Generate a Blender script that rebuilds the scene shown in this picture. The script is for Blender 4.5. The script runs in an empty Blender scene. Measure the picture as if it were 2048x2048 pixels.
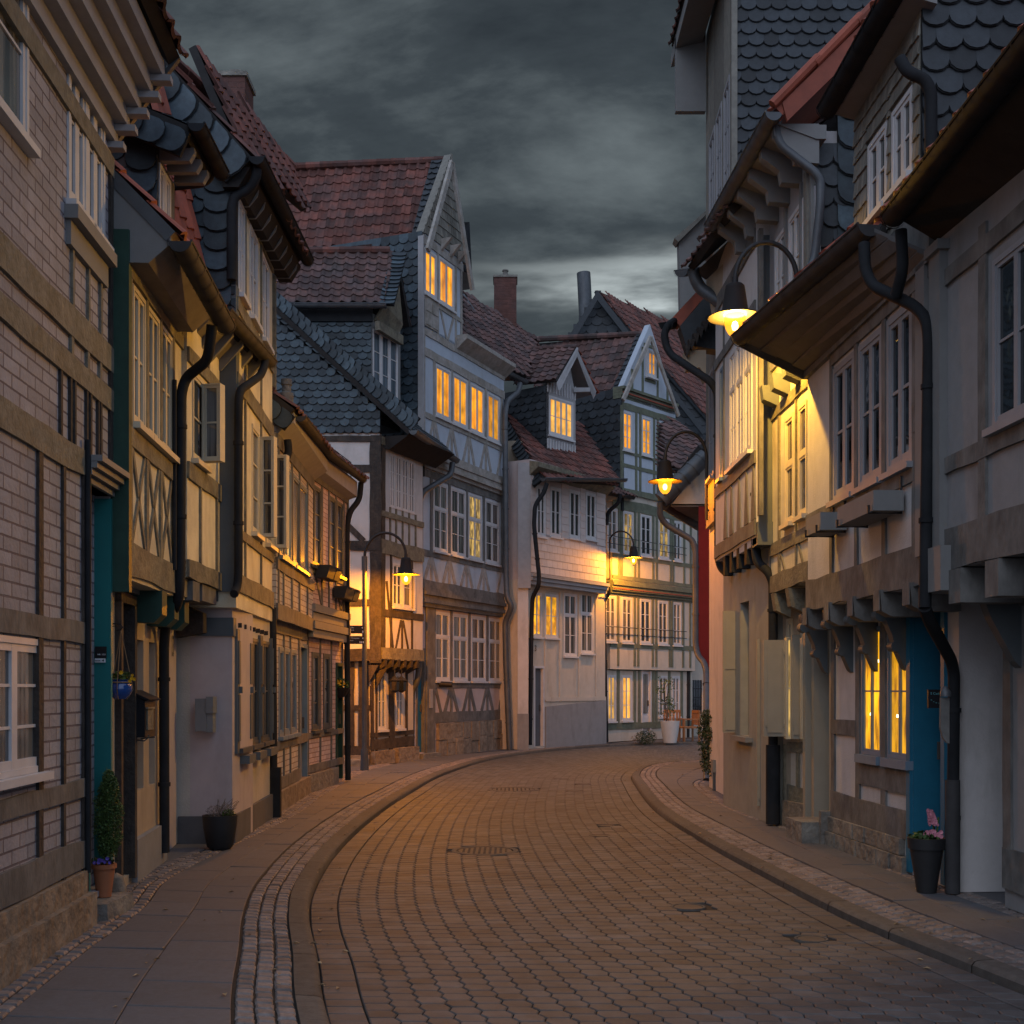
import bpy, math, random
from mathutils import Vector
random.seed(7)
sc = bpy.context.scene
COL = sc.collection
V = Vector
# ---------------------------------------------------------------- camera, world, sun, exposure
F_, HY, CX, EH = 2438.0, 1378.0, 1024.0, 1.6
cam = bpy.data.cameras.new('camera'); camo = bpy.data.objects.new('camera', cam); COL.objects.link(camo)
camo.location = (0, 0, EH); camo.rotation_euler = (math.radians(90), 0, 0)
cam.sensor_width = 36; cam.lens = F_/2048*36; cam.shift_y = (HY-1024)/2048; cam.clip_start = .1; cam.clip_end = 2000
sc.camera = camo
sc.view_settings.view_transform = 'Standard'; sc.view_settings.look = 'None'
sc.view_settings.exposure = 0.0; sc.view_settings.gamma = 1.0
SUN_EL, SUN_AZ = math.radians(32), math.radians(200)     # soft dusk light from behind the camera
world = bpy.data.worlds.new('World'); sc.world = world; world.use_nodes = True
wt = world.node_tree; wt.nodes.clear()
def wn(t, **k):
    n = wt.nodes.new(t)
    for a, b in k.items(): setattr(n, a, b)
    return n
def wmath(op, a, b=None, c=None, clamp=False):
    n = wn('ShaderNodeMath', operation=op, use_clamp=clamp)
    for i, x in enumerate((a, b, c)):
        if x is None: continue
        if isinstance(x, (int, float)): n.inputs[i].default_value = x
        else: wt.links.new(x, n.inputs[i])
    return n.outputs[0]
tc = wn('ShaderNodeTexCoord'); sep = wn('ShaderNodeSeparateXYZ'); wt.links.new(tc.outputs['Generated'], sep.inputs[0])
dx, dy, dz = sep.outputs
zc = wmath('MAXIMUM', dz, 0.03)
den = wmath('ADD', zc, 0.30)
cu = wmath('DIVIDE', dx, den); cv = wmath('DIVIDE', dy, den)
cmb = wn('ShaderNodeCombineXYZ'); wt.links.new(cu, cmb.inputs[0]); wt.links.new(cv, cmb.inputs[1])
mp = wn('ShaderNodeMapping'); mp.inputs['Scale'].default_value = (1.5, 2.6, 1); mp.inputs['Rotation'].default_value = (0, 0, .35); mp.inputs['Location'].default_value = (3.1, 1.7, 0)
wt.links.new(cmb.outputs[0], mp.inputs[0])
n1 = wn('ShaderNodeTexNoise'); n1.inputs['Scale'].default_value = 1.25; n1.inputs['Detail'].default_value = 10; n1.inputs['Roughness'].default_value = .60; n1.inputs['Distortion'].default_value = .2
wt.links.new(mp.outputs[0], n1.inputs['Vector'])
cr = wn('ShaderNodeValToRGB'); wt.links.new(n1.outputs[0], cr.inputs[0])
e = cr.color_ramp.elements
e[0].position = .36; e[0].color = (.019, .024, .030, 1)
e[1].position = .66; e[1].color = (.125, .148, .158, 1)
m_ = e.new(.50); m_.color = (.042, .052, .060, 1)
# a pale break in the cloud low over the end of the street
el = wmath('SUBTRACT', dz, wmath('MULTIPLY_ADD', dx, -.02, .322))
nb = wn('ShaderNodeTexNoise'); nb.inputs['Scale'].default_value = 7; nb.inputs['Detail'].default_value = 6
mp2 = wn('ShaderNodeMapping'); mp2.inputs['Scale'].default_value = (1, 1, 5); wt.links.new(tc.outputs['Generated'], mp2.inputs[0]); wt.links.new(mp2.outputs[0], nb.inputs['Vector'])
elw = wmath('ADD', el, wmath('MULTIPLY', wmath('SUBTRACT', nb.outputs[0], .5), .075))
band = wmath('POWER', 2.718, wmath('MULTIPLY', wmath('POWER', wmath('DIVIDE', elw, .013), 2), -1))
side = wmath('MULTIPLY', wmath('ADD', dx, .06), 4.5, clamp=True)
front = wmath('MULTIPLY', dy, 1.0, clamp=True)
bandm = wmath('MULTIPLY', wmath('MULTIPLY', band, side), wmath('MULTIPLY', front, wmath('MULTIPLY_ADD', nb.outputs[0], 1.8, -.35, clamp=True)))
haze_low = wmath('MULTIPLY', wmath('POWER', wmath('SUBTRACT', 1.0, wmath('DIVIDE', zc, .42), clamp=True), 1.5), .22)
mix1 = wn('ShaderNodeMixRGB', blend_type='MIX'); mix1.inputs[2].default_value = (.10, .128, .135, 1)
wt.links.new(haze_low, mix1.inputs[0]); wt.links.new(cr.outputs[0], mix1.inputs[1])
mix2 = wn('ShaderNodeMixRGB', blend_type='ADD'); mix2.inputs[2].default_value = (.95, 1.05, 1.05, 1)
wt.links.new(bandm, mix2.inputs[0]); wt.links.new(mix1.outputs[0], mix2.inputs[1])
# the cloud deck is much brighter overhead and behind the viewer, added as fill to light the facades
back = wmath('MULTIPLY', wmath('SUBTRACT', wmath('MULTIPLY_ADD', dz, .9, wmath('MULTIPLY', dy, -.75)), .02), 1.35, clamp=True)
glow = wn('ShaderNodeMixRGB', blend_type='ADD'); glow.inputs[2].default_value = (.56, .67, .92, 1)
wt.links.new(back, glow.inputs[0]); wt.links.new(mix2.outputs[0], glow.inputs[1])
sky = wn('ShaderNodeTexSky', sky_type='NISHITA'); sky.sun_disc = False; sky.sun_elevation = math.radians(4); sky.sun_rotation = SUN_AZ; sky.altitude = 200; sky.dust_density = 3
skm = wn('ShaderNodeMixRGB', blend_type='ADD'); skm.inputs[0].default_value = 1
sks = wn('ShaderNodeMixRGB', blend_type='MULTIPLY'); sks.inputs[0].default_value = 1; sks.inputs[2].default_value = (.006, .006, .006, 1)
wt.links.new(sky.outputs[0], sks.inputs[1]); wt.links.new(sks.outputs[0], skm.inputs[1]); wt.links.new(glow.outputs[0], skm.inputs[2])
bg = wn('ShaderNodeBackground'); bg.inputs[1].default_value = 1.0; wt.links.new(skm.outputs[0], bg.inputs[0])
wo = wn('ShaderNodeOutputWorld'); wt.links.new(bg.outputs[0], wo.inputs[0])
sl = bpy.data.lights.new('sun', 'SUN'); sl.energy = .42; sl.angle = math.radians(35); sl.color = (.93, .94, 1.0)
so = bpy.data.objects.new('sun', sl); COL.objects.link(so)
_d = V((math.sin(SUN_AZ)*math.cos(SUN_EL), math.cos(SUN_AZ)*math.cos(SUN_EL), math.sin(SUN_EL)))
so.rotation_euler = _d.to_track_quat('Z', 'Y').to_euler(); so.location = _d*30

# ---------------------------------------------------------------- materials
MATS = {}
def mat(name, base, rough=.85, var=.12, scale=6, bump=.25, bscale=40, island=.0, tint2=None, metal=0, spec=.35, stretch=(1, 1, 1), brick=None, stain=None, coat=0, dist=.004, low=None):
    if name in MATS: return MATS[name]
    m = bpy.data.materials.new(name); m.use_nodes = True; t = m.node_tree; N = t.nodes; L = t.links
    b = N['Principled BSDF']; b.inputs['Roughness'].default_value = rough; b.inputs['Metallic'].default_value = metal
    b.inputs['Specular IOR Level'].default_value = spec
    if coat: b.inputs['Coat Weight'].default_value = coat
    c = N.new('ShaderNodeTexCoord'); mpn = N.new('ShaderNodeMapping'); mpn.inputs['Scale'].default_value = stretch
    L.new(c.outputs['Object'], mpn.inputs[0])
    n = N.new('ShaderNodeTexNoise'); n.inputs['Scale'].default_value = scale; n.inputs['Detail'].default_value = 6; n.inputs['Roughness'].default_value = .62
    L.new(mpn.outputs[0], n.inputs['Vector'])
    r = N.new('ShaderNodeMapRange'); r.inputs[1].default_value = .3; r.inputs[2].default_value = .7; r.inputs[3].default_value = 1-var; r.inputs[4].default_value = 1+var
    L.new(n.outputs[0], r.inputs[0])
    col = N.new('ShaderNodeMixRGB'); col.blend_type = 'MIX'; col.inputs[1].default_value = (*base, 1); col.inputs[2].default_value = (*(tint2 or base), 1)
    n3 = N.new('ShaderNodeTexNoise'); n3.inputs['Scale'].default_value = scale*.35; n3.inputs['Detail'].default_value = 4; L.new(c.outputs['Object'], n3.inputs['Vector'])
    r3 = N.new('ShaderNodeMapRange'); r3.inputs[1].default_value = .42; r3.inputs[2].default_value = .62; L.new(n3.outputs[0], r3.inputs[0])
    L.new(r3.outputs[0], col.inputs[0])
    out = col.outputs[0]
    if island:
        g = N.new('ShaderNodeNewGeometry'); ri = N.new('ShaderNodeMapRange'); ri.inputs[3].default_value = 1-island; ri.inputs[4].default_value = 1+island
        L.new(g.outputs['Random Per Island'], ri.inputs[0])
        mi = N.new('ShaderNodeVectorMath'); mi.operation = 'SCALE'; L.new(out, mi.inputs[0]); L.new(ri.outputs[0], mi.inputs['Scale']); out = mi.outputs[0]
    sc_ = N.new('ShaderNodeVectorMath'); sc_.operation = 'SCALE'; L.new(out, sc_.inputs[0]); L.new(r.outputs[0], sc_.inputs['Scale']); out = sc_.outputs[0]
    n2 = N.new('ShaderNodeTexNoise'); n2.inputs['Scale'].default_value = bscale; n2.inputs['Detail'].default_value = 4; L.new(mpn.outputs[0], n2.inputs['Vector'])
    hgt = n2.outputs[0]
    if brick:
        bw, bh, mort, mcol = brick
        sx = N.new('ShaderNodeSeparateXYZ'); L.new(c.outputs['Object'], sx.inputs[0])
        ad = N.new('ShaderNodeMath'); ad.operation = 'ADD'; L.new(sx.outputs[0], ad.inputs[0]); L.new(sx.outputs[1], ad.inputs[1])
        cb = N.new('ShaderNodeCombineXYZ'); L.new(ad.outputs[0], cb.inputs[0]); L.new(sx.outputs[2], cb.inputs[1])
        wob = N.new('ShaderNodeVectorMath'); wob.operation = 'MULTIPLY_ADD'; L.new(n2.outputs['Color'], wob.inputs[0]); wob.inputs[1].default_value = (.006, .006, 0); L.new(cb.outputs[0], wob.inputs[2])
        bt = N.new('ShaderNodeTexBrick'); bt.inputs['Scale'].default_value = 1; bt.inputs['Brick Width'].default_value = bw; bt.inputs['Row Height'].default_value = bh; bt.inputs['Mortar Size'].default_value = mort; bt.inputs['Mortar Smooth'].default_value = .25
        bt.inputs['Color1'].default_value = (.82, .82, .82, 1); bt.inputs['Color2'].default_value = (1.12, 1.12, 1.12, 1); bt.inputs['Mortar'].default_value = (*mcol, 1)
        L.new(wob.outputs[0], bt.inputs['Vector'])
        mm = N.new('ShaderNodeMixRGB'); mm.blend_type = 'MULTIPLY'; mm.inputs[0].default_value = 1; L.new(out, mm.inputs[1]); L.new(bt.outputs['Color'], mm.inputs[2]); out = mm.outputs[0]
        hm = N.new('ShaderNodeMath'); hm.operation = 'MULTIPLY_ADD'; L.new(bt.outputs['Fac'], hm.inputs[0]); hm.inputs[1].default_value = -3.0; L.new(n2.outputs[0], hm.inputs[2]); hgt = hm.outputs[0]
    if stain:
        scol, amt = stain
        ns = N.new('ShaderNodeTexNoise'); ns.inputs['Scale'].default_value = 1.7; ns.inputs['Detail'].default_value = 7; ns.inputs['Roughness'].default_value = .7
        ms = N.new('ShaderNodeMapping'); ms.inputs['Scale'].default_value = (1.6, 1.6, .45); L.new(c.outputs['Object'], ms.inputs[0]); L.new(ms.outputs[0], ns.inputs['Vector'])
        rs = N.new('ShaderNodeMapRange'); rs.inputs[1].default_value = .52; rs.inputs[2].default_value = .74; rs.inputs[4].default_value = amt; L.new(ns.outputs[0], rs.inputs[0])
        mx = N.new('ShaderNodeMixRGB'); L.new(rs.outputs[0], mx.inputs[0]); L.new(out, mx.inputs[1]); mx.inputs[2].default_value = (*scol, 1); out = mx.outputs[0]
    L.new(out, b.inputs['Base Color'])
    if bump:
        bp = N.new('ShaderNodeBump'); bp.inputs['Strength'].default_value = bump; bp.inputs['Distance'].default_value = dist; L.new(hgt, bp.inputs['Height']); L.new(bp.outputs[0], b.inputs['Normal'])
    MATS[name] = m; return m

def glass(name, dark=(.012, .014, .016), curtain=None, fold=14, tint=.06):
    if name in MATS: return MATS[name]
    m = bpy.data.materials.new(name); m.use_nodes = True; t = m.node_tree; N = t.nodes; L = t.links
    b = N['Principled BSDF']; b.inputs['Roughness'].default_value = tint; b.inputs['Specular IOR Level'].default_value = .9; b.inputs['IOR'].default_value = 1.6
    c = N.new('ShaderNodeTexCoord')
    n = N.new('ShaderNodeTexNoise'); n.inputs['Scale'].default_value = 2.2; n.inputs['Detail'].default_value = 3; L.new(c.outputs['Object'], n.inputs['Vector'])
    if curtain:
        w = N.new('ShaderNodeTexNoise'); w.inputs['Scale'].default_value = fold; ms = N.new('ShaderNodeMapping'); ms.inputs['Scale'].default_value = (1, 1, .04); L.new(c.outputs['Object'], ms.inputs[0]); L.new(ms.outputs[0], w.inputs['Vector'])
        r = N.new('ShaderNodeMapRange'); r.inputs[1].default_value = .40; r.inputs[2].default_value = .62; L.new(w.outputs[0], r.inputs[0])
        mx = N.new('ShaderNodeMixRGB'); L.new(r.outputs[0], mx.inputs[0]); mx.inputs[1].default_value = (*dark, 1); mx.inputs[2].default_value = (*curtain, 1)
        L.new(mx.outputs[0], b.inputs['Base Color'])
    else: b.inputs['Base Color'].default_value = (*dark, 1)
    bp = N.new('ShaderNodeBump'); bp.inputs['Strength'].default_value = .12; bp.inputs['Distance'].default_value = .02; L.new(n.outputs[0], bp.inputs['Height']); L.new(bp.outputs[0], b.inputs['Normal'])
    MATS[name] = m; return m

def lit(name, c1, c2, st=1.0, fold=10, zs=.05, lo=.35, hi=.65):
    if name in MATS: return MATS[name]
    m = bpy.data.materials.new(name); m.use_nodes = True; t = m.node_tree; N = t.nodes; L = t.links
    b = N['Principled BSDF']; b.inputs['Base Color'].default_value = (.05, .04, .03, 1); b.inputs['Roughness'].default_value = .1
    c = N.new('ShaderNodeTexCoord'); ms = N.new('ShaderNodeMapping'); ms.inputs['Scale'].default_value = (1, 1, zs); L.new(c.outputs['Object'], ms.inputs[0])
    w = N.new('ShaderNodeTexNoise'); w.inputs['Scale'].default_value = fold; w.inputs['Detail'].default_value = 3; L.new(ms.outputs[0], w.inputs['Vector'])
    r = N.new('ShaderNodeMapRange'); r.inputs[1].default_value = lo; r.inputs[2].default_value = hi; L.new(w.outputs[0], r.inputs[0])
    n2 = N.new('ShaderNodeTexNoise'); n2.inputs['Scale'].default_value = 3.1; n2.inputs['Detail'].default_value = 3; L.new(c.outputs['Object'], n2.inputs['Vector'])
    a = N.new('ShaderNodeMath'); a.operation = 'MULTIPLY_ADD'; a.inputs[1].default_value = 2.2; a.inputs[2].default_value = -.05; L.new(n2.outputs[0], a.inputs[0])
    mx = N.new('ShaderNodeMixRGB'); L.new(r.outputs[0], mx.inputs[0]); mx.inputs[1].default_value = (*c1, 1); mx.inputs[2].default_value = (*c2, 1)
    L.new(mx.outputs[0], b.inputs['Emission Color'])
    oi = N.new('ShaderNodeObjectInfo'); rr = N.new('ShaderNodeMapRange'); rr.inputs[3].default_value = .55*st; rr.inputs[4].default_value = 1.2*st; L.new(oi.outputs['Random'], rr.inputs[0])
    s = N.new('ShaderNodeMath'); s.operation = 'MULTIPLY'; L.new(rr.outputs[0], s.inputs[1]); L.new(a.outputs[0], s.inputs[0]); L.new(s.outputs[0], b.inputs['Emission Strength'])
    MATS[name] = m; return m

def M(k):
    return MATS[k] if k in MATS else DEFS[k]()
DEFS = {
 'plaster_white': lambda: mat('plaster_white', (0.482, 0.469, 0.464), var=.06, tint2=(.47, .46, .455), bump=.35, dist=.012, bscale=55, stain=((.25, .24, .22), 0.53)),
 'plaster_blue': lambda: mat('plaster_blue', (0.378, 0.430, 0.499), var=.05, tint2=(.38, .44, .51), bump=.35, dist=.012, stain=((.22, .24, .26), 0.48)),
 'plaster_cream': lambda: mat('plaster_cream', (0.447, 0.408, 0.344), var=.06, tint2=(.46, .42, .36), bump=.35, dist=.012, bscale=45, stain=((.26, .22, .17), 0.48)),
 'plaster_beige': lambda: mat('plaster_beige', (0.344, 0.288, 0.215), var=.07, tint2=(.34, .285, .215), bump=.25, stain=((.2, .16, .12), 0.58)),
 'plaster_pink': lambda: mat('plaster_pink', (0.430, 0.361, 0.353), var=.05, tint2=(.45, .385, .37), bump=.15, stain=((.28, .23, .21), 0.43)),
 'plaster_yellow': lambda: mat('plaster_yellow', (.62, .57, .42), var=.05, tint2=(.48, .44, .33), bump=.35, dist=.012, stain=((.25, .21, .14), 0.53)),
 'plaster_green': lambda: mat('plaster_green', (0.258, 0.258, 0.228), var=.08, tint2=(.25, .255, .23), bump=.3, bscale=30, stain=((.15, .15, .13), 0.68)),
 'plaster_dark': lambda: mat('plaster_dark', (0.103, 0.103, 0.107), var=.1, tint2=(.10, .10, .105), bump=.3, stain=((.06, .06, .06), 0.68)),
 'plaster_grey': lambda: mat('plaster_grey', (0.224, 0.228, 0.232), var=.08, tint2=(.22, .225, .23), bump=.3, stain=((.13, .13, .13), 0.68)),
 'red_boards': lambda: mat('red_boards', (.17, .014, .012), var=.12, bump=.3),
 'brick_grey': lambda: mat('brick_grey', (.285, .285, .315), var=.08, tint2=(.25, .245, .27), bump=.7, bscale=30, brick=(.25, .085, .007, (.42, .36, .38)), dist=.01, stain=((.2, .18, .17), 0.53)),
 'brick_paint': lambda: mat('brick_paint', (0.482, 0.447, 0.404), var=.07, tint2=(.50, .46, .42), bump=.7, bscale=30, brick=(.24, .078, .007, (.45, .38, .36)), dist=.01, stain=((.3, .25, .2), 0.48)),
 'brick_pink': lambda: mat('brick_pink', (0.516, 0.396, 0.361), var=.07, tint2=(.54, .42, .38), bump=.7, bscale=30, brick=(.22, .075, .006, (.5, .4, .38)), dist=.01),
 'brick_red': lambda: mat('brick_red', (0.103, 0.045, 0.036), var=.2, tint2=(.09, .045, .04), bump=.8, bscale=30, brick=(.24, .078, .008, (1.1, 1.2, 1.2)), dist=.01),
 'timber_grey': lambda: mat('timber_grey', (.135, .134, .128), var=.28, scale=9, tint2=(.10, .10, .096), bump=.7, bscale=28, stretch=(1, 1, .6), dist=.008),
 'timber_light': lambda: mat('timber_light', (.30, .285, .265), var=.22, scale=9, tint2=(.24, .225, .20), bump=.7, bscale=28, dist=.008),
 'timber_lamp_tint': lambda: mat('timber_lamp_tint', (.17, .158, .125), var=.28, scale=12, tint2=(.15, .135, .10), bump=.9, bscale=30, dist=.012),  # yellow of the street lamp's light is put into the beam colour
 'timber_olive': lambda: mat('timber_olive', (.175, .16, .115), var=.28, scale=12, tint2=(.125, .115, .09), bump=.9, bscale=30, dist=.012),
 'timber_dark': lambda: mat('timber_dark', (.045, .036, .03), var=.3, scale=14, tint2=(.03, .026, .024), bump=.9, bscale=26, dist=.012, stain=((.16, .13, .10), 0.48)),
 'timber_green': lambda: mat('timber_green', (.125, .14, .10), var=.18, scale=9, tint2=(.105, .115, .085), bump=.5, bscale=28),
 'green_dark': lambda: mat('green_dark', (.012, .045, .032), var=.2, bump=.3, bscale=20, rough=.6),
 'teal': lambda: mat('teal', (.006, .13, .135), var=.06, bump=.05, rough=.55),
 'blue_paint': lambda: mat('blue_paint', (.012, .12, .20), var=.08, bump=.05, rough=.5),
 'slate': lambda: mat('slate', (.031, .047, .060), rough=.62, var=.25, scale=14, island=.55, bump=.4, bscale=60, tint2=(.037, .057, .070), spec=.35, dist=.003),
 'slate_backing_shade': lambda: mat('slate_backing_shade', (.010, .012, .014), rough=.9, var=.2, bump=.2),  # backing boards, and the shadow line drawn round each slate
 'slate_dark': lambda: mat('slate_dark', (.020, .026, .032), rough=.6, var=.25, scale=14, island=.5, bump=.4, bscale=60, spec=.4, dist=.003),
 'slate_pale': lambda: mat('slate_pale', (.16, .155, .135), rough=.75, var=.2, scale=10, island=.25, bump=.4),
 'tile_red': lambda: mat('tile_red', (.125, .044, .033), rough=.8, var=.25, scale=7, island=.42, bump=.5, bscale=50, tint2=(.085, .042, .037), stain=((.04, .038, .034), .65)),
 'tile_brown': lambda: mat('tile_brown', (.105, .055, .048), rough=.8, var=.25, scale=7, island=.42, bump=.5, bscale=50, tint2=(.065, .045, .045), stain=((.04, .04, .035), .7)),
 'tile_bright': lambda: mat('tile_bright', (.24, .06, .034), rough=.65, var=.15, scale=7, island=.25, bump=.3, stain=((.1, .05, .04), .35)),
 'board_grey': lambda: mat('board_grey', (.17, .175, .175), var=.08, bump=.15, rough=.7),
 'board_white': lambda: mat('board_white', (.29, .29, .30), var=.1, bump=.3, rough=.75, stain=((.2, .19, .17), .35)),
 'shingle_pink': lambda: mat('shingle_pink', (.52, .45, .42), var=.06, island=.07, bump=.2),
 'soffit_dark': lambda: mat('soffit_dark', (.026, .025, .025), spec=.15, var=.2, bump=.5, bscale=20),
 'soffit_beige': lambda: mat('soffit_beige', (.15, .135, .12), var=.15, bump=.3),
 'soffit_boarding': lambda: mat('soffit_boarding', (.085, .082, .082), var=.15, bump=.3, rough=.75),
 'frame_white': lambda: mat('frame_white', (.50, .50, .51), var=.08, bump=.1, rough=.5, stain=((.35, .33, .3), .2)),
 'frame_grey': lambda: mat('frame_grey', (.24, .25, .27), var=.07, bump=.1, rough=.5),
 'frame_cream': lambda: mat('frame_cream', (.50, .45, .33), var=.05, bump=.1, rough=.5),
 'frame_blue': lambda: mat('frame_blue', (.13, .19, .25), var=.08, bump=.1, rough=.5),
 'frame_dark': lambda: mat('frame_dark', (.05, .058, .062), var=.1, bump=.15, rough=.5),
 'shutter_grey': lambda: mat('shutter_grey', (.085, .10, .108), var=.08, bump=.1, rough=.6),
 'shutter_beige': lambda: mat('shutter_beige', (.27, .25, .20), var=.06, bump=.1, rough=.6),
 'zinc': lambda: mat('zinc', (.085, .095, .105), rough=.5, metal=.3, var=.2, scale=5, bump=.1, tint2=(.075, .082, .09)),
 'zinc_dark': lambda: mat('zinc_dark', (.018, .020, .023), rough=.75, metal=0, spec=.12, var=.25, scale=5, bump=.1),
 'copper_brown': lambda: mat('copper_brown', (.040, .040, .042), rough=.7, metal=0, spec=.2, var=.25, scale=5, bump=.1),
 'shade_black': lambda: mat('shade_black', (.014, .012, .012), rough=.7, spec=.2, bump=0),
 'iron': lambda: mat('iron', (.018, .018, .02), rough=.55, metal=.2, var=.2, bump=.1),
 'stone': lambda: mat('stone', (.23, .19, .145), var=.3, scale=8, tint2=(.19, .15, .11), bump=1.0, bscale=11, dist=.03, stain=((.09, .07, .055), .6)),
 'stone_grey': lambda: mat('stone_grey', (.20, .19, .165), var=.25, scale=9, tint2=(.15, .14, .125), bump=1.0, bscale=13, dist=.03, stain=((.08, .075, .065), .5)),
 'pot_black': lambda: mat('pot_black', (.018, .019, .021), rough=.6, var=.15, bump=.1),
 'pot_white': lambda: mat('pot_white', (.5, .49, .46), rough=.6, var=.05, bump=.1),
 'terracotta': lambda: mat('terracotta', (.30, .11, .05), rough=.8, var=.12, bump=.2),
 'glaze_blue': lambda: mat('glaze_blue', (.005, .05, .22), rough=.12, var=.15, bump=.02, spec=.6, coat=.6),
 'leaf_green': lambda: mat('leaf_green', (.045, .085, .02), rough=.6, var=.2, island=.5, bump=0),
 'leaf_dark': lambda: mat('leaf_dark', (.03, .05, .018), rough=.65, var=.2, island=.5, bump=0),
 'leaf_dry': lambda: mat('leaf_dry', (.14, .10, .07), rough=.8, var=.2, island=.4, bump=0),
 'leaf_grey': lambda: mat('leaf_grey', (.17, .15, .15), rough=.8, var=.2, island=.4, bump=0),
 'petal_yellow': lambda: mat('petal_yellow', (.60, .33, .01), rough=.6, var=.1, bump=0),
 'petal_pink': lambda: mat('petal_pink', (.50, .20, .26), rough=.6, var=.1, island=.3, bump=0),
 'petal_violet': lambda: mat('petal_violet', (.10, .07, .35), rough=.6, var=.1, island=.3, bump=0),
 'wood_warm': lambda: mat('wood_warm', (.28, .13, .05), rough=.5, var=.2, bump=.2),
 'rope': lambda: mat('rope', (.20, .13, .07), rough=.9, var=.1, bump=.2),
 'paver': lambda: mat('paver', (.074, .075, .077), rough=.70, var=.2, scale=9, island=.24, bump=.6, bscale=120, tint2=(.060, .060, .061), stretch=(1, 1, 1), stain=((.045, .041, .037), .8), dist=.003),
 'slab': lambda: mat('slab', (.092, .095, .104), rough=.75, var=.12, scale=30, island=.08, bump=.5, bscale=140, tint2=(.088, .088, .093), stain=((.07, .066, .06), .5), dist=.002),
 'sett': lambda: mat('sett', (.17, .145, .135), rough=.7, var=.22, scale=30, island=.28, bump=.9, bscale=45, tint2=(.13, .115, .11), dist=.006),
 'kerb': lambda: mat('kerb', (.072, .068, .062), rough=.85, var=.25, scale=14, island=.15, bump=1.0, bscale=50, stain=((.07, .06, .05), .5), dist=.003),
 'joint': lambda: mat('joint', (.022, .019, .016), rough=.95, var=.3, scale=20, bump=.5),
 'sand': lambda: mat('sand', (.15, .12, .09), rough=.95, var=.25, scale=14, bump=.8, bscale=60),
 'cast_iron': lambda: mat('cast_iron', (.07, .065, .06), rough=.75, metal=.1, var=.2, bump=.3),
 'sign_black': lambda: mat('sign_black', (.008, .009, .012), rough=.5, var=.05, bump=0),
 'sign_white': lambda: mat('sign_white', (.55, .60, .65), rough=.5, var=.05, bump=0),
 'number_black': lambda: mat('number_black', (.01, .01, .012), rough=.5, var=.05, bump=0),
 'grass_dead': lambda: mat('grass_dead', (.16, .12, .06), rough=.9, var=.3, bump=0),
 'g_dark': lambda: glass('g_dark'),
 'g_curtain': lambda: glass('g_curtain', dark=(.03, .03, .03), curtain=(.16, .155, .14)),
 'g_net': lambda: glass('g_net', dark=(.10, .10, .10), curtain=(.34, .33, .30), fold=22, tint=.2),
 'g_blue': lambda: glass('g_blue', dark=(.05, .075, .10), curtain=(.12, .16, .20)),
 'g_refl': lambda: glass('g_refl', dark=(.006, .008, .010), tint=.03),
 'lit_amber': lambda: lit('lit_amber', (.70, .21, .005), (1.0, .42, .016), 1.1, fold=11, lo=.36, hi=.64),
 'lit_cream': lambda: lit('lit_cream', (.75, .30, .03), (1.0, .55, .12), 1.0, fold=8),
 'lit_room': lambda: lit('lit_room', (.95, .42, .01), (.55, .20, .01), 1.1, fold=5, zs=.6, lo=.46, hi=.56),
 'lit_shop': lambda: lit('lit_shop', (1.0, .45, .010), (.30, .11, .004), 1.25, fold=13, zs=.22, lo=.45, hi=.62),
 'lit_glow': lambda: lit('lit_glow', (.25, .16, .05), (1.0, .62, .16), .8, fold=16, zs=.25, lo=.47, hi=.6),
}
def emis(name, col, st):
    if name in MATS: return MATS[name]
    m = bpy.data.materials.new(name); m.use_nodes = True; b = m.node_tree.nodes['Principled BSDF']
    b.inputs['Base Color'].default_value = (.3, .2, .1, 1); b.inputs['Emission Color'].default_value = (*col, 1); b.inputs['Emission Strength'].default_value = st
    MATS[name] = m; return m

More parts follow.
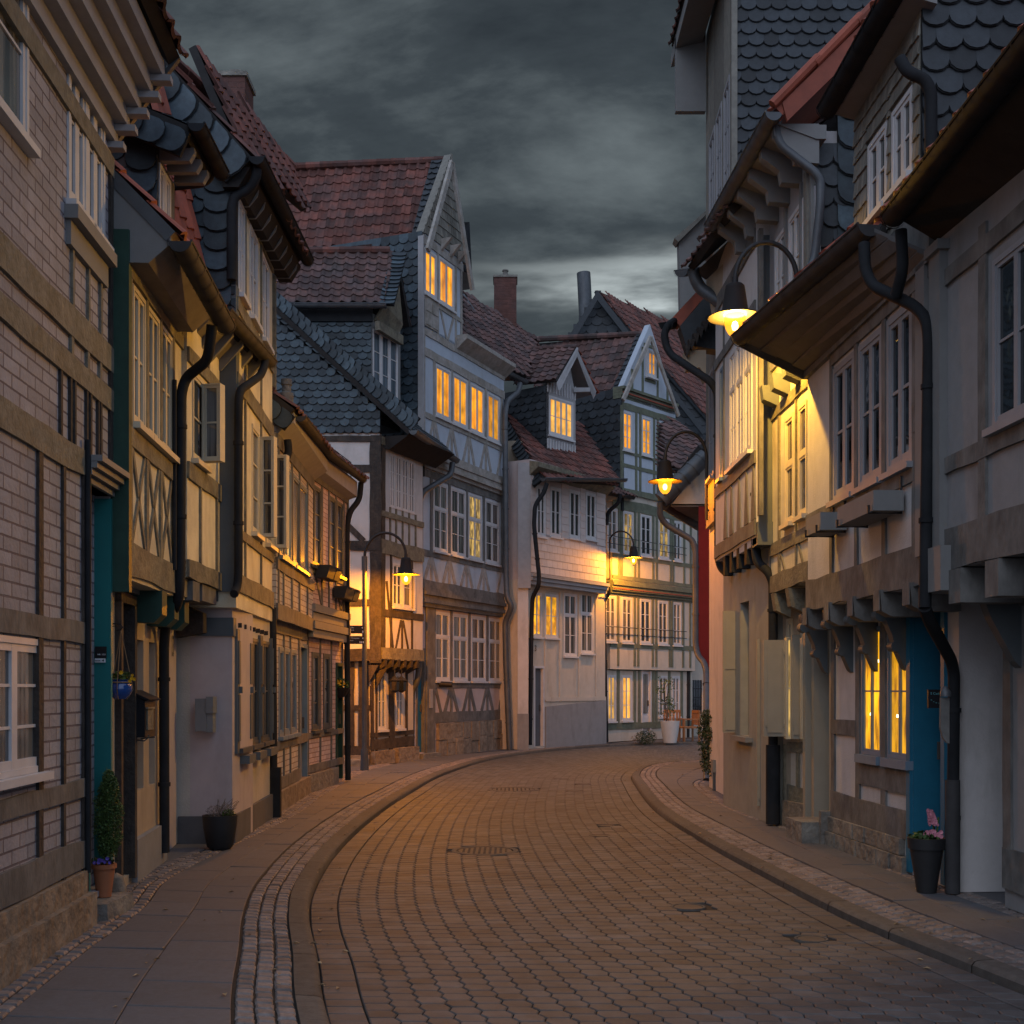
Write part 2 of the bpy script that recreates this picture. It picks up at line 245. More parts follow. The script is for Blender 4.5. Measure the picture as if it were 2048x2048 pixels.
# ---------------------------------------------------------------- mesh builder
def P(x, y, D): return V(((x-CX)/F_*D, D, EH+(HY-y)/F_*D))
R_ = random.uniform
class MB:
    def __init__(s): s.v = []; s.f = []
    def add(s, vs, fs):
        o = len(s.v); s.v += [V(p) for p in vs]; s.f += [[i+o for i in f] for f in fs]
    def poly(s, pts): s.add(pts, [list(range(len(pts)))])
    def hexa(s, a):   # 8 pts: 0-3 bottom ring, 4-7 top ring
        s.add(a, [[0, 3, 2, 1], [4, 5, 6, 7], [0, 1, 5, 4], [1, 2, 6, 5], [2, 3, 7, 6], [3, 0, 4, 7]])
    def box(s, x0, x1, y0, y1, z0, z1):
        s.hexa([(x0, y0, z0), (x1, y0, z0), (x1, y1, z0), (x0, y1, z0), (x0, y0, z1), (x1, y0, z1), (x1, y1, z1), (x0, y1, z1)])
    def prism(s, pts, vec):
        n = len(pts); vec = V(vec); pts = [V(p) for p in pts]
        s.add(pts+[p+vec for p in pts], [list(range(n))[::-1], list(range(n, 2*n))]+[[i, (i+1) % n, n+(i+1) % n, n+i] for i in range(n)])
    def fbox(s, fc, s0, s1, z0, z1, n0, n1):
        W = fc.W
        s.hexa([W(s0, z0, n0), W(s1, z0, n0), W(s1, z0, n1), W(s0, z0, n1), W(s0, z1, n0), W(s1, z1, n0), W(s1, z1, n1), W(s0, z1, n1)])
    def beam(s, fc, a, b, w, n0=-.03, n1=.02, jit=.12, seg=None):
        a = V((a[0], a[1])); b = V((b[0], b[1])); d = b-a; L = d.length
        if L < 1e-4: return
        d /= L; p = V((-d.y, d.x)); k = seg or max(1, int(L/.35)); vs = []; fs = []
        for i in range(k+1):
            c = a+d*(L*i/k); wl = w/2*(1+R_(-jit, jit)); wr = w/2*(1+R_(-jit, jit))
            for q, n in ((c+p*wl, n0), (c-p*wr, n0), (c-p*wr, n1), (c+p*wl, n1)): vs.append(fc.W(q.x, q.y, n))
        for i in range(k):
            o = i*4
            for j in range(4): fs.append([o+j, o+(j+1) % 4, o+4+(j+1) % 4, o+4+j])
        fs.append([3, 2, 1, 0]); fs.append([k*4+j for j in range(4)])
        s.add(vs, fs)
    def tube(s, pts, r, seg=10, arc=None, caps=True, rr=None):
        pts = [V(p) for p in pts]; n = len(pts); rings = []; up = None
        for i, p in enumerate(pts):
            t = ((pts[min(i+1, n-1)]-p).normalized()+(p-pts[max(i-1, 0)]).normalized())
            if t.length < 1e-6: t = pts[min(i+1, n-1)]-pts[max(i-1, 0)]
            t.normalize()
            if up is None: up = V((0, 0, 1)) if abs(t.z) < .9 else V((1, 0, 0))
            x = t.cross(up)
            if x.length < .05: up = V((1, 0, 0)) if abs(t.x) < .9 else V((0, 1, 0)); x = t.cross(up)
            x.normalize(); y = x.cross(t).normalized()
            if abs(t.z) >= .5 or arc is None: up = y
            rad = rr[i] if rr else r
            if arc: a0, a1 = arc; ang = [a0+(a1-a0)*k/seg for k in range(seg+1)]
            else: ang = [2*math.pi*k/seg for k in range(seg)]
            rings.append([p+x*math.cos(a)*rad+y*math.sin(a)*rad for a in ang])
        m = len(rings[0]); vs = [q for r_ in rings for q in r_]; fs = []
        for i in range(n-1):
            for k in range(m if not arc else m-1):
                k2 = (k+1) % m; fs.append([i*m+k, i*m+k2, (i+1)*m+k2, (i+1)*m+k])
        if caps: fs.append(list(range(m))[::-1]); fs.append([(n-1)*m+k for k in range(m)])
        s.add(vs, fs)
    def lathe(s, c, prof, seg=20, a=None):
        c = V(c); vs = []; fs = []
        for r, z in prof:
            for k in range(seg): t = 2*math.pi*k/seg; vs.append(c+V((r*math.cos(t), r*math.sin(t), z)))
        for i in range(len(prof)-1):
            for k in range(seg): k2 = (k+1) % seg; fs.append([i*seg+k, i*seg+k2, (i+1)*seg+k2, (i+1)*seg+k])
        s.add(vs, fs)
    def build(s, name, m, parent=None, loc=None, smooth=False):
        me = bpy.data.meshes.new(name); o = V(loc) if loc is not None else V((0, 0, 0))
        me.from_pydata([tuple(p-o) for p in s.v], [], s.f); me.materials.append(M(m) if isinstance(m, str) else m)
        me.validate()
        if smooth:
            me.polygons.foreach_set('use_smooth', [True]*len(me.polygons))
            try: me.set_sharp_from_angle(angle=math.radians(40))
            except Exception: pass
        me.update(); ob = bpy.data.objects.new(name, me); COL.objects.link(ob)
        if parent: ob.parent = parent
        return ob

class Fac:      # a vertical plane: A -> B left to right as seen from the street, n out towards the street
    def __init__(s, A, B):
        s.o = V((A[0], A[1])); d = V((B[0]-A[0], B[1]-A[1])); s.L = d.length; s.d = d/s.L; s.n = V((s.d.y, -s.d.x))
    def off(s, k):
        o = s.o+s.n*k; return Fac(o, o+s.d*s.L)
    def sx(s, x):
        k = (x-CX)/F_; return (k*s.o.y-s.o.x)/(s.d.x-k*s.d.y)
    def zx(s, x, y):
        D = s.o.y+s.d.y*s.sx(x); return EH+(HY-y)/F_*D
    def px(s, x, y): return (s.sx(x), s.zx(x, y))
    def W(s, a, z, n=0.0):
        p = s.o+s.d*a+s.n*n; return V((p.x, p.y, z))

SPLIT = {'joist', 'rafter_end', 'beam_end', 'window_bar', 'shutter_hook', 'batten', 'bracket', 'corner_casing', 'entrance_jamb', 'door_jamb', 'eave_board', 'snow_guard_', 'doorstep', 'chimney_cap', 'hoist_hood', 'window_rail', 'plaster_panel', 'vent', 'corner_post', 'side_panel', 'window_apron', 'eave_zigzag', 'verge_board', 'bargeboard', 'soffit', 'entrance_wall', 'shutter', 'side_wall', 'eave', 'pipe_foot', 'ridge_'}
def islands(b):
    par = list(range(len(b.v)))
    def find(i):
        while par[i] != i: par[i] = par[par[i]]; i = par[i]
        return i
    key = {}
    for i, p in enumerate(b.v):
        k = (round(p.x, 4), round(p.y, 4), round(p.z, 4))
        if k in key: par[find(i)] = find(key[k])
        else: key[k] = i
    for f in b.f:
        a = find(f[0])
        for i in f[1:]: par[find(i)] = a
    g = {}
    for f in b.f: g.setdefault(find(f[0]), []).append(f)
    o = []
    for fs in g.values():
        q = MB(); mp_ = {}
        for f in fs:
            r = []
            for i in f:
                if i not in mp_: mp_[i] = len(q.v); q.v.append(b.v[i])
                r.append(mp_[i])
            q.f.append(r)
        o.append(q)
    return o
CLUSTER = {'jetty_stripe', 'timber_frame', 'jetty_moulding', 'console_bracket', 'plinth', 'ledge', 'panel', 'gable', 'wall', 'doorway', 'eave_end', 'door_canopy', 'pent_board', 'beam_frame'}
def clusters(b):
    q = islands(b); bb = []
    for m in q: bb.append(tuple(f(p[i] for p in m.v)+e for i in range(3) for f, e in ((min, -.03), (max, .03))))
    par = list(range(len(q)))
    def find(i):
        while par[i] != i: i = par[i]
        return i
    for i in range(len(q)):
        for j in range(i):
            if all(bb[i][2*k] <= bb[j][2*k+1] and bb[j][2*k] <= bb[i][2*k+1] for k in range(3)): par[find(i)] = find(j)
    g = {}
    for i, m in enumerate(q):
        r = g.setdefault(find(i), MB()); o = len(r.v); r.v += m.v; r.f += [[k+o for k in f] for f in m.f]
    return list(g.values())
class T:        # one thing: an Empty with parts collected by name and material
    def __init__(s, name, label, cat, loc, group=None):
        s.loc = V(loc); s.e = bpy.data.objects.new(name, None); COL.objects.link(s.e); s.e.location = s.loc; s.e.empty_display_size = .2
        s.e['label'] = label; s.e['category'] = cat
        if group: s.e['group'] = group
        s.m = {}
    def mb(s, name, m, smooth=False):
        k = (name, m)
        if k not in s.m: s.m[k] = (MB(), smooth)
        return s.m[k][0]
    def part(s, mb, name, m, parent=None, smooth=False):
        return mb.build(name, m, parent or s.e, s.loc, smooth)
    def flush(s):
        for (n, m), (b, sm) in s.m.items():
            if not b.f: continue
            if n in CLUSTER:
                for q in clusters(b): s.part(q, n, m, None, sm)
            elif n in SPLIT:
                for q in islands(b): s.part(q, n, m, None, sm)
            else: s.part(b, n, m, None, sm)
        s.m = {}
def single(mb, name, m, label, cat, loc, group=None, smooth=False):
    o = mb.build(name, m, None, loc, smooth); o.location = loc; o['label'] = label; o['category'] = cat
    if group: o['group'] = group
    return o
def struct(mb, name, m, kind='structure', smooth=False):
    o = mb.build(name, m, smooth=smooth); o['kind'] = kind; return o

def frange(poly, v):
    us = []
    for i in range(len(poly)):
        a, b = poly[i], poly[(i+1) % len(poly)]
        if (a[1]-v)*(b[1]-v) <= 0 and abs(a[1]-b[1]) > 1e-9: us.append(a[0]+(b[0]-a[0])*(v-a[1])/(b[1]-a[1]))
    return (min(us), max(us)) if len(us) > 1 else None
PAN = [(0, .0), (.10, .55), (.22, 1.0), (.36, .75), (.50, .2), (.68, -.05), (.86, -.1), (1.0, .0)]
def cover(mb, pts, kind, w, h, lift=.03, amp=.035, vdir=None, out=None, base=None, thick=.1):
    pts = [V(p) for p in pts]; c0 = pts[0]
    n = V((0, 0, 0))
    for i in range(len(pts)): n += (pts[i]-c0).cross(pts[(i+1) % len(pts)]-c0)
    n.normalize()
    o = V(out) if out else (V((0, 0, 1)) if abs(n.z) > .12 else V((0, -1, 0)))
    if n.dot(o) < 0: n = -n
    vv = V(vdir) if vdir else V((0, 0, 1)); vv = (vv-n*vv.dot(n)).normalized(); uu = vv.cross(n).normalized()
    pl = [((p-c0).dot(uu), (p-c0).dot(vv)) for p in pts]
    if base is not None: base.prism([c0+uu*a+vv*b-n*thick for a, b in pl], n*(thick-.004))
    v0 = min(b for a, b in pl); v1 = max(b for a, b in pl); rows = max(1, round((v1-v0)/h)); hh = (v1-v0)/rows
    def W(u, v, k): return c0+uu*u+vv*v+n*k
    for r in range(rows):
        va, vb = v0+r*hh, v0+(r+1)*hh; fr = frange(pl, (va+vb)/2+1e-5)
        if not fr: continue
        ua, ub = fr
        if ub-ua < .03: continue
        sh = (r % 2)*.5 if kind in ('scale', 'rect') else 0
        if kind == 'pan' and r % 1 == 0: sh = 0
        k0 = math.floor(min(a for a, b in pl)/w)-1; k = k0
        while (k+sh)*w < ub:
            a0 = (k+sh)*w; a1 = a0+w; k += 1
            if a1 <= ua+.01 or a0 >= ub-.01: continue
            jl = R_(-.003, .003); jv = R_(-.006, .006)*(h/.2)
            def cl(u): return min(max(u, ua), ub)
            if kind == 'pan':
                vs = []; fs = []
                for q, (fu, fh) in enumerate(PAN):
                    u = cl(a0+fu*w)
                    vs += [W(u, va-.02*h/.3+jv, lift+jl+fh*amp-.03), W(u, va-.02+jv, lift+jl+fh*amp), W(u, vb+.01, .003+fh*amp)]
                for q in range(len(PAN)-1):
                    fs += [[q*3, q*3+3, q*3+4, q*3+1], [q*3+1, q*3+4, q*3+5, q*3+2]]
                mb.add(vs, fs)
            elif kind in ('scale', 'scale1'):
                m_ = (a0+a1)/2; ps = [(cl(a1), vb+hh*.12), (cl(a0), vb+hh*.12)]
                tl_ = R_(-.05, .05)*hh
                for q in range(7):
                    t = math.pi*(q/6); ps.append((cl(m_-math.cos(t)*w/2), va+hh*.42-math.sin(t)*hh*.48+jv-math.cos(t)*tl_))
                vs = []
                for (u, v) in ps: vs.append(W(u, v, .006+jl+lift*(1-(v-va)/hh) if v < vb else .002))
                bot = list(range(2, len(vs))); nb = len(vs); vs2 = [vs[i]-n*lift*.5 for i in bot]; m2 = len(bot)
                mb.add(vs+vs2, [list(range(nb))]+[[2+i+1, 2+i, nb+i, nb+i+1] for i in range(m2-1)])
                if base is not None:     # dark outline put in for the shadow gap under the slate's edge
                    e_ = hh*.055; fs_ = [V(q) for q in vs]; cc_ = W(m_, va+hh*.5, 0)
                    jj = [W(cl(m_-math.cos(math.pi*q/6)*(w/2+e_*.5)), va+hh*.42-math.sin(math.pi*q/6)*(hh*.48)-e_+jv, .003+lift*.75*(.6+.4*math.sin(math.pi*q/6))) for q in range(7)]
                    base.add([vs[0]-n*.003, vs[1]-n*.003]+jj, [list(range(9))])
            else:
                g = .003; u0, u1 = cl(a0+g), cl(a1-g)
                if u1-u0 < .01: continue
                mb.hexa([W(u0, va+jv, 0), W(u1, va+jv, 0), W(u1, va+jv, lift+jl), W(u0, va+jv, lift+jl), W(u0, vb, 0), W(u1, vb, 0), W(u1, vb, .004), W(u0, vb, .004)])
    return n
def ridge(mb, a, b, r=.09, st=.38):
    a, b = V(a), V(b); L = (b-a).length; k = max(1, round(L/st))
    for i in range(k):
        p, q = a.lerp(b, i/k), a.lerp(b, (i+1.06)/k); mb.tube([p, q], r, 8, rr=[r*1.05, r*.92])
def gutter(t, a, b, r=.07, m='zinc', step=.55, name='gutter'):
    a, b = V(a), V(b); g = MB(); g.tube([a, b], r, 8, arc=(math.pi, 2*math.pi), caps=True)
    g.tube([a+V((0, 0, .0)), b], r*.92, 8, arc=(2*math.pi, math.pi), caps=False)
    d = (b-a); L = d.length; d /= L; sd = d.cross(V((0, 0, 1))).normalized()
    for q in (sd, -sd): g.tube([a+q*r+V((0, 0, .004)), b+q*r+V((0, 0, .004))], .011, 6)
    k = max(2, int(L/min(step, .24)))
    for i in range(k+1):
        c = a+d*(L*i/k); w = .009
        g.tube([c-d*w, c+d*w], r*1.10, 8, arc=(math.pi, 2*math.pi), caps=False)
    return t.part(g, name, m, smooth=True)
def pipe(t, pts, r=.045, m='zinc', name='downpipe', raw=False, collars=True):
    w = [V(p) if raw else P(*p) for p in pts]
    # round the bends
    o = [w[0]]
    for i in range(1, len(w)-1):
        a, b, c = w[i-1], w[i], w[i+1]; k = min(.14, (b-a).length*.45, (c-b).length*.45)
        p, q = b+(a-b).normalized()*k, b+(c-b).normalized()*k
        for j in range(5):
            u = j/4; o.append(p*(1-u)**2+b*2*u*(1-u)+q*u*u)
    o.append(w[-1]); g = MB(); g.tube(o, r, 10)
    if collars:
        for i in range(len(w)-1):
            L = (w[i+1]-w[i]).length
            if L > 1.2:
                for j in range(int(L/1.3)+1):
                    c = w[i].lerp(w[i+1], (j+.35)/(int(L/1.3)+1)); d = (w[i+1]-w[i]).normalized()*.018; g.tube([c-d, c+d], r*1.22, 10)
    return t.part(g, name, m, smooth=True)

# ---------------------------------------------------------------- facade parts
def wall(mb, fc, s0, s1, z0, z1, holes=(), dep=.11, body=2.5):
    S = sorted({s0, s1, *[min(max(v, s0), s1) for h in holes for v in h[:2]]}); Z = sorted({z0, z1, *[min(max(v, z0), z1) for h in holes for v in h[2:4]]})
    W = fc.W
    def inh(a, b): return any(h[0] < a < h[1] and h[2] < b < h[3] for h in holes)
    for i in range(len(S)-1):
        for j in range(len(Z)-1):
            if not inh((S[i]+S[i+1])/2, (Z[j]+Z[j+1])/2): mb.poly([W(S[i], Z[j]), W(S[i+1], Z[j]), W(S[i+1], Z[j+1]), W(S[i], Z[j+1])])
    for h in holes:
        a, b, c, d = max(h[0], s0), min(h[1], s1), max(h[2], z0), min(h[3], z1)
        for p, q in (((a, c), (b, c)), ((b, c), (b, d)), ((b, d), (a, d)), ((a, d), (a, c))):
            mb.poly([W(*p), W(*q), W(q[0], q[1], -dep), W(p[0], p[1], -dep)])
    mb.fbox(fc, s0, s1, z0, z1, -max(body, dep+.1), -dep)
    for a in (s0, s1): mb.poly([W(a, z0), W(a, z1), W(a, z1, -dep), W(a, z0, -dep)])
    for c in (z0, z1): mb.poly([W(s0, c), W(s1, c), W(s1, c, -dep), W(s0, c, -dep)])
def window(t, fc, s0, s1, z0, z1, cols=2, rows=3, g='g_curtain', fr='frame_white', bw=.038, sw=.028, mw=.018, n=0.0, sill=True, split=None, sillw=.05):
    m = MB(); fb = m.fbox
    fb(fc, s0, s0+bw, z0, z1, n-.09, n+.014); fb(fc, s1-bw, s1, z0, z1, n-.09, n+.014)
    fb(fc, s0+bw, s1-bw, z1-bw, z1, n-.09, n+.014); fb(fc, s0+bw, s1-bw, z0, z0+bw, n-.09, n+.014)
    a, b, c, d = s0+bw, s1-bw, z0+bw, z1-bw
    parts = [(c, d, rows)]
    if split:
        zs = c+(d-c)*split[0]; parts = [(c, zs-.02, split[1]), (zs+.02, d, split[2])]; fb(fc, a, b, zs-.025, zs+.025, n-.08, n+.012)
    pn = MB(); w = (b-a)/cols
    for (lo, hi, rw) in parts:
        for i in range(cols):
            x0, x1 = a+i*w, a+(i+1)*w
            fb(fc, x0, x0+sw, lo, hi, n-.07, n+.006); fb(fc, x1-sw, x1, lo, hi, n-.07, n+.006)
            fb(fc, x0+sw, x1-sw, lo, lo+sw*1.2, n-.07, n+.005); fb(fc, x0+sw, x1-sw, hi-sw, hi, n-.07, n+.005)
            for r in range(1, rw):
                z = lo+(hi-lo)*r/rw; fb(fc, x0+sw, x1-sw, z-mw/2, z+mw/2, n-.06, n-.001)
            pn.fbox(fc, x0+sw*.5, x1-sw*.5, lo+.01, hi-.01, n-.03, n-.012)
    o = t.part(m, 'window', fr); t.part(pn, 'pane', g, o)
    if sill:
        sm = MB(); sm.fbox(fc, s0-.03, s1+.03, z0-sillw, z0-.002, n-.05, n+.07); t.part(sm, 'sill', fr, o)
    return o
def wx(fc, x0, x1, yt, yb, **o):
    a, b = fc.sx(x0), fc.sx(x1); xc = (x0+x1)/2; return (a, b, fc.zx(xc, yb), fc.zx(xc, yt), o)
def storey(t, fc, s0, s1, z0, z1, wins=(), m='plaster_white', body=2.5, dep=.11, common=None):
    wall(t.mb('wall', m), fc, s0, s1, z0, z1, [w[:4] for w in wins], dep, body)
    for w in wins:
        o = dict(common or {}); o.update(w[4])
        if o.get('none'): continue
        window(t, fc, *w[:4], **o)
def frame(t, fc, m, H=(), Vs=(), Dg=(), w=.12, n1=.02, name='timber_frame'):
    b = t.mb(name, m)
    for h in H: b.beam(fc, (h[0], h[2]), (h[1], h[2]), h[3] if len(h) > 3 else w, n1=n1+.004)
    for v in Vs: b.beam(fc, (v[0], v[1]), (v[0], v[2]), v[3] if len(v) > 3 else w, n1=n1)
    for d in Dg: b.beam(fc, d[0], d[1], d[2] if len(d) > 2 else w, n1=n1-.004)
def aframes(t, fc, m, posts, z0, z1, spread, w=.12):
    for p in posts:
        frame(t, fc, m, Vs=[(p, z0, z1, w*.9)], Dg=[((p-.03, z1), (p-spread, z0), w), ((p+.03, z1), (p+spread, z0), w)])
def lin(a, b, n): return [a+(b-a)*i/(n-1) for i in range(n)]
def door(t, fc, s0, s1, z0, z1, m='plaster_dark', fr='frame_grey', n=-.07, panels=3, glassy=None, handle=True):
    b = MB(); b.fbox(fc, s0, s0+.06, z0, z1, n, .02); b.fbox(fc, s1-.06, s1, z0, z1, n, .02); b.fbox(fc, s0+.06, s1-.06, z1-.06, z1, n, .02)
    o = t.part(b, 'door_frame', fr)
    d = MB(); a, c = s0+.06, s1-.06; d.fbox(fc, a, c, z0+.01, z1-.06, n-.04, n)
    w = (c-a); h = (z1-.06-z0)
    for k in range(panels):
        q0 = z0+h*(k+.12)/panels; q1 = z0+h*(k+.88)/panels
        d.fbox(fc, a+w*.15, c-w*.15, q0, q1, n, n+.012)
    dd = t.part(d, 'door', m)
    if glassy:
        gm = MB(); gm.fbox(fc, a+w*.18, c-w*.18, z0+h*.35, z1-.15, n+.012, n+.018); t.part(gm, 'pane', glassy, dd)
    if handle:
        hm = MB(); hm.fbox(fc, c-.09, c-.06, z0+.95, z0+1.12, n, n+.045); t.part(hm, 'handle', 'cast_iron', dd)
def gablewall(mb, fc, pts, body=2.0):     # pts (s,z) polygon in the facade plane
    mb.prism([fc.W(a, z) for a, z in pts], V((-fc.n.x, -fc.n.y, 0))*body)
def roof(t, pts, m='tile_red', kind='pan', w=.24, h=.33, name='roof', base='soffit_dark', thick=.1, **k):
    c, u = MB(), MB(); cover(c, pts, kind, w, h, base=u, thick=thick, **k); o = t.part(c, name, m); t.part(u, 'roof_boards', base, o)
def slatewall(t, pts, m='slate', w=.22, h=.18, name='slate_cladding', kind='scale', **k):
    c, u = MB(), MB(); cover(c, pts, kind, w, h, lift=.024, base=u, thick=.12, **k); o = t.part(c, name, m); t.part(u, 'backing', 'slate_backing_shade', o)
def band(t, a, b, wd, m='slate', kind='scale1', w=None, h=.18, nrm=None, thick=.05):   # verge strip of slates from a up to b
    a, b = V(a), V(b); d = (b-a).normalized(); nn = V(nrm); s = nn.cross(d).normalized()*wd
    c, u = MB(), MB(); cover(c, [a, b, b+s, a+s], kind, w or abs(wd), h, lift=.03, vdir=(d if d.z >= 0 else -d), out=nn, base=u, thick=thick); o = t.part(c, 'verge', m); t.part(u, 'verge_boards', 'slate_backing_shade', o)
def rband(t, pts, e, r, wd, m='slate_dark', h=.18):   # slate verge lying on a tiled slope
    pts = [V(p) for p in pts]; n = (pts[1]-pts[0]).cross(pts[2]-pts[1]).normalized()
    if n.z < 0: n = -n
    u = (pts[1]-pts[0]).normalized(); q = n*.075
    c, b_ = MB(), MB(); cover(c, [e-u*wd+q, e+q, r+q, r-u*wd+q], 'scale', wd*.5, h, lift=.03, out=n, base=b_, thick=.07); o = t.part(c, 'verge', m); t.part(b_, 'verge_boards', 'slate_backing_shade', o)
# ---------------------------------------------------------------- ground, road, pavements
def crom(pts, step=.15):
    pts = [V(p) for p in pts]; o = []
    for i in range(len(pts)-1):
        p0, p1, p2, p3 = pts[max(i-1, 0)], pts[i], pts[i+1], pts[min(i+2, len(pts)-1)]
        k = 12
        for j in range(k):
            t = j/k; o.append(.5*((2*p1)+(p2-p0)*t+(2*p0-5*p1+4*p2-p3)*t*t+(3*p1-p0-3*p2+p3)*t**3))
    o.append(pts[-1]); return o
def resample(A, B, step):      # A, B matched polylines; resample both by the mean arc length
    mid = [(a+b)/2 for a, b in zip(A, B)]; cum = [0]
    for i in range(1, len(mid)): cum.append(cum[-1]+(mid[i]-mid[i-1]).length)
    n = int(cum[-1]/step); ra, rb = [], []; j = 0
    for k in range(n+1):
        s = k*step
        while j < len(cum)-2 and cum[j+1] < s: j += 1
        t = (s-cum[j])/max(cum[j+1]-cum[j], 1e-9); t = min(t, 1); ra.append(A[j].lerp(A[j+1], t)); rb.append(B[j].lerp(B[j+1], t))
    return ra, rb
ZR = -.07
KL = crom([(-.25, 3.4), (-.9, 6.0), (-1.18, 7.41), (-1.45, 8.73), (-1.64, 10.1), (-1.78, 12.4), (-1.79, 15.4), (-1.64, 19.2), (-1.23, 24.3), (-.08, 30), (2.49, 34.9), (5.84, 37.2), (10, 38.2)])
KR = crom([(3.6, 3.4), (2.95, 6.0), (2.66, 7.41), (2.43, 8.73), (2.25, 10.7), (2.07, 13.2), (1.96, 16.7), (2.13, 21.0), (2.30, 23.3), (2.77, 25.6), (3.5, 27.0), (5.2, 28.0), (10, 28.6)])
WL = crom([(-2.55, 3.6), (-2.8, 6.2), (-2.92, 7.6), (-3.0, 9.0), (-3.2, 10.4), (-3.15, 12.6), (-3.06, 15.5), (-3.15, 19.0), (-3.05, 24.6), (-1.75, 29.4), (1.8, 34.7), (4.6, 39.0), (9, 41)])
WR = crom([(4.6, 3.4), (4.05, 6.2), (3.85, 7.7), (3.66, 9.0), (3.50, 10.7), (3.36, 13.3), (3.05, 16.3), (3.2, 20.5), (3.9, 22.4), (4.6, 24), (5.2, 25), (6.2, 26), (10, 26.4)])
def strip(mb, A, B, z, z2=None):
    n = len(A); mb.add([(a.x, a.y, z) for a in A]+[(b.x, b.y, z if z2 is None else z2) for b in B], [[i, i+1, n+i+1, n+i] for i in range(n-1)])
def flat(ps, z): return [(p[0], p[1], z) for p in ps]
def block(mb, ps, z, ch=.006, dp=.02):
    # ps: ground outline (2D), raised with a small worn chamfer
    n = len(ps); cx = sum(p[0] for p in ps)/n; cy = sum(p[1] for p in ps)/n
    ins = []
    for p in ps:
        d = V((cx-p[0], cy-p[1])); L = d.length; d = d/L*min(ch*1.5, L*.3); ins.append((p[0]+d.x, p[1]+d.y))
    dz = [R_(-.0012, .0012)]*n; tx, ty = R_(-.01, .01), R_(-.01, .01)
    def zz(p): return z+dz[0]+(p[0]-cx)*tx+(p[1]-cy)*ty
    vs = [(p[0], p[1], zz(p)) for p in ins]+[(p[0], p[1], zz(p)-ch) for p in ps]+[(p[0], p[1], z-dp) for p in ps]
    mb.add(vs, [list(range(n))]+[[i, n+i, n+(i+1) % n, (i+1) % n] for i in range(n)]+[[n+i, 2*n+i, 2*n+(i+1) % n, n+(i+1) % n] for i in range(n)])
g = MB(); g.poly([(-400, -50, -.16), (400, -50, -.16), (400, 600, -.16), (-400, 600, -.16)]); struct(g, 'ground', 'sand')
# road: interlocking paving blocks that follow the bend
RL, RR = resample(KL, KR, .072)
def rp(k, u): return RL[k].lerp(RR[k], u)
NR = 23; e0 = .055
road = MB(); strip(road, RL, RR, ZR-.014); struct(road, 'road_bed', 'joint')
MH = [(-.28, 12.6, .34), (.02, 20.3, .42), (1.35, 9.35, .13), (1.0, 13.9, .12), (1.15, 14.9, .10), (1.02, 20.0, .14), (1.25, 21.4, .14), (1.98, 13.75, .16), (.95, 22.6, .12), (2.0, 8.15, .11)]
def near_mh(p, ex=0): return any((p[0]-a)**2+(p[1]-b)**2 < (r+ex)**2 for a, b, r in MH)
pv = MB(); n = len(RL)
for j in range(NR):
    ph = j % 2
    for k in range(ph+1, n-4, 2):
        if RL[k].y > 33 and j % 1: continue
        gz = .05
        def bnd(q, kk):     # zigzag boundary between rows q-1 and q at length index kk
            u = e0+(1-2*e0)*q/NR
            if q in (0, NR): return u
            return u+(.075/NR if (kk+q) % 2 == 0 else -.075/NR)*1.0
        k0, k1, k2 = k-1, k, k+1
        w = (RR[k]-RL[k]).length; gu = .0030/w; f = .035
        pts = []
        for kk, fr in ((k0, f), (k1, 0), (k2, -f)):
            a = rp(kk, bnd(j, kk)+gu); pts.append(a if fr == 0 else a.lerp(rp(k1, bnd(j, k1)+gu), abs(fr)))
        for kk, fr in ((k2, -f), (k1, 0), (k0, f)):
            a = rp(kk, bnd(j+1, kk)-gu); pts.append(a if fr == 0 else a.lerp(rp(k1, bnd(j+1, k1)-gu), abs(fr)))
        if near_mh(rp(k1, e0+(1-2*e0)*(j+.5)/NR), .03): continue
        block(pv, pts, ZR, .005, .016)
struct(pv, 'road', 'paver')
# gutter course of long blocks beside each kerb
gc = MB()
for side in (0, 1):
    k = 1
    while k < n-6:
        a, b = (0.003, e0-.002) if side == 0 else (1-e0+.002, .997)
        block(gc, [rp(k, a), rp(k+2, a).lerp(rp(k, a), .04), rp(k+2, b).lerp(rp(k, b), .04), rp(k, b)], ZR+.002, .004, .016); k += 2
struct(gc, 'road_edge_course', 'paver')
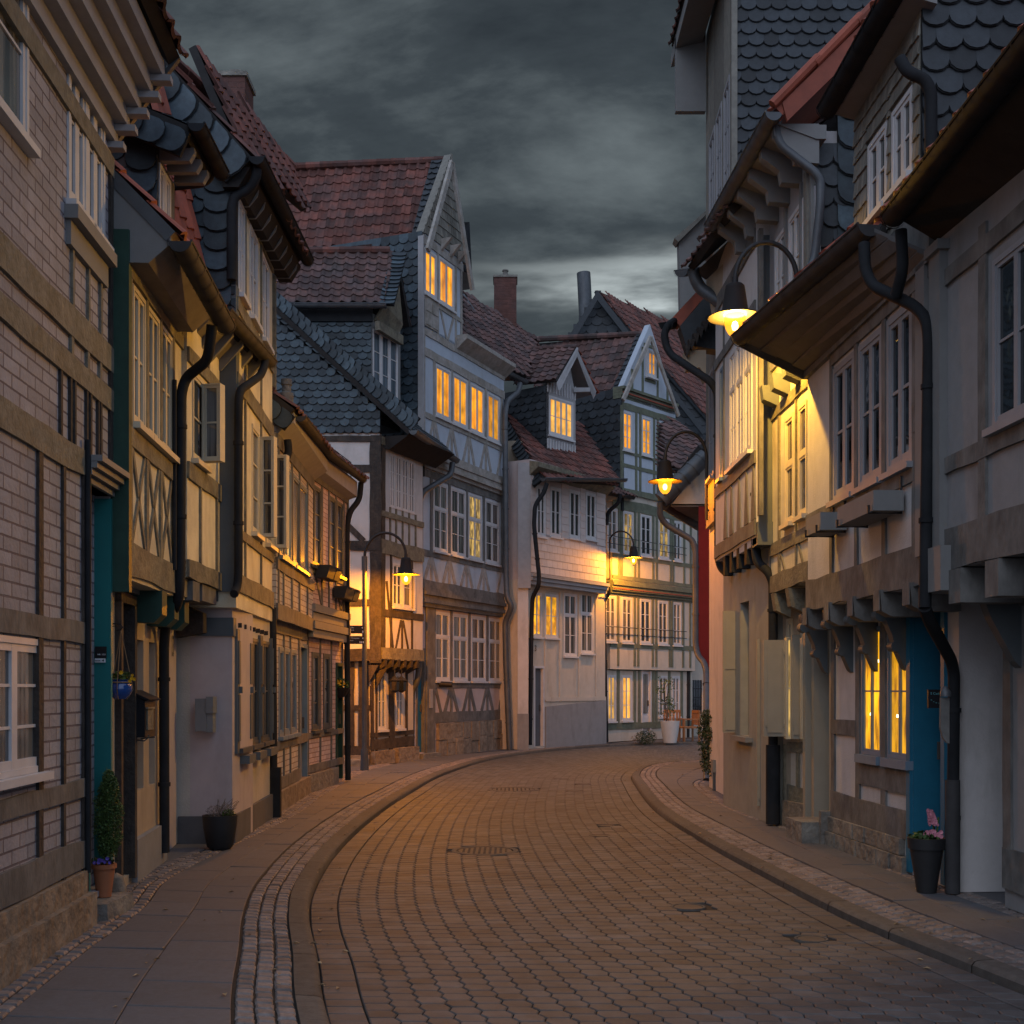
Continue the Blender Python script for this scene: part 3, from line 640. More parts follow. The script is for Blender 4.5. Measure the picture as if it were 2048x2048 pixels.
# kerbs
def offs(A, B, d): return [a+(b-a).normalized()*d for a, b in zip(A, B)]
for (K, W_, nm) in ((KL, WL, 'l'), (KR, WR, 'r')):
    A, B = resample(K, W_, .25); kb = MB(); ks = MB()
    i = 0
    while i < len(A)-5:
        for seg in [(i, i+4)]:
            prof = [(0.0, ZR-.03), (0.004, ZR+.045), (.022, -.006), (.05, .0), (.155, .001), (.158, -.04)]; rings = []
            for q in range(seg[0], seg[1]+1):
                d = (B[q]-A[q]).normalized(); base = A[q]
                if q == seg[0]: base = A[q].lerp(A[q+1], .02)
                if q == seg[1]: base = A[q].lerp(A[q-1], .02)
                rings.append([V((base.x+d.x*o, base.y+d.y*o, z)) for o, z in prof])
            m_ = len(prof); vs = [p for r_ in rings for p in r_]; fs = []
            for a in range(len(rings)-1):
                for b_ in range(m_-1): fs.append([a*m_+b_, (a+1)*m_+b_, (a+1)*m_+b_+1, a*m_+b_+1])
            kb.add(vs, fs)
        i += 4
    struct(kb, 'kerb', 'kerb', smooth=True)
    bed = MB(); strip(bed, offs(A, B, .1), offs(B, A, -.9), -.017); struct(bed, 'pavement_bed', 'joint')
    # setts beside the kerb, slabs, setts at the wall
    st = MB(); A, B = resample(K, W_, .115); row = .107
    for r in range(3):
        for q in range(len(A)-2):
            if A[q].y > 34: continue
            o0, o1 = .168+r*row, .168+(r+1)*row-.012; d0, d1 = (B[q]-A[q]).normalized(), (B[q+1]-A[q+1]).normalized()
            j0, j1 = R_(.06, .13), R_(.02, .06); s_ = (r % 2)*.5
            a, b = A[q].lerp(A[q+1], s_), A[q+1].lerp(A[q+2], s_)
            p = [a.lerp(b, j0)+d0*(o0+R_(-.004, .005)), a.lerp(b, 1-j1)+d1*(o0+R_(-.004, .005)), a.lerp(b, 1-j1)+d1*(o1+R_(-.005, .004)), a.lerp(b, j0)+d0*(o1+R_(-.005, .004))]
            block(st, p, R_(-.003, .003), .011, .018)
    SW = .30 if nm == 'l' else .16
    for r in range(3 if nm == 'l' else 2):
        for q in range(len(A)-2):
            if A[q].y > 26: continue
            d = (A[q]-B[q]).normalized(); d1 = (A[q+1]-B[q+1]).normalized(); L = (A[q]-B[q]).length
            o0 = SW-.1*(r+1)+.006; o1 = SW-.1*r-.006; s_ = (r % 2)*.5; a, b = B[q].lerp(B[q+1], s_), B[q+1].lerp(B[q+2], s_); j0, j1 = R_(.05, .12), R_(.04, .1)
            block(st, [a.lerp(b, j0)+d*o0, a.lerp(b, j0)+d*o1, a.lerp(b, 1-j1)+d1*o1, a.lerp(b, 1-j1)+d1*o0], R_(-.004, .004), .011, .018)
    struct(st, 'pavement_setts', 'sett')
    sb = MB(); A, B = resample(K, W_, .09); q = 0; c = 0
    while q < len(A)-8:
        for r in range(2):
            q0 = q+(3 if r else 0); q1 = q0+6
            if q1 >= len(A): continue
            def pt(qq, f):
                L = (B[qq]-A[qq]).length; d = (B[qq]-A[qq])/L; a, b = .50, L-SW-.01; return A[qq]+d*(a+(b-a)*f)
            f0, f1 = (0, .497) if r == 0 else (.503, 1)
            ps = [pt(q0, f0), pt(q0+3, f0), pt(q1, f0).lerp(pt(q0, f0), .012), pt(q1, f1).lerp(pt(q0, f1), .012), pt(q0+3, f1), pt(q0, f1)]
            block(sb, ps, R_(-.001, .001), .004, .018)
        q += 6
    struct(sb, 'pavement_slabs', 'slab')
# skirts of ground under the houses
gr = MB(); strip(gr, [p+V((-6, 0)) for p in WL], [p+V((.02, 0)) for p in WL], -.005); strip(gr, [p+V((-.02, 0)) for p in WR], [p+V((7, 0)) for p in WR], -.005); struct(gr, 'ground_edge', 'slab')
names = ['large round iron manhole cover set in the near part of the paved road', 'round iron manhole cover set in the road farther off, left of its middle', 'small pale valve cover low in the road at the right of the middle', 'small valve cover in the road, on the right half level with the near manhole', 'tiny valve cap just behind the small valve cover on the right half of the road', 'small square valve cap right of the far manhole cover', 'small valve cap behind the square cap, right of the far manhole', 'drain grating in the road against the right kerb', 'farthest small valve cap in the middle of the road', 'small valve cover at the bottom of the picture near the right kerb']
for i, (x, y, r) in enumerate(MH):
    t = T('manhole_cover' if r > .3 else ('drain_grating' if i == 7 else 'valve_cover'), names[i], 'manhole cover' if r > .3 else ('drain' if i == 7 else 'valve cover'), (x, y, ZR), 'iron covers let into the road')
    c = MB(); c.lathe((x, y, 0), [(0, ZR-.001), (r*.82, ZR+.001), (r*.84, ZR-.008)], 28)
    if r > .3:
        for a in range(-5, 6):
            for b in range(-5, 6):
                if (a*a+b*b)**.5 < 4.6: c.box(x+a*r*.16-.012, x+a*r*.16+.012, y+b*r*.16-.012, y+b*r*.16+.012, ZR+.001, ZR+.006)
    t.part(c, 'lid', 'cast_iron')
    c = MB(); c.lathe((x, y, 0), [(r*.86, ZR-.012), (r*.87, ZR+.003), (r*1.02, ZR+.004), (r*1.06, ZR-.012)], 28); t.part(c, 'rim', 'kerb')

# ---------------------------------------------------------------- houses on the left
def pipe_bracket(t, p, d): pass
# L1: grey painted brick infill with timbers tinted with lamp yellow, at the left edge
fc = Fac((-2.70, 4.2), (-2.965, 9.02)); sD = lambda D: (D-4.2)/(9.02-4.2)*fc.L
t = T('timber_framed_house', 'grey brick-infilled house with lamp-tinted beams at the left edge, next to the teal doorway', 'house', (-2.9, 7.5, 0), 'half-timbered houses along the left side')
dh = (sD(8.42), sD(8.98), .16, 3.02, dict(none=1))
wz0 = fc.zx(134, 399)
s134, s170, s206 = fc.sx(134), fc.sx(171), fc.sx(207)
wins = [(s134, s170, wz0, 6.45, {}), (s170, s206, wz0, 6.45, {}), (sD(6.5), sD(7.45), 1.1, 1.9, {}), (sD(6.0), sD(7.2), wz0, 6.3, {})]
storey(t, fc, 0, fc.L, .12, 6.9, [dh]+wins, 'brick_grey', common=dict(cols=2, rows=3, g='g_curtain', sw=.045))
hb = [(0, fc.L, 4.02, .19), (0, fc.L, 3.72, .15), (0, fc.L, 3.13, .17), (0, sD(8.3), 1.98, .14), (0, sD(8.3), .93, .12), (0, sD(8.3), .48, .2), (0, fc.L, 5.45, .14)]
frame(t, fc, 'timber_lamp_tint', H=hb[:3]+hb[6:])
frame(t, fc, 'timber_grey', H=hb[3:6])
vs = [(sD(8.33), .1, 3.2, .11), (fc.L-.045, 3.1, 5.5, .08), (sD(7.86), .1, 3.1, .05), (sD(7.4), .4, 3.1, .08), (sD(6.2), .4, 3.1, .1)]
frame(t, fc, 'timber_dark', Vs=vs)
for x in (146, 170, 193): frame(t, fc, 'timber_dark', Vs=[(fc.sx(x), 3.2, 3.65, .03)])
for x in (140, 172, 197): frame(t, fc, 'timber_lamp_tint', Vs=[(fc.sx(x), 3.78, 3.95, .05), (fc.sx(x)+.02, 4.1, wz0-.12, .035)])
for D in (7.8, 8.0, 8.45, 8.7): frame(t, fc, 'timber_dark', Vs=[(sD(D), 3.2, 3.65, .035)])
b = t.mb('window_apron', 'board_grey'); b.fbox(fc, s134-.06, s206+.03, wz0-.14, wz0-.05, 0, .09); b.fbox(fc, s134-.03, s206, wz0-.3, wz0-.14, 0, .035)
b = t.mb('plinth', 'stone'); b.fbox(fc, 0, sD(8.3), -.05, .22, -.3, .10); b.fbox(fc, 0, sD(8.25), .22, .37, -.2, .05)
# teal door recess
b = t.mb('doorway', 'teal'); b.fbox(fc, dh[0]+.0, dh[1], .16, 3.02, -.24, -.17); b.fbox(fc, dh[1]-.012, dh[1]+.03, .16, 3.0, -.17, .012); b.fbox(fc, dh[0], dh[0]+.03, .16, 3.0, -.17, .012)
b = t.mb('door_canopy', 'board_grey')
for k in range(4): b.fbox(fc, dh[0]-.12, dh[1]+.05, 3.02+k*.045, 3.02+(k+1)*.045-.003, -.1, .03+k*.035)
# stepped cornice and roof
b = t.mb('cornice', 'board_white')
for k in range(5):
    b.fbox(fc, 0, fc.L, 5.62+k*.125, 5.62+(k+1)*.125-.002, -.1, .05+k*.085)
    for q in range(1):
        s_ = fc.L-.0-q*.42
        if s_ > 0: b.fbox(fc, s_-.09, s_, 5.62+k*.125-.05, 5.62+k*.125-.003, .0, .11+k*.085)
W = fc.W
roof(t, [W(0, 6.3, .5), W(fc.L+.05, 6.3, .5), W(fc.L+.05, 8.9, -1.6), W(0, 8.9, -1.6)], 'tile_red', name='roof')
b = t.mb('verge_board', 'zinc'); b.beam(Fac(W(fc.L+.04, 0, -.02)[:2], W(fc.L+.04, 0, .9)[:2]), (0, 5.60), (.50, 6.30), .03, -.02, .03, jit=0)
pipe(t, [(176, 880, 8.3), (176, 1745, 8.3)], .022, 'zinc_dark', name='drain_pipe', collars=False)
t.flush()

# L2: green corner post, ochre timbers, beige plaster ground floor
fu = Fac((-2.86, 9.06), (-3.03, 11.4)); fg = Fac((-3.04, 9.04), (-3.29, 11.45))
t = T('timber_framed_house', 'yellowish house with dark green corner post, beige plaster ground floor and two blind niches', 'house', (-3.1, 10.2, 0), 'half-timbered houses along the left side')
dr = (fg.sx(232), fg.sx(262), .08, 2.28, dict(none=1))
ni = [(*[fg.sx(a) for a in p], .74, 2.02, dict(none=1)) for p in ((272.5, 287), (298, 310))]
storey(t, fg, 0, fg.L, 0, 2.6, [dr]+ni, 'plaster_beige', dep=.13)
t.mb('doorway', 'timber_dark').fbox(fg, dr[0], dr[1], .08, 2.28, -.16, -.12); b = t.mb('doorway', 'timber_dark'); b.fbox(fg, dr[1]-.08, dr[1], .05, 2.3, -.1, .05); b.fbox(fg, dr[0]-.04, dr[0]+.03, .05, 2.3, -.1, .05); b.fbox(fg, dr[0]-.04, dr[1], 2.28, 2.36, -.1, .05)
b = t.mb('door_hood', 'board_grey'); b.fbox(fg, dr[0]+.05, dr[1]+.05, 2.38, 2.58, 0, .06)
b = t.mb('plinth', 'plaster_grey'); b.fbox(fg, dr[1]+.02, fg.L, -.05, .35, -.1, .05)
uw = [wx(fu, a, c, y0, y1) for a, c, y0, y1 in ((264, 289, 575, 855), (293, 317, 600, 880), (320, 343, 622, 905))]
uw = [(a, b_, 3.62, 4.66, {}) for a, b_, _, _, _ in uw]
storey(t, fu, 0, fu.L, 2.42, 5.15, uw, 'plaster_yellow', common=dict(cols=2, rows=2, g='g_curtain', fr='frame_cream', sw=.03, bw=.035))
frame(t, fu, 'timber_olive', H=[(0, fu.L, 2.57, .24), (0, fu.L, 3.49, .15), (0, fu.L, 4.74, .12)])
px = [fu.sx(x) for x in (258, 291, 319, 344, 366)]
frame(t, fu, 'timber_olive', Vs=[(p, 2.6, 4.74, .075) for p in px])
for a, c in zip(px[:-1], px[1:]):
    frame(t, fu, 'timber_olive', Dg=[((a+.04, 2.68), (c-.06, 3.42), .05), ((c-.04, 2.68), (a+.06, 3.42), .05)])
b = t.mb('corner_post', 'green_dark'); b.fbox(fu, -.05, .035, 2.32, 5.0, -.115, .025)
b = t.mb('beam_end', 'green_dark')
for x0, x1 in ((265, 276), (293, 303), (316, 326)):
    a, c = fg.sx(x0), fg.sx(x1); b.prism([fg.W(a, 2.16, 0), fg.W(a, 2.42, 0), fg.W(a, 2.42, .24), fg.W(a, 2.22, .24), fg.W(a, 2.15, .17)], fg.W(c, 0)-fg.W(a, 0))
# boxed eave with a cove, gutter
pr = [(-.10, 5.41), (.325, 5.0), (.32, 4.91), (.16, 4.765), (-.10, 4.765)]
b = t.mb('eave_box', 'board_grey'); b.prism([fu.W(-.02, z, n) for n, z in pr], fu.W(.012, 0)-fu.W(0, 0))
b = t.mb('soffit', 'soffit_beige'); b.prism([fu.W(-.008, z, n) for n, z in pr], fu.W(1.75, 0)-fu.W(0, 0))
ge = [fu.W(-.03, 4.93, .39), fu.W(1.55, 4.78, .47)]
gutter(t, *ge, r=.085, m='copper_brown', step=.2)
pipe(t, [(424, 650, 10.45), (420, 690, 10.5), (414, 722, 10.6), (371, 756, 10.75), (362, 790, 10.72), (360, 1150, 10.72), (357, 1205, 10.75), (333, 1240, 11.1), (328, 1285, 11.2), (329, 1705, 11.22)], .046, 'zinc_dark')
pipe(t, [(349, 760, 10.62), (349, 1140, 10.62)], .02, 'zinc_dark', name='cable_duct', collars=False)
roof(t, [fu.W(-.03, 5.0, .36), fu.W(2.3, 5.0, .40), fu.W(2.3, 6.8, -1.4), fu.W(-.03, 6.8, -1.4)], 'tile_bright', name='roof', base='zinc')
# slate dormer on that roof
sd = Fac((-5.2, 10.15), (-2.95, 10.15)); fd = Fac((-2.95, 10.15), (-2.98, 10.75))
slatewall(t, [sd.W(0, 5.0), sd.W(sd.L, 5.0), sd.W(sd.L, 6.05), sd.W(0, 7.0)], w=.22, h=.17)
storey(t, fd, 0, .62, 5.0, 6.05, [(.03, .22, 5.35, 6.0, {}), (.24, .43, 5.35, 6.0, {})], 'plaster_dark', body=1.5, common=dict(cols=1, rows=2, g='g_dark', sw=.03))
e0_, e1_, r0_, r1_ = V((-2.64, 10.0, 6.22)), V((-2.66, 10.85, 6.22)), V((-4.6, 10.0, 7.05)), V((-4.6, 10.85, 7.05))
roof(t, [e0_, e1_, r1_, r0_], 'slate', 'scale', .22, .18, name='dormer_roof', lift=.014)
band(t, r0_+V((0, -.02, -.06)), e0_+V((0, -.02, -.06)), -.21, nrm=(0, -1, 0), h=.19)
band(t, sd.W(1.6, 5.2, .012), sd.W(1.6, 6.6, .012), .24, nrm=(0, -1, 0)); band(t, sd.W(sd.L-.26, 5.15, .014), sd.W(sd.L-.26, 6.1, .014), -.25, nrm=(0, -1, 0))
b = t.mb('rafter_end', 'board_grey')
for k in range(3): b.prism([(-2.95, 10.2+k*.22, 6.02), (-2.70, 10.2+k*.22, 6.02), (-2.66, 10.2+k*.22, 6.09), (-2.66, 10.2+k*.22, 6.13), (-2.95, 10.2+k*.22, 6.13)], (0, .07, 0))
gutter(t, e0_+V((.06, -.05, -.0)), e1_+V((.06, .05, -.0)), .068, 'zinc_dark', .18)
pipe(t, [(424, 300, 10.85), (424, 345, 10.85), (410, 365, 11.1), (350, 372, 11.6)], .042, 'zinc_dark', collars=False)
t.flush()

# L3: narrow yellow house with an open casement
fu = Fac((-2.96, 11.1), (-3.0, 12.5)); fg = Fac((-3.31, 11.4), (-3.46, 12.56))
t = T('timber_framed_house', 'narrow yellow house with one casement open, jettied over a pale recessed doorway numbered 13', 'house', (-3.2, 11.9, 0), 'half-timbered houses along the left side')
wall(t.mb('wall', 'plaster_pink'), fg, 0, fg.L, 0, 2.75)
w1 = (fu.sx(384), fu.sx(408), 3.74, 4.55, dict(cols=1, rows=2, g='g_dark', fr='frame_cream', bw=.03, sw=.03))
storey(t, fu, 0, fu.L, 2.62, 5.25, [w1], 'plaster_yellow')
frame(t, fu, 'timber_olive', H=[(0, fu.L, 2.70, .17), (0, fu.L, 3.60, .16), (0, fu.L, 4.66, .14)], Vs=[(fu.sx(399), 2.7, 3.6, .05), (fu.sx(432), 2.7, 3.6, .06), (fu.sx(415), 4.6, 5.2, .05)])
b = t.mb('joist', 'timber_grey'); b.fbox(fu, .15, .42, 2.42, 2.60, -.4, .02); b.fbox(fu, .62, 1.25, 2.45, 2.61, -.35, .0)
b = t.mb('lintel', 'timber_dark'); b.prism([P(352, 1220, 12.4), P(376, 1212, 12.4), P(406, 1226, 12.4), P(406, 1265, 12.4), P(352, 1275, 12.4)], (0, .15, 0))
oc = Fac(fu.W(fu.sx(403), 0, 0)[:2], (fu.W(fu.sx(403), 0, .2)+V((.0, -.05, 0)))[:2])
window(t, oc, .01, .20, 3.78, 4.52, cols=1, rows=2, g='g_curtain', fr='frame_cream', bw=.012, sw=.028, sill=False)
ga, gb = P(446, 618, 11.5), P(540, 697, 13.45); gb.z = ga.z+.03
gutter(t, ga, gb, .075, 'copper_brown', .2)
b = t.mb('soffit', 'soffit_beige'); b.prism([ga+V((-.03, 0, -.0)), ga+V((-.3, 0, -.28)), ga+V((-.6, 0, -.28)), ga+V((-.6, 0, 0))], gb-ga+V((-.1, 0, 0)))
b = t.mb('rafter_end', 'board_grey')
for k in range(5):
    c = ga.lerp(gb, .1+.2*k); b.prism([c+V((-.06, 0, -.02)), c+V((-.06, 0, -.09)), c+V((-.28, 0, -.34)), c+V((-.42, 0, -.34)), c+V((-.42, 0, -.02))], (0, .05, 0))
roof(t, [ga+V((-.04, 0, .02)), gb+V((-.04, 0, .02)), gb+V((-2.2, 0, 1.9)), ga+V((-2.2, 0, 1.9))], 'tile_bright', name='roof')
roof(t, [(-3.10, 11.55, 5.45), (-3.10, 12.5, 5.45), (-3.55, 12.5, 7.7), (-3.55, 11.55, 7.7)], 'tile_bright', name='steep_roof', w=.27, h=.36, amp=.05, out=(1, -.1, .3))
pipe(t, [(532, 712, 13.2), (528, 735, 13.1), (520, 752, 13.0), (478, 782, 12.4), (477, 830, 12.4), (477, 1150, 12.4), (474, 1178, 12.38), (468, 1188, 12.25)], .044, 'zinc_dark')
t.flush()

# L4: tall house with slate side, shutters at street level
fu = Fac((-2.84, 12.55), (-2.98, 15.15)); fg = Fac((-2.905, 12.68), (-3.02, 15.2)); fs = Fac((-3.46, 12.66), (-2.905, 12.66)); fsu = Fac((-4.6, 12.53), (-2.84, 12.53))
t = T('timber_framed_house', 'tall slate-sided house with grey shutters at street level and two casements standing open above', 'house', (-3.0, 13.9, 0), 'half-timbered houses along the left side')
sh = [(fg.sx(a), fg.sx(b_), .97, 2.18) for a, b_ in ((474, 493), (497, 516), (520, 538))]
storey(t, fg, 0, fg.L, 0, 2.62, [(a, b_, c, d, dict(cols=2, rows=2, g='g_dark', fr='frame_dark')) for a, b_, c, d in sh], 'plaster_cream')
wall(t.mb('wall', 'plaster_pink'), fs, 0, fs.L, 0, 2.72, body=1.0)
t.mb('plinth', 'plaster_dark').fbox(fg, -.02, fg.L, -.05, .29, -.1, .04); t.mb('plinth', 'plaster_dark').fbox(fs, 0, fs.L+.04, -.05, .28, -.1, .035)
t.mb('side_beam', 'shutter_grey').fbox(fs, .10, fs.L+.02, 2.15, 2.34, -.1, .03)
for i, (a, b_, c, d) in enumerate(sh):
    for q in (a-.16, b_+.01):
        s_ = MB(); s_.fbox(fg, q, q+.15, c-.05, d+.05, .0, .035)
        for k in range(2): s_.fbox(fg, q+.03, q+.12, c+.08+k*(d-c)*.5, c+(k+1)*(d-c)*.47, .035, .05)
        s_.fbox(fg, q+.05, q+.09, (c+d)/2-.02, (c+d)/2+.05, .035, .075); t.part(s_, 'shutter', 'shutter_grey')
    s_ = MB(); s_.fbox(fg, a+.08, b_-.08, c-.17, c-.08, 0, .12); t.part(s_, 'window_sill', 'shutter_grey')
for k in range(7): t.mb('shutter_hook', 'iron').fbox(fg, fg.sx(474)+k*.3, fg.sx(474)+k*.3+.015, 2.25, 2.30, 0, .05)
lw = [(fu.sx(503), fu.sx(517), 3.35, 4.55), (fu.sx(531), fu.sx(545), 3.35, 4.55)]
up = [(fu.sx(a), fu.sx(b_), 5.72, 6.72) for a, b_ in ((476, 489), (499, 514), (523, 537))]
storey(t, fu, 0, fu.L, 2.44, 7.1, [(a, b_, c, d, dict(cols=1, rows=3, g='g_curtain', fr='frame_cream')) for a, b_, c, d in lw]+[(a, b_, c, d, dict(cols=2, rows=2, g='g_net', fr='frame_white')) for a, b_, c, d in up], 'plaster_yellow')
frame(t, fu, 'timber_olive', H=[(0, fu.L, 2.70, .2), (0, fu.L, 3.22, .1), (0, fu.L, 4.78, .17), (0, fu.L, 5.58, .14), (0, fu.L, 6.82, .12)], Vs=[(fu.sx(x), 2.7, 6.8, .06) for x in (489, 521, 549)])
for k, x in enumerate((519, 546)):
    b0 = fu.W(fu.sx(x), 0, .01); oc = Fac(b0[:2], (b0+V((.17, -.03, 0)))[:2]); window(t, oc, 0, .17, 3.36, 4.52, cols=1, rows=3, g='g_curtain', fr='frame_cream', bw=.012, sw=.026, sill=False)
b = t.mb('corner_casing', 'shutter_grey'); b.fbox(fsu, fsu.L-.185, fsu.L+.01, 2.60, 5.75, -.12, .025); b.fbox(fsu, fsu.L-.4, fsu.L-.18, 2.5, 5.2, -.12, .005)
slatewall(t, [fsu.W(0, 5.1, .01), fsu.W(fsu.L+.0, 5.1, .01), fsu.W(fsu.L, 7.1, .01), fsu.W(0, 9.0, .01)], w=.18, h=.14)
band(t, fsu.W(fsu.L-.32, 5.3, .03), fsu.W(fsu.L-.32, 7.1, .03), -.28, nrm=(0, -1, 0), h=.19)
ea, eb = V((-2.64, 12.36, 7.0)), V((-2.70, 15.7, 7.14)); ra, rb = V((-4.3, 12.36, 8.85)), V((-4.3, 15.7, 8.95))
roof(t, [ea, eb, rb, ra], 'tile_red', name='roof')
band(t, ra+V((0, -.03, -.04)), ea+V((0, -.03, -.04)), -.34, nrm=(0, -1, 0), h=.24)
gutter(t, ea+V((.06, -.05, -.02)), eb+V((.06, .05, 0)), .08, 'zinc_dark', .22)
b = t.mb('soffit', 'soffit_dark'); b.prism([ea+V((-.02, .02, -.10)), ea+V((-.32, .02, -.05)), ea+V((-.3, .02, -.3)), ea+V((-.14, .02, -.3))], eb-ea)
for k in range(9):
    c = ea.lerp(eb, .06+k*.11); b = t.mb('rafter_end', 'board_grey'); b.prism([c+V((-.03, 0, -.10)), c+V((-.05, 0, -.2)), c+V((-.14, 0, -.31)), c+V((-.34, 0, -.31)), c+V((-.34, 0, -.10))], (0, .02, 0))
pipe(t, [(512, 322, 12.45), (514, 352, 12.45), (500, 378, 12.5), (470, 392, 12.48), (463, 410, 12.46), (463, 560, 12.46)], .05, 'zinc_dark')
pipe(t, [(545, 1215, 15.25), (547, 1560, 15.25)], .05, 'zinc_dark', collars=False); t.mb('pipe_foot', 'zinc_dark').fbox(fg, fg.L+.0, fg.L+.11, 0, .62, .0, .13)
t.flush()

# tall tiled roof and chimney behind L4
t = T('tiled_house', 'tall red-tiled roof with a brick chimney rising behind the slate-sided house on the left', 'house', (-4.0, 18, 0))
roof(t, [P(480, 300, 14.2), P(572, 440, 18.0), P(584, 333, 18.5), P(340, 118, 14.6)], 'tile_red', name='roof', w=.22, h=.3)
ridge(t.mb('ridge', 'tile_red'), P(340, 118, 14.6), P(584, 333, 18.5), .08)
t.mb('wall', 'plaster_dark').box(-6.5, -3.95, 16.2, 20.0, 0, 7.9)
c0 = P(434, 255, 17); cz = P(434, 152, 17).z; X0, X1 = P(434, 0, 17).x, P(490, 0, 17).x
t.mb('chimney', 'brick_red').box(X0, X1, 17, 17.55, 8.6, cz); t.mb('chimney_cap', 'stone_grey').box(X0-.03, X1+.03, 16.97, 17.58, cz, cz+.06)
t.mb('chimney_cap', 'stone_grey').box(X0+.14, X0+.30, 17.15, 17.35, cz+.06, cz+.17)
t.flush()
# L5: low painted brick house in two bays
ga_ = Fac((-3.06, 15.28), (-3.16, 18.75)); gb_ = Fac((-3.16, 18.75), (-2.95, 21.25))
ua = Fac((-2.96, 15.3), (-3.06, 18.75)); ub = Fac((-3.06, 18.75), (-2.86, 21.2))
t = T('timber_framed_house', 'low house of painted brick between timbers, flower boxes under its upper windows', 'house', (-3.1, 18, 0), 'half-timbered houses along the left side')
gw = [(ga_.sx(a), ga_.sx(b), .97, 2.16, dict(cols=1, rows=1, g='g_curtain', fr='frame_blue', bw=.05)) for a, b in ((557, 566), (568, 579), (581, 592))]
bw = [(gb_.sx(a), gb_.sx(b), .95, 2.18, dict(cols=1, rows=3, g='g_dark', fr='frame_dark', bw=.06)) for a, b in ((623, 637), (646, 659))]
dd = (ga_.sx(598), ga_.sx(613), .05, 2.28, dict(none=1)); de = (gb_.sx(671), gb_.sx(684), .05, 2.05, dict(none=1))
storey(t, ga_, 0, ga_.L, .0, 2.62, gw+[dd], 'brick_paint'); storey(t, gb_, 0, gb_.L, 0, 2.62, bw+[de], 'brick_pink')
door(t, ga_, *dd[:4], m='plaster_grey', fr='frame_blue', n=-.06); door(t, gb_, *de[:4], m='green_dark', fr='green_dark', n=-.04)
uwa = [(ua.sx(a), ua.sx(b), 3.30, 4.55, dict(cols=c, rows=r, g=g, fr='frame_blue')) for a, b, c, r, g in ((556, 564, 1, 2, 'lit_glow'), (566, 581, 2, 1, 'lit_glow'), (585, 614, 2, 1, 'g_net'))]
uwb = [(ub.sx(a), ub.sx(b), 3.50, 4.75, dict(cols=c, rows=3, g='g_curtain', fr='frame_dark')) for a, b, c in ((617, 641, 2), (658, 670, 1), (673, 685, 1))]
storey(t, ua, 0, ua.L, 2.5, 5.02, uwa, 'brick_paint'); storey(t, ub, 0, ub.L, 2.5, 5.15, uwb, 'brick_pink')
frame(t, ga_, 'timber_grey', H=[(0, ga_.L, 2.42, .16), (0, ga_.L, .86, .12), (0, dd[0], .35, .17)], Vs=[(v, .3, 2.4, .06) for v in (.02, gw[0][1]+.03, gw[1][1]+.03, dd[0]-.05, dd[1]+.05)])
frame(t, gb_, 'timber_grey', H=[(0, gb_.L, .36, .12), (0, gb_.L, .88, .09)], Vs=[(v, .3, 2.4, .06) for v in (.05, bw[0][1]+.09, bw[1][1]+.1, gb_.L-.05)])
frame(t, ua, 'timber_grey', H=[(0, ua.L, 2.58, .2), (0, ua.L, 3.18, .15), (0, ua.L, 4.74, .17)], Vs=[(ua.sx(x), 2.6, 4.8, .07) for x in (556, 566, 583, 598, 614)])
for k in range(4): t.mb('ledge', 'board_grey').fbox(ub, -.1, ub.L, 2.40+k*.13, 2.40+(k+1)*.13-.012, -.05, .03+(k % 2)*.03)
frame(t, ub, 'timber_grey', H=[(0, ub.L, 3.42, .08), (0, ub.L, 4.86, .1)], Vs=[(ub.sx(x), 2.9, 4.9, .06) for x in (617, 643, 657, 671, 687, 695)], Dg=[((.1, 3.4), (.5, 2.95), .06), ((1.5, 3.4), (1.9, 2.95), .06), ((2.3, 3.4), (1.95, 2.95), .06)])
t.mb('plinth', 'stone').fbox(ga_, 0, ga_.L, -.05, .26, -.1, .07); t.mb('plinth', 'stone_grey').fbox(gb_, 0, de[0], -.05, .28, -.1, .06)
t.mb('eave_board', 'board_white').prism([ua.W(0, 4.80, .0), ua.W(0, 4.95, .22), ua.W(0, 5.12, .22), ua.W(0, 5.12, 0)], ua.W(ua.L, 0)-ua.W(0, 0)); t.mb('eave_board', 'board_white').prism([ub.W(0, 4.88, 0), ub.W(0, 4.94, .17), ub.W(0, 5.20, .17), ub.W(0, 5.20, 0)], ub.W(ub.L, 0)-ub.W(0, 0))
g0, g1, g2 = ua.W(.15, 5.06, .28), ua.W(ua.L, 5.20, .28), ub.W(ub.L+.1, 5.26, .25)
gutter(t, g0, g1, .07, 'copper_brown', .25); gutter(t, g1, g2, .07, 'copper_brown', .25)
roof(t, [ua.W(-.1, 5.1, .24), ua.W(ua.L, 5.24, .24), ua.W(ua.L, 6.35, -1.3), ua.W(-.1, 6.25, -1.3)], 'tile_red', name='roof'); roof(t, [ub.W(0, 5.24, .24), ub.W(ub.L+.05, 5.3, .22), ub.W(ub.L+.05, 6.5, -1.3), ub.W(0, 6.4, -1.3)], 'tile_red', name='roof')
band(t, ua.W(-.1, 5.0, .25), ua.W(-.1, 6.2, -1.3), .22, nrm=(0, -1, 0))
vp = P(573, 780, 17.5); b = t.mb('vent_pipe', 'stone_grey', True); b.lathe(vp, [(.0, -.25), (.10, -.25), (.10, -.05), (.065, -.03), (.065, .06), (.08, .07), (.08, .15), (0, .15)], 14)
b = t.mb('snow_guard', 'iron')
A_, B_ = P(632, 872, 19.4), P(702, 925, 21.0)
for k in range(4): b.tube([A_+V((0, 0, -.09*k)), B_+V((0, 0, -.09*k))], .008, 5)
for k in range(9): c = A_.lerp(B_, k/8); b.tube([c, c+V((.0, 0, -.30))], .008, 5)
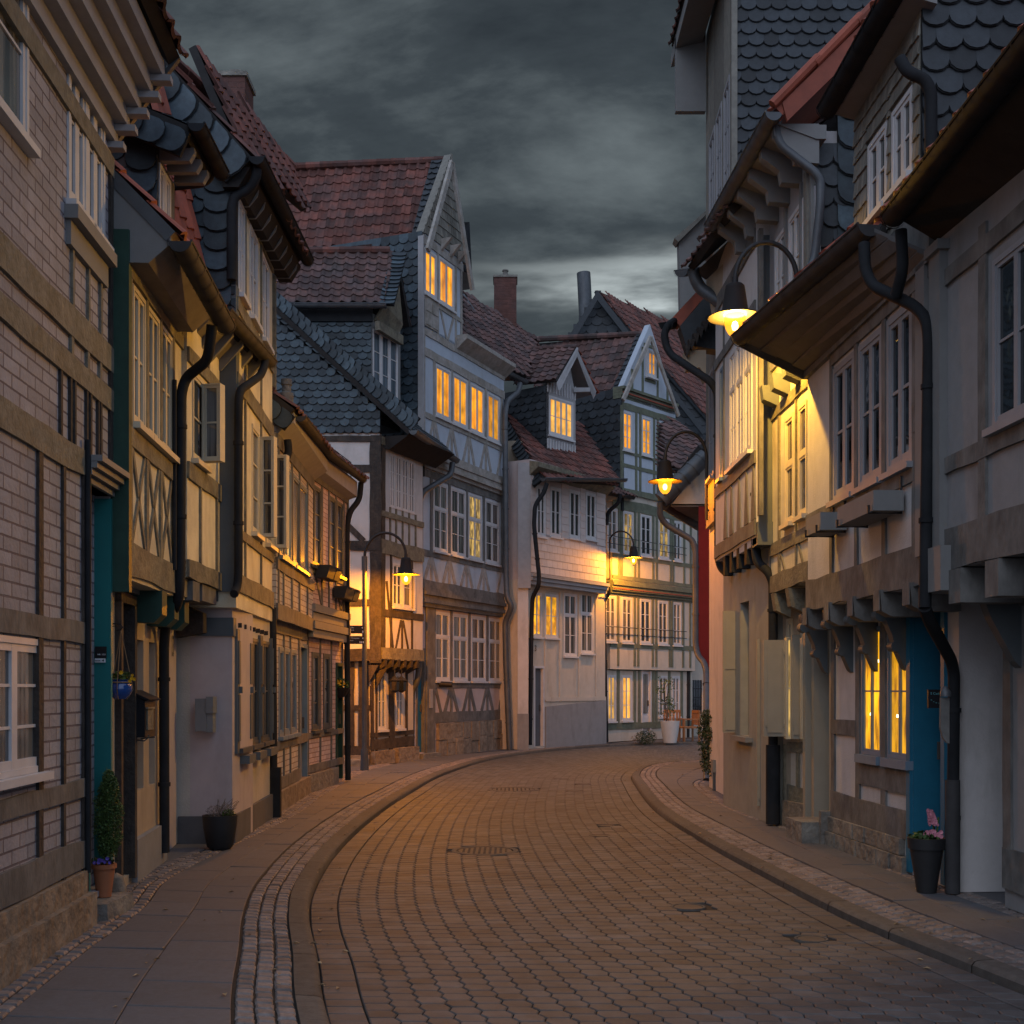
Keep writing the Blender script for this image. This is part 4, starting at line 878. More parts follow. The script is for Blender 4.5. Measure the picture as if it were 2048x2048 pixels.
pipe(t, [(722, 966, 21.3), (719, 1000, 21.2), (700, 1022, 21.1), (694, 1050, 21.05), (694, 1250, 21.05), (696, 1560, 21.05)], .05, 'zinc_dark')
pipe(t, [(575, 880, 15.6), (578, 905, 15.6), (568, 925, 15.5), (556, 935, 15.4)], .05, 'zinc_dark', collars=False)
t.flush()

# L6: white house with black timbers and slate gable behind the post lamp
fs = Fac((-5.6, 25.8), (-3.0, 25.8)); fsg = Fac((-4.2, 25.85), (-3.02, 25.85)); fg = Fac((-3.0, 25.85), (-2.25, 27.75)); fu = fg.off(.24)
fsu = Fac((-5.6, 25.72), (fu.o.x, 25.72))
t = T('timber_framed_house', 'white house with black corner post and slate-hung gable right behind the post lamp', 'house', (-3.0, 26.5, 0), 'half-timbered houses along the left side')
w_g = [(fg.sx(a), fg.sx(b), .72, 1.95, dict(cols=2, rows=2, g='g_blue', bw=.04)) for a, b in ((754, 772), (791, 806))]
storey(t, fg, 0, fg.L, 0, 2.3, w_g, 'plaster_cream'); wall(t.mb('wall', 'plaster_cream'), fsg, 0, fsg.L, 0, 2.3)
w1 = (fu.sx(783), fu.sx(802), 3.38, 4.32, dict(cols=2, rows=2, g='g_dark', bw=.04, n=.02)); w1b = (fu.sx(804), fu.sx(821), 3.38, 4.28, dict(cols=1, rows=2, g='g_curtain', bw=.04, n=.02))
wu = [(fu.sx(a), fu.sx(b), 5.50, 6.68, dict(cols=2, rows=3, g='g_curtain', bw=.03, sill=False)) for a, b in ((779, 790), (791, 803), (804, 816), (817, 829))]
storey(t, fu, 0, fu.L, 2.22, 6.95, [w1, w1b]+wu, 'plaster_white', body=.26)
wall(t.mb('wall', 'plaster_white'), fsu, 0, fsu.L-.02, 2.22, 7.05, body=2.2)
# black timbers, side
T_D = 'timber_dark'
pz = fsu.L-.10
frame(t, fsu, T_D, Vs=[(pz, 2.15, 6.95, .24), (pz-1.05, 2.2, 4.6, .12)], H=[(0, fsu.L, 4.62, .20), (0, fsu.L, 2.32, .26), (pz-.95, pz, 3.42, .16), (pz-.75, pz, 6.25, .16), (0, fsu.L, 6.88, .12)], Dg=[((pz-.9, 5.35), (pz-.25, 4.72), .12)], n1=.03)
frame(t, fsg, T_D, Vs=[(fsg.L-.12, 0.1, 2.3, .22), (fsg.L-.42, .1, 2.2, .2)], H=[(0, fsg.L, 1.2, .12), (0, fsg.L, .3, .2)], n1=.03)
# street side
frame(t, fu, T_D, Vs=[(.09, 2.3, 6.95, .16), (fu.sx(781), 2.4, 4.5, .06), (fu.sx(823), 2.4, 4.5, .06), (fu.sx(803), 2.4, 3.1, .05)], H=[(0, fu.L, 3.22, .15)], Dg=[((.25, 3.9), (.55, 2.45), .06), ((fu.sx(803)-.05, 3.1), (fu.sx(790), 2.45), .05), ((fu.sx(803)+.05, 3.1), (fu.sx(816), 2.45), .05)], n1=.03)
frame(t, fu, 'timber_olive', H=[(0, fu.L, 4.62, .3), (0, fu.L, 2.36, .26), (0, fu.L, 5.32, .12), (0, fu.L, 6.85, .16)], Vs=[(fu.sx(x), 4.7, 5.5, .04) for x in (779, 791, 804, 817, 830)], n1=.035)
frame(t, fg, T_D, Vs=[(.05, .2, 2.2, .10), (fg.sx(752), .2, 2.2, .05), (fg.sx(782), .0, 2.25, .24), (fg.sx(812), .2, 2.2, .08)], H=[(0, fg.L, .42, .22), (0, fg.L, 1.0, .14) if 0 else (0, fg.L, .62, .1)], n1=.03)
b = t.mb('beam_end', T_D)
for k in range(6):
    a = .1+k*.31; b.prism([fg.W(a, 1.93, 0), fg.W(a, 2.24, 0), fg.W(a, 2.24, .3), fg.W(a, 2.08, .28)], fg.W(.1, 0)-fg.W(0, 0))
b = t.mb('bracket', T_D); b.prism([P(737, 1330, 25.65), P(757, 1330, 25.65), P(738, 1365, 25.65)], (0, .12, 0)); b.prism([P(760, 1335, 25.9), P(775, 1335, 25.9), P(753, 1375, 25.9), P(753, 1350, 25.9)], (0, .12, 0))
b = t.mb('plinth', 'stone'); b.fbox(fg, 0, .95, -.05, .27, -.2, .1); b.fbox(fg, 1.0, fg.L, -.05, .30, -.2, .16); b.fbox(fsg, 0, fsg.L, -.05, .2, -.2, .1)
t.mb('doorstep', 'stone_grey').box(-3.55, -3.02, 25.3, 25.8, -.05, .12)
b = t.mb('shutter', 'frame_white')
b.prism([P(821, 1137, 27.2), P(829, 1141, 27.0), P(829, 1222, 27.0), P(821, 1213, 27.2)], (.02, .02, 0))
# slate gable side and roof
e_ = V((-2.2, 25.6, 6.98)); slope = (9.9-6.98)/(5.5-2.2)
slatewall(t, [V((-6.0, 25.69, 7.0)), V((-2.78, 25.69, 7.0)), V((-2.78, 25.69, 7.45)), V((-6.0, 25.69, 10.3))], w=.19, h=.15)
band(t, V((-6.2, 25.66, 10.52)), V((-2.2, 25.66, 6.98)), .42, nrm=(0, -1, 0), h=.18); band(t, V((-6.2, 25.64, 10.62)), V((-2.2, 25.64, 7.08)), .24, nrm=(0, -1, 0), h=.18)
eA, eB = V((-2.12, 25.6, 7.02)), V((-1.38, 28.9, 7.05))
roof(t, [eA, eB, V((-4.5, 29.5, 10.2)), V((-5.2, 25.6, 9.75))], 'slate', 'scale', .24, .2, name='roof', lift=.014)
gutter(t, eA+V((.05, -.05, 0)), eB+V((.05, .1, 0)), .09, 'zinc', .3)
b = t.mb('soffit', 'soffit_dark'); b.prism([eA+V((-.05, .08, -.06)), eA+V((-.62, .28, -.06)), eA+V((-.62, .28, -.3)), eA+V((-.5, .28, -.34))], fu.W(fu.L+.3, 0)-fu.W(0, 0))
pipe(t, [(905, 926, 28.7), (902, 950, 28.6), (845, 984, 27.9), (838, 1005, 27.8), (838, 1340, 27.8), (834, 1365, 27.8), (824, 1382, 27.85), (822, 1520, 27.85)], .07, 'zinc')
# dormer
D0 = 26.4
dl = P(743, 0, D0).x; ds = Fac((-5.8, D0), (dl, D0)); df = Fac((dl, D0), (dl+.52, D0+1.15))
slatewall(t, [ds.W(0, 7.6), ds.W(ds.L, 7.6), ds.W(ds.L, 9.75), ds.W(0, 9.75)], w=.19, h=.145)
t.mb('dormer_board', 'zinc_dark').box(-5.8, dl+.02, D0-.06, D0+.1, 9.55, 9.85)
dw = [(.05+.36*k, .05+.36*(k+1), 8.05, 9.42, dict(cols=1, rows=3, g='g_blue', bw=.03, sill=False)) for k in range(3)]
storey(t, df, 0, df.L, 7.4, 9.75, dw, 'board_grey', body=.9)
t.mb('dormer_apron', 'timber_olive').fbox(df, 0, df.L, 7.55, 7.98, 0, .03)
pk = P(797, 507, D0+.6); gl = P(770, 612, D0-.1); gr_ = P(816, 660, D0+1.3)
roof(t, [P(545, 605, D0-.15), P(768, 605, D0-.15), P(795, 505, D0+.7), P(546, 507, D0+.7)], 'tile_brown', name='dormer_roof', w=.24, h=.215, amp=.05, base='timber_olive')
ridge(t.mb('ridge', 'tile_red'), P(548, 502, D0+.7), P(778, 500, D0+.7), .09)
band(t, P(757, 608, D0-.19), P(783, 505, D0+.66), -.34, nrm=(0, -.6, .8), h=.13)
roof(t, [P(795, 505, D0+.7), P(815, 658, D0+1.35), P(700, 650, D0+1.9), P(640, 505, D0+.9)], 'tile_brown', name='dormer_roof', base='soffit_dark', out=(.8, .3, .5))
b = t.mb('dormer_gable', 'timber_olive'); b.prism([P(752, 640, D0+.05), P(770, 608, D0+.1), P(794, 520, D0+.55), P(806, 650, D0+1.15), P(796, 672, D0+1.1)], (-.06, .03, 0))
gutter(t, P(545, 609, D0-.26), P(772, 609, D0-.26), .085, 'zinc', .7)
t.mb('dormer_beam', 'timber_olive').prism([P(750, 642, D0-.1), P(798, 672, D0+1.0), P(798, 690, D0+1.0), P(750, 660, D0-.1)], (.1, -.02, 0))
t.flush()

# L7: tall blue grey house with crossed timbers
fg = Fac((-2.43, 27.63), (-.20, 32.84)); f1 = fg.off(.13); f2 = fg.off(.2); fg.L, f1.L, f2.L = fg.sx(1009), f1.sx(1008), f2.sx(1008)
A0 = fg.sx(866)
t = T('timber_framed_house', 'tall pale blue timber-framed house with A-shaped braces and amber-lit upper windows', 'house', (-1.2, 30.5, 0), 'half-timbered houses round the bend')
dr = (fg.sx(832), fg.sx(850), .12, 2.55, dict(none=1)); tr = (fg.sx(835), fg.sx(862), 2.62, 3.35, dict(none=1))
gx = ((869, 899), (905, 935), (942, 971), (977, 1005))
storey(t, fg, fg.sx(828), fg.L, 0, 3.7, [dr]+[(fg.sx(a), fg.sx(b), 1.80, 3.46, {}) for a, b in gx], 'plaster_pink', common=dict(cols=2, split=(.64, 2, 1), g='g_curtain', bw=.05, sw=.032))
door(t, fg, *dr[:4], m='blue_paint', fr='timber_grey')
t.mb('side_panel', 'timber_grey').fbox(fg, fg.sx(850)+.01, fg.sx(867), .1, 3.6, -.05, .05)
t.mb('bell_plate', 'board_white').fbox(fg, fg.sx(855), fg.sx(861), 1.15, 1.6, .05, .065)
t.mb('doorstep', 'stone_grey').fbox(fg, fg.sx(830), fg.sx(866), -.05, .1, -.1, .22)
posts = [fg.sx(x) for x in (868, 902, 938, 974, 1007)]
frame(t, fg, 'timber_grey', H=[(fg.sx(866), fg.L, .92, .26), (fg.sx(866), fg.L, 1.70, .14)], Vs=[(p, 1.7, 3.6, .12) for p in posts])
aframes(t, fg, 'timber_grey', posts[1:-1], 1.03, 1.66, .36, .13)
frame(t, fg, 'timber_grey', Dg=[((posts[0]+.05, 1.66), (posts[0]+.36, 1.03), .13), ((posts[-1]-.05, 1.66), (posts[-1]-.32, 1.03), .11)])
b = t.mb('plinth', 'stone')
for k in range(9):
    a = fg.sx(872)+(fg.L-fg.sx(872))*k/9; c = fg.sx(872)+(fg.L-fg.sx(872))*(k+1)/9; h = [.38, .3, .42][k % 3]
    for z0, z1 in ((-.05, h), (h, .79)): b.fbox(fg, a+R_(.0, .01), c-R_(0, .01), z0, z1-.012, -.2, .06+R_(0, .04))
b = t.mb('jetty_moulding', 'timber_grey')
for k in range(5): b.fbox(f1, fg.sx(836), f1.L+.05, 3.52+k*.09, 3.52+(k+1)*.09-.004, -.3, [-.02, .06, .03, .09, .05][k])
s0 = f1.sx(840)
x1 = ((866, 895), (901, 931), (936, 963), (970, 998))
storey(t, f1, s0, f1.L, 3.6, 6.95, [(f1.sx(a), f1.sx(b), 4.86, 6.50, dict(g=g)) for (a, b), g in zip(x1, ('g_curtain', 'g_curtain', 'lit_glow', 'g_curtain'))], 'plaster_blue', common=dict(cols=2, split=(.62, 2, 1), bw=.05, sw=.032))
p1 = [f1.sx(x) for x in (862, 898, 933, 967, 1003)]
frame(t, f1, 'timber_grey', H=[(s0, f1.L, 4.02, .22), (s0, f1.L, 4.76, .14), (s0, f1.L, 6.62, .16)], Vs=[(p, 4.76, 6.6, .12) for p in p1]+[(s0+.06, 4, 6.7, .12)])
aframes(t, f1, 'timber_light', p1[:-1], 4.13, 4.70, .34, .12)
frame(t, f1, 'timber_light', Dg=[((p1[-1]-.02, 4.7), (p1[-1]-.3, 4.13), .11)])
b = t.mb('jetty_moulding', 'timber_light')
for k in range(4): b.fbox(f2, s0-.02, f2.L+.06, 6.72+k*.09, 6.72+(k+1)*.09-.005, -.25, [.0, .07, .035, .06][k])
x2 = ((870, 901), (905, 935), (940, 968), (974, 999))
storey(t, f2, s0, f2.L, 6.8, 10.0, [(f2.sx(a), f2.sx(b), 8.02, 9.24, dict(g='lit_amber', cols=2, rows=1)) for a, b in x2], 'plaster_blue', common=dict(bw=.055, sw=.036))
p2 = [f2.sx(x) for x in (868, 903, 937, 971, 1003)]
frame(t, f2, 'timber_light', H=[(s0, f2.L, 7.12, .16), (s0, f2.L, 7.93, .13), (s0, f2.L, 9.38, .2), (s0, f2.L, 9.85, .16)], Vs=[(p, 7.9, 9.4, .11) for p in p2]+[(s0+.05, 7, 9.9, .1)])
aframes(t, f2, 'timber_light', p2[:-1], 7.2, 7.88, .33, .11)
frame(t, f2, 'timber_light', Dg=[((p2[-1]-.02, 7.88), (p2[-1]-.3, 7.2), .1)])
# cross gable storey
s2 = f2.sx(925)
storey(t, f2, s0, s2, 9.85, 12.1, [(f2.sx(848), f2.sx(873), 10.72, 11.78, dict(g='lit_amber', cols=2, rows=1)), (f2.sx(877), f2.sx(908), 10.72, 11.82, dict(g='lit_amber', cols=2, rows=1))], 'plaster_blue', common=dict(bw=.055, sw=.036), body=2)
b = t.mb('panel', 'timber_light'); b.fbox(f2, f2.sx(848), f2.sx(873), 9.98, 10.66, 0, .03)
for q in (0, 1):
    for r in (0, 1): b.fbox(f2, f2.sx(850)+q*.33, f2.sx(850)+.27+q*.33, 10.02+r*.32, 10.28+r*.32, .03, .045)
frame(t, f2, 'timber_light', H=[(s0, s2, 10.62, .1), (s0, s2, 11.95, .2)], Vs=[(f2.sx(x), 9.9, 12, .09) for x in (845, 875, 911, 922)], Dg=[((f2.sx(880), 10.6), (f2.sx(893), 9.95), .08), ((f2.sx(907), 10.6), (f2.sx(895), 9.95), .08)])
pkz = 14.62; pk = f2.W(f2.sx(904), pkz, .35)
sA, sB = s0+.02, f2.sx(940)
gablewall(t.mb('gable', 'slate_pale'), f2, [(sA, 12.1), (sB-.2, 12.1), (f2.sx(903), 14.5)], body=.2)
cover(t.mb('gable_shingles', 'slate_pale'), [f2.W(sA, 12.1, .01), f2.W(sB-.2, 12.1, .01), f2.W(f2.sx(903), 14.5, .01)], 'rect', .13, .22, lift=.02, out=(.9, -.4, 0))
eR = P(853, 494, 29.15); eL = P(590, 490, 29.9); rR = P(898, 322, 30.3); rL = P(530, 338, 31.0)
roof(t, [eL, eR, rR, rL], 'tile_red', name='roof', w=.235, h=.29, amp=.045)
ridge(t.mb('ridge', 'tile_red'), rL+V((0, 0, .03)), rR+V((0, 0, .03)), .1)
rband(t, [eL, eR, rR], eR, rR, .42)
rE = P(946, 575, 32.0)
roof(t, [rR, rE, rE+V((-3.2, 1.2, 0)), rR+V((-3.2, 1.2, 0))], 'tile_brown', name='roof', base='soffit_beige', thick=.14, out=(.8, .3, .5))
fbq = f2.off(.30); b = t.mb('bargeboard', 'timber_light'); b.beam(fbq, fbq.px(857, 500), fbq.px(905, 324), .14, -.05, .02, jit=.02); b.beam(fbq, fbq.px(905, 324), fbq.px(946, 580), .14, -.05, .02, jit=.02)
gutter(t, P(605, 497, 29.6), P(860, 497, 29.0), .09, 'zinc', .6)
b = t.mb('hoist_hood', 'slate_dark'); b.prism([P(868, 490, 29.6), P(878, 445, 29.2), P(939, 444, 30.6), P(936, 475, 31.2), P(900, 478, 30.2)], (0, .1, .04)); b = t.mb('hoist_hood', 'slate_dark'); b.prism([P(893, 445, 29.9), P(939, 444, 30.6), P(944, 545, 31.3), P(930, 540, 31.2)], (-.05, .1, 0))
b = t.mb('bracket', 'timber_light')
for x in (880, 898, 914): s_ = f2.sx(x); b.prism([f2.W(s_, 11.95, 0), f2.W(s_, 12.25, 0), f2.W(s_, 12.25, .3)], f2.W(.1, 0)-f2.W(0, 0))
# slate side above L6
fy = Fac(f2.W(s0-.015, 0, -4.2)[:2], f2.W(s0-.015, 0, 0)[:2])
slatewall(t, [fy.W(0, 6.5), fy.W(fy.L, 6.5), fy.W(fy.L, 12.1), fy.W(0, 12.1)], w=.24, h=.19)
t.mb('corner_board', 'board_white').fbox(fy, fy.L-.09, fy.L+.05, 6.8, 12.0, 0, .05)
# main roof to the right
ea, eb = P(916, 697, 30.9), P(1046, 762, 33.5); ra, rb = P(920, 592, 35.5), P(1075, 676, 37.5)
roof(t, [ea, eb, rb, ra], 'tile_brown', name='roof', w=.24, h=.3)
b = t.mb('eave_board', 'timber_light'); b.prism([f2.W(f2.sx(912), 9.85, 0), f2.W(f2.sx(912), 10.1, .3), f2.W(f2.sx(912), 10.2, .3), f2.W(f2.sx(912), 10.2, 0)], f2.W(f2.L+.1, 0)-f2.W(f2.sx(912), 0))
gutter(t, ea+V((.07, -.1, -.03)), eb+V((.07, -.05, -.03)), .085, 'zinc', .35)
for a, c in (((930, 607), (1010, 735)),): b = t.mb('snow_guard', 'zinc'); b.tube([P(926, 590, 35), P(1000, 700, 34)], .05, 6)
cx0, cx1, cy = P(988, 0, 36.5).x, P(1033, 0, 36.5).x, 36.5
t.mb('chimney', 'brick_red').box(cx0, cx1, cy, cy+.7, 11.0, P(0, 554, cy).z); b = t.mb('chimney_cap', 'stone_grey', True); zt = P(0, 554, cy).z; b.box(cx0-.03, cx1+.03, cy-.03, cy+.73, zt, zt+.06); b.lathe(((cx0+cx1)/2, cy+.35, zt+.06), [(.13, 0), (.11, .12), (.08, .13), (.07, .22), (.10, .23), (.09, .27), (0, .27)], 12)
pipe(t, [(842, 502, 28.9), (843, 525, 28.9), (848, 545, 28.8), (848, 715, 28.8), (838, 740, 28.8), (836, 870, 28.7)], .065, 'zinc')
pipe(t, [(1040, 768, 33.2), (1036, 785, 32.9), (1014, 803, 32.2), (1010, 830, 32.0), (1012, 1150, 32.0), (1014, 1195, 31.9), (1024, 1212, 31.9), (1010, 1245, 32.1), (1012, 1330, 32.1), (1019, 1500, 32.1)], .075, 'zinc')
lw_ = t.mb('wall_lamp', 'iron', True); lw_.tube([fg.W(fg.sx(877), 1.72, .02), fg.W(fg.sx(877)+.1, 1.70, .32)], .07, 10)
t.flush()

# blue gate between L7 and L8
t = T('side_gate', 'tall narrow blue wooden gate between the pale blue house and the cream crooked house', 'gate', P(1029, 1500, 32.6))
z1 = P(0, 1311, 32.6).z; x0, x1 = P(1019, 0, 32.6).x, P(1038, 0, 32.6).x
b = t.mb('panel', 'blue_paint'); b.box(x0, x1, 32.62, 32.66, .02, z1-.06)
b = t.mb('gate_frame', 'blue_paint'); b.box(x0, x1, 32.58, 32.64, z1-.12, z1); b.box(x0, x0+.05, 32.58, 32.62, .02, z1-.12); b.box(x1-.05, x1, 32.58, 32.62, .02, z1-.12); b.box(x0+.05, x1-.05, 32.58, 32.62, 1.1, 1.2)
t.flush()

# L8: crooked cream house
f0 = Fac((.17, 32.1), (2.74, 35.85)); fu = f0.off(.28); sL = f0.sx(1064)
t = T('timber_framed_house', 'crooked cream house with pale shingle-clad upper floor and two lit windows beside its grey door', 'house', (1.5, 34, 0), 'half-timbered houses round the bend')
dr = (f0.sx(1067), f0.sx(1088), .05, 2.22, dict(none=1))
vt = [(f0.sx(a), f0.sx(b), .33, .76, dict(none=1)) for a, b in ((1138, 1150), (1173, 1186))]
gw = [(f0.sx(1064), f0.sx(1083), 3.0, 4.2, dict(cols=2, rows=2, g='lit_room')), (f0.sx(1089), f0.sx(1116), 3.0, 4.2, dict(cols=2, rows=2, g='lit_room')), (f0.sx(1127), f0.sx(1153), 2.52, 4.28, dict(cols=2, split=(.66, 2, 1), g='g_curtain')), (f0.sx(1161), f0.sx(1186), 2.62, 4.36, dict(cols=2, split=(.66, 2, 1), g='g_curtain'))]
storey(t, f0, f0.sx(1040), f0.L, 0, 4.5, [dr]+vt+gw, 'plaster_cream', common=dict(bw=.05, sw=.03), body=1.2)
door(t, f0, *dr[:4], m='plaster_dark', fr='frame_white', n=-.08)
t.mb('vent', 'number_black').fbox(f0, vt[0][0], vt[0][1], .33, .76, -.105, -.09); t.mb('vent', 'number_black').fbox(f0, vt[1][0], vt[1][1], .33, .76, -.105, -.09)
b = t.mb('plinth', 'plaster_grey'); b.prism([f0.W(dr[1]+.03, -.05, 0), f0.W(f0.L, -.05, 0), f0.W(f0.L, 1.27, 0), f0.W(dr[1]+.03, 1.12, 0)], f0.W(0, 0, .025)-f0.W(0, 0, -.02))
frame(t, f0, 'plaster_cream', Vs=[(f0.sx(x), 1.25, 4.3, .12) for x in (1120, 1158, 1192)]+[(f0.sx(1090), 1.3, 2.9, .1)], H=[(dr[1]+.05, f0.L, 1.32, .12), (f0.sx(1040), f0.L, 4.36, .15)], n1=.03)
# left strips
xa, xm = P(1013, 0, 33.2).x, P(1040, 0, 32.1).x
t.mb('side_wall', 'plaster_beige').box(xa-.3, xm+.1, 33.4, 36, 0, 8.4)
fl = Fac((xm-.0, 32.12), (f0.o.x+.12, 32.12)); t.mb('side_wall', 'plaster_white').fbox(fl, -.06, .22, .95, 4.5, -.3, 0); t.mb('side_wall', 'plaster_grey').fbox(fl, -.07, .23, -.05, .95, -.3, .02)
uo = fu.W(fu.sx(1060), 0)
t.mb('side_boards', 'board_white').box(P(1036, 0, 32.6).x, uo.x+.02, uo.y-.02, uo.y+.5, 4.25, 7.55)
ux = [(1072, 1091), (1100, 1122), (1138, 1160), (1171, 1192)]
uw = [(fu.sx(a), fu.sx(b), 5.66+.06*i, 7.02+.05*i, {}) for i, (a, b) in enumerate(ux)]
su = fu.sx(1061); se = fu.sx(1211)
storey(t, fu, su, se, 4.45, 7.65, uw, 'plaster_pink', common=dict(cols=2, rows=2, g='g_dark', bw=.06, sw=.035))
cov = t.mb('shingles', 'shingle_pink')
for zz in range(5): 
    z = 4.68+zz*.20
    for k in range(int((se-su)/.26)+1):
        a, c = su+k*.26+(zz % 2)*.13-.13, su+(k+1)*.26+(zz % 2)*.13-.13; a, c = max(a, su), min(c, se)
        if c-a > .02: cov.prism([fu.W(a+.003, z, .0), fu.W(a+.003, z, .022), fu.W(a+.003, z+.205, .008), fu.W(a+.003, z+.205, 0)], fu.W(c-.003, 0)-fu.W(a+.003, 0))
gaps = [su]+[v for w in uw for v in w[:2]]+[se]
for zz in range(8):
    z = 5.72+zz*.2
    for q in range(0, len(gaps), 2):
        a, c = gaps[q]+.02, gaps[q+1]-.02
        if c-a > .05: cov.prism([fu.W(a, z, .0), fu.W(a, z, .02), fu.W(a, z+.205, .008), fu.W(a, z+.205, 0)], fu.W(c, 0)-fu.W(a, 0))
b = t.mb('ledge', 'board_white')
for k in range(3): b.fbox(fu, su-.03, se+.03, 4.36+k*.1, 4.36+(k+1)*.1-.01, -.3, .03+k*.05)
t.mb('eave_board', 'timber_olive').prism([fu.W(su-.05, 7.22, 0), fu.W(su-.05, 7.42, .28), fu.W(su-.05, 7.55, .28), fu.W(su-.05, 7.6, 0)], fu.W(se+.1, 0)-fu.W(su-.05, 0))
ea, eb, tb, ta = P(1086, 955, 31.95), P(1246, 957, 34.9), P(1160, 868, 37.2), P(1000, 800, 35.0)
roof(t, [ea, eb, tb+V((0, .6, .5)), ta], 'tile_red', name='roof', w=.2, h=.34, amp=.03, thick=.12)
band(t, ea+V((-.02, -.02, -.06)), ta+V((-.1, -.02, .0)), .3, nrm=(-.3, -1, 0), m='slate_dark')
gutter(t, ea+V((0, -.08, -.03)), eb+V((.05, -.08, -.03)), .085, 'zinc', .35)
pipe(t, [(1094, 966, 31.9), (1088, 985, 31.9), (1070, 1010, 31.9), (1068, 1050, 31.9), (1078, 1150, 31.9), (1078, 1170, 31.9), (1065, 1195, 32.2), (1063, 1250, 32.4), (1060, 1490, 32.4)], .06, 'zinc_dark')
# dormer
q0 = P(1093, 0, 34.0); q1 = P(1151, 0, 35.1); fd = Fac((q0.x, 34.0), (q1.x, 35.1))
storey(t, fd, 0, fd.L, 8.1, 10.0, [(.10, fd.L-.12, 8.72, 9.82, dict(cols=4, rows=2, g='lit_cream', bw=.06, sw=.035))], 'board_white', body=.8)
for k in range(11):
    s_ = .04+k*(fd.L-.08)/10
    b = t.mb('batten', 'frame_white'); b.fbox(fd, s_-.012, s_+.012, 8.2, 8.6, 0, .03); b.fbox(fd, s_-.012, s_+.012, 9.9, 10.3, 0, .03)
ls = Fac(fd.W(-.02, 0, -2.2)[:2], fd.W(-.02, 0, 0)[:2]); slatewall(t, [ls.W(-.1, 7.6), ls.W(ls.L, 7.6), ls.W(ls.L, 10.05), ls.W(-.1, 10.05)], 'slate_dark', .26, .2)
dA, dB, dC, dD_ = P(1030, 765, 34.4), P(1113, 762, 33.75), P(1153, 694, 34.55), P(985, 702, 36.3)
roof(t, [dA, dB, dC, dD_], 'tile_brown', name='dormer_roof', w=.24, h=.24, amp=.04, base='copper_brown')
ridge(t.mb('ridge', 'tile_brown'), dD_, dC, .08)
dE = P(1192, 785, 35.7)
roof(t, [dC, dE, dE+V((-1.2, 1.4, 0)), dC+V((-1.2, 1.2, 0))], 'tile_bright', name='dormer_roof', base='board_white', out=(.8, .3, .5))
b = t.mb('bargeboard', 'board_white'); b.prism([dB+V((0, -.04, -.06)), dC+V((0, -.04, -.02)), dC+V((0, -.04, -.2)), dB+V((.05, -.04, -.26))], (.05, .04, 0)); b.prism([dC+V((0, -.04, -.02)), dE+V((0, -.04, -.05)), dE+V((-.08, -.04, -.2)), dC+V((0, -.04, -.24))], (.0, .05, 0)); b.prism([P(1147, 775, 34.9), P(1180, 775, 35.3), P(1180, 783, 35.3), P(1147, 784, 34.9)], (0, .15, 0))
gablewall(t.mb('gable', 'board_white'), fd, [(0, 10.0), (fd.L, 10.0), (fd.L*.8, 10.9), (fd.L*.6, 10.9)], body=.15)
t.mb('dormer_flashing', 'zinc').prism([P(1095, 903, 33.95), P(1150, 908, 35.0), P(1155, 916, 34.8), P(1097, 910, 33.7)], (0, .03, .02))
t.flush()

# L9: green timbered house at the end of the street
f0 = Fac((2.86, 36.75), (5.98, 40.5)); fa = f0.off(.12); fb_ = f0.off(.2)
t = T('timber_framed_house', 'green and white timbered house at the street end, lit windows in its gable', 'house', (4.4, 38.7, 0), 'half-timbered houses round the bend')
dr = (f0.sx(1283), f0.sx(1302), .12, 2.22, dict(none=1))
gw = [(f0.sx(a), f0.sx(b), c, 2.02, dict(cols=2, rows=3, g=g)) for a, b, c, g in ((1214, 1231, .62, 'lit_cream'), (1243, 1263, .62, 'lit_cream'), (1317, 1334, .7, 'g_curtain'), (1344, 1359, .7, 'g_net'))]
storey(t, f0, 0, f0.L, 0, 2.6, [dr]+gw, 'plaster_cream', common=dict(bw=.05, sw=.03))
door(t, f0, *dr[:4], m='frame_white', fr='frame_white', glassy='g_curtain', n=-.05)
xs = (1213, 1237, 1272, 1308, 1340, 1362)
def posts(f, z0, z1, w=.12): return [(f.sx(x), z0, z1, w) for x in (1206, 1237, 1243-4, 1272, 1279, 1307, 1312, 1338, 1343, 1364, 1378)]
frame(t, f0, 'timber_green', H=[(0, f0.L, .46, .2), (0, f0.L, 2.3, .26)], Vs=[(f0.sx(x), .5, 2.2, .13) for x in (1236, 1269, 1278, 1306, 1312, 1338, 1363, 1378)])
m_w = [(1210, 1231), (1243, 1264), (1280, 1301), (1316, 1335), (1345, 1362)]
storey(t, fa, 0, fa.L, 2.2, 4.6, [(fa.sx(a), fa.sx(b), 3.02, 4.40, dict(g=g)) for (a, b), g in zip(m_w, ('g_curtain', 'g_curtain', 'g_dark', 'g_dark', 'g_curtain'))], 'plaster_cream', common=dict(cols=2, rows=3, bw=.045, sw=.03))
frame(t, fa, 'timber_green', H=[(0, fa.L, 2.94, .14), (0, fa.L, 4.5, .12)], Vs=[(fa.sx(x), 2.3, 4.5, .11) for x in (1209, 1236, 1269, 1276, 1305, 1312, 1339, 1344, 1366, 1380)])
b = t.mb('jetty_moulding', 'timber_green')
for k in range(5): b.fbox(fb_, -.03, fb_.L+.05, 4.5+k*.08, 4.5+(k+1)*.08-.005, -.3, [.0, .07, .02, .08, .05][k])
b = t.mb('jetty_stripe', 'tile_bright'); b.fbox(fb_, -.02, fb_.L+.04, 4.62, 4.65, 0, .09)
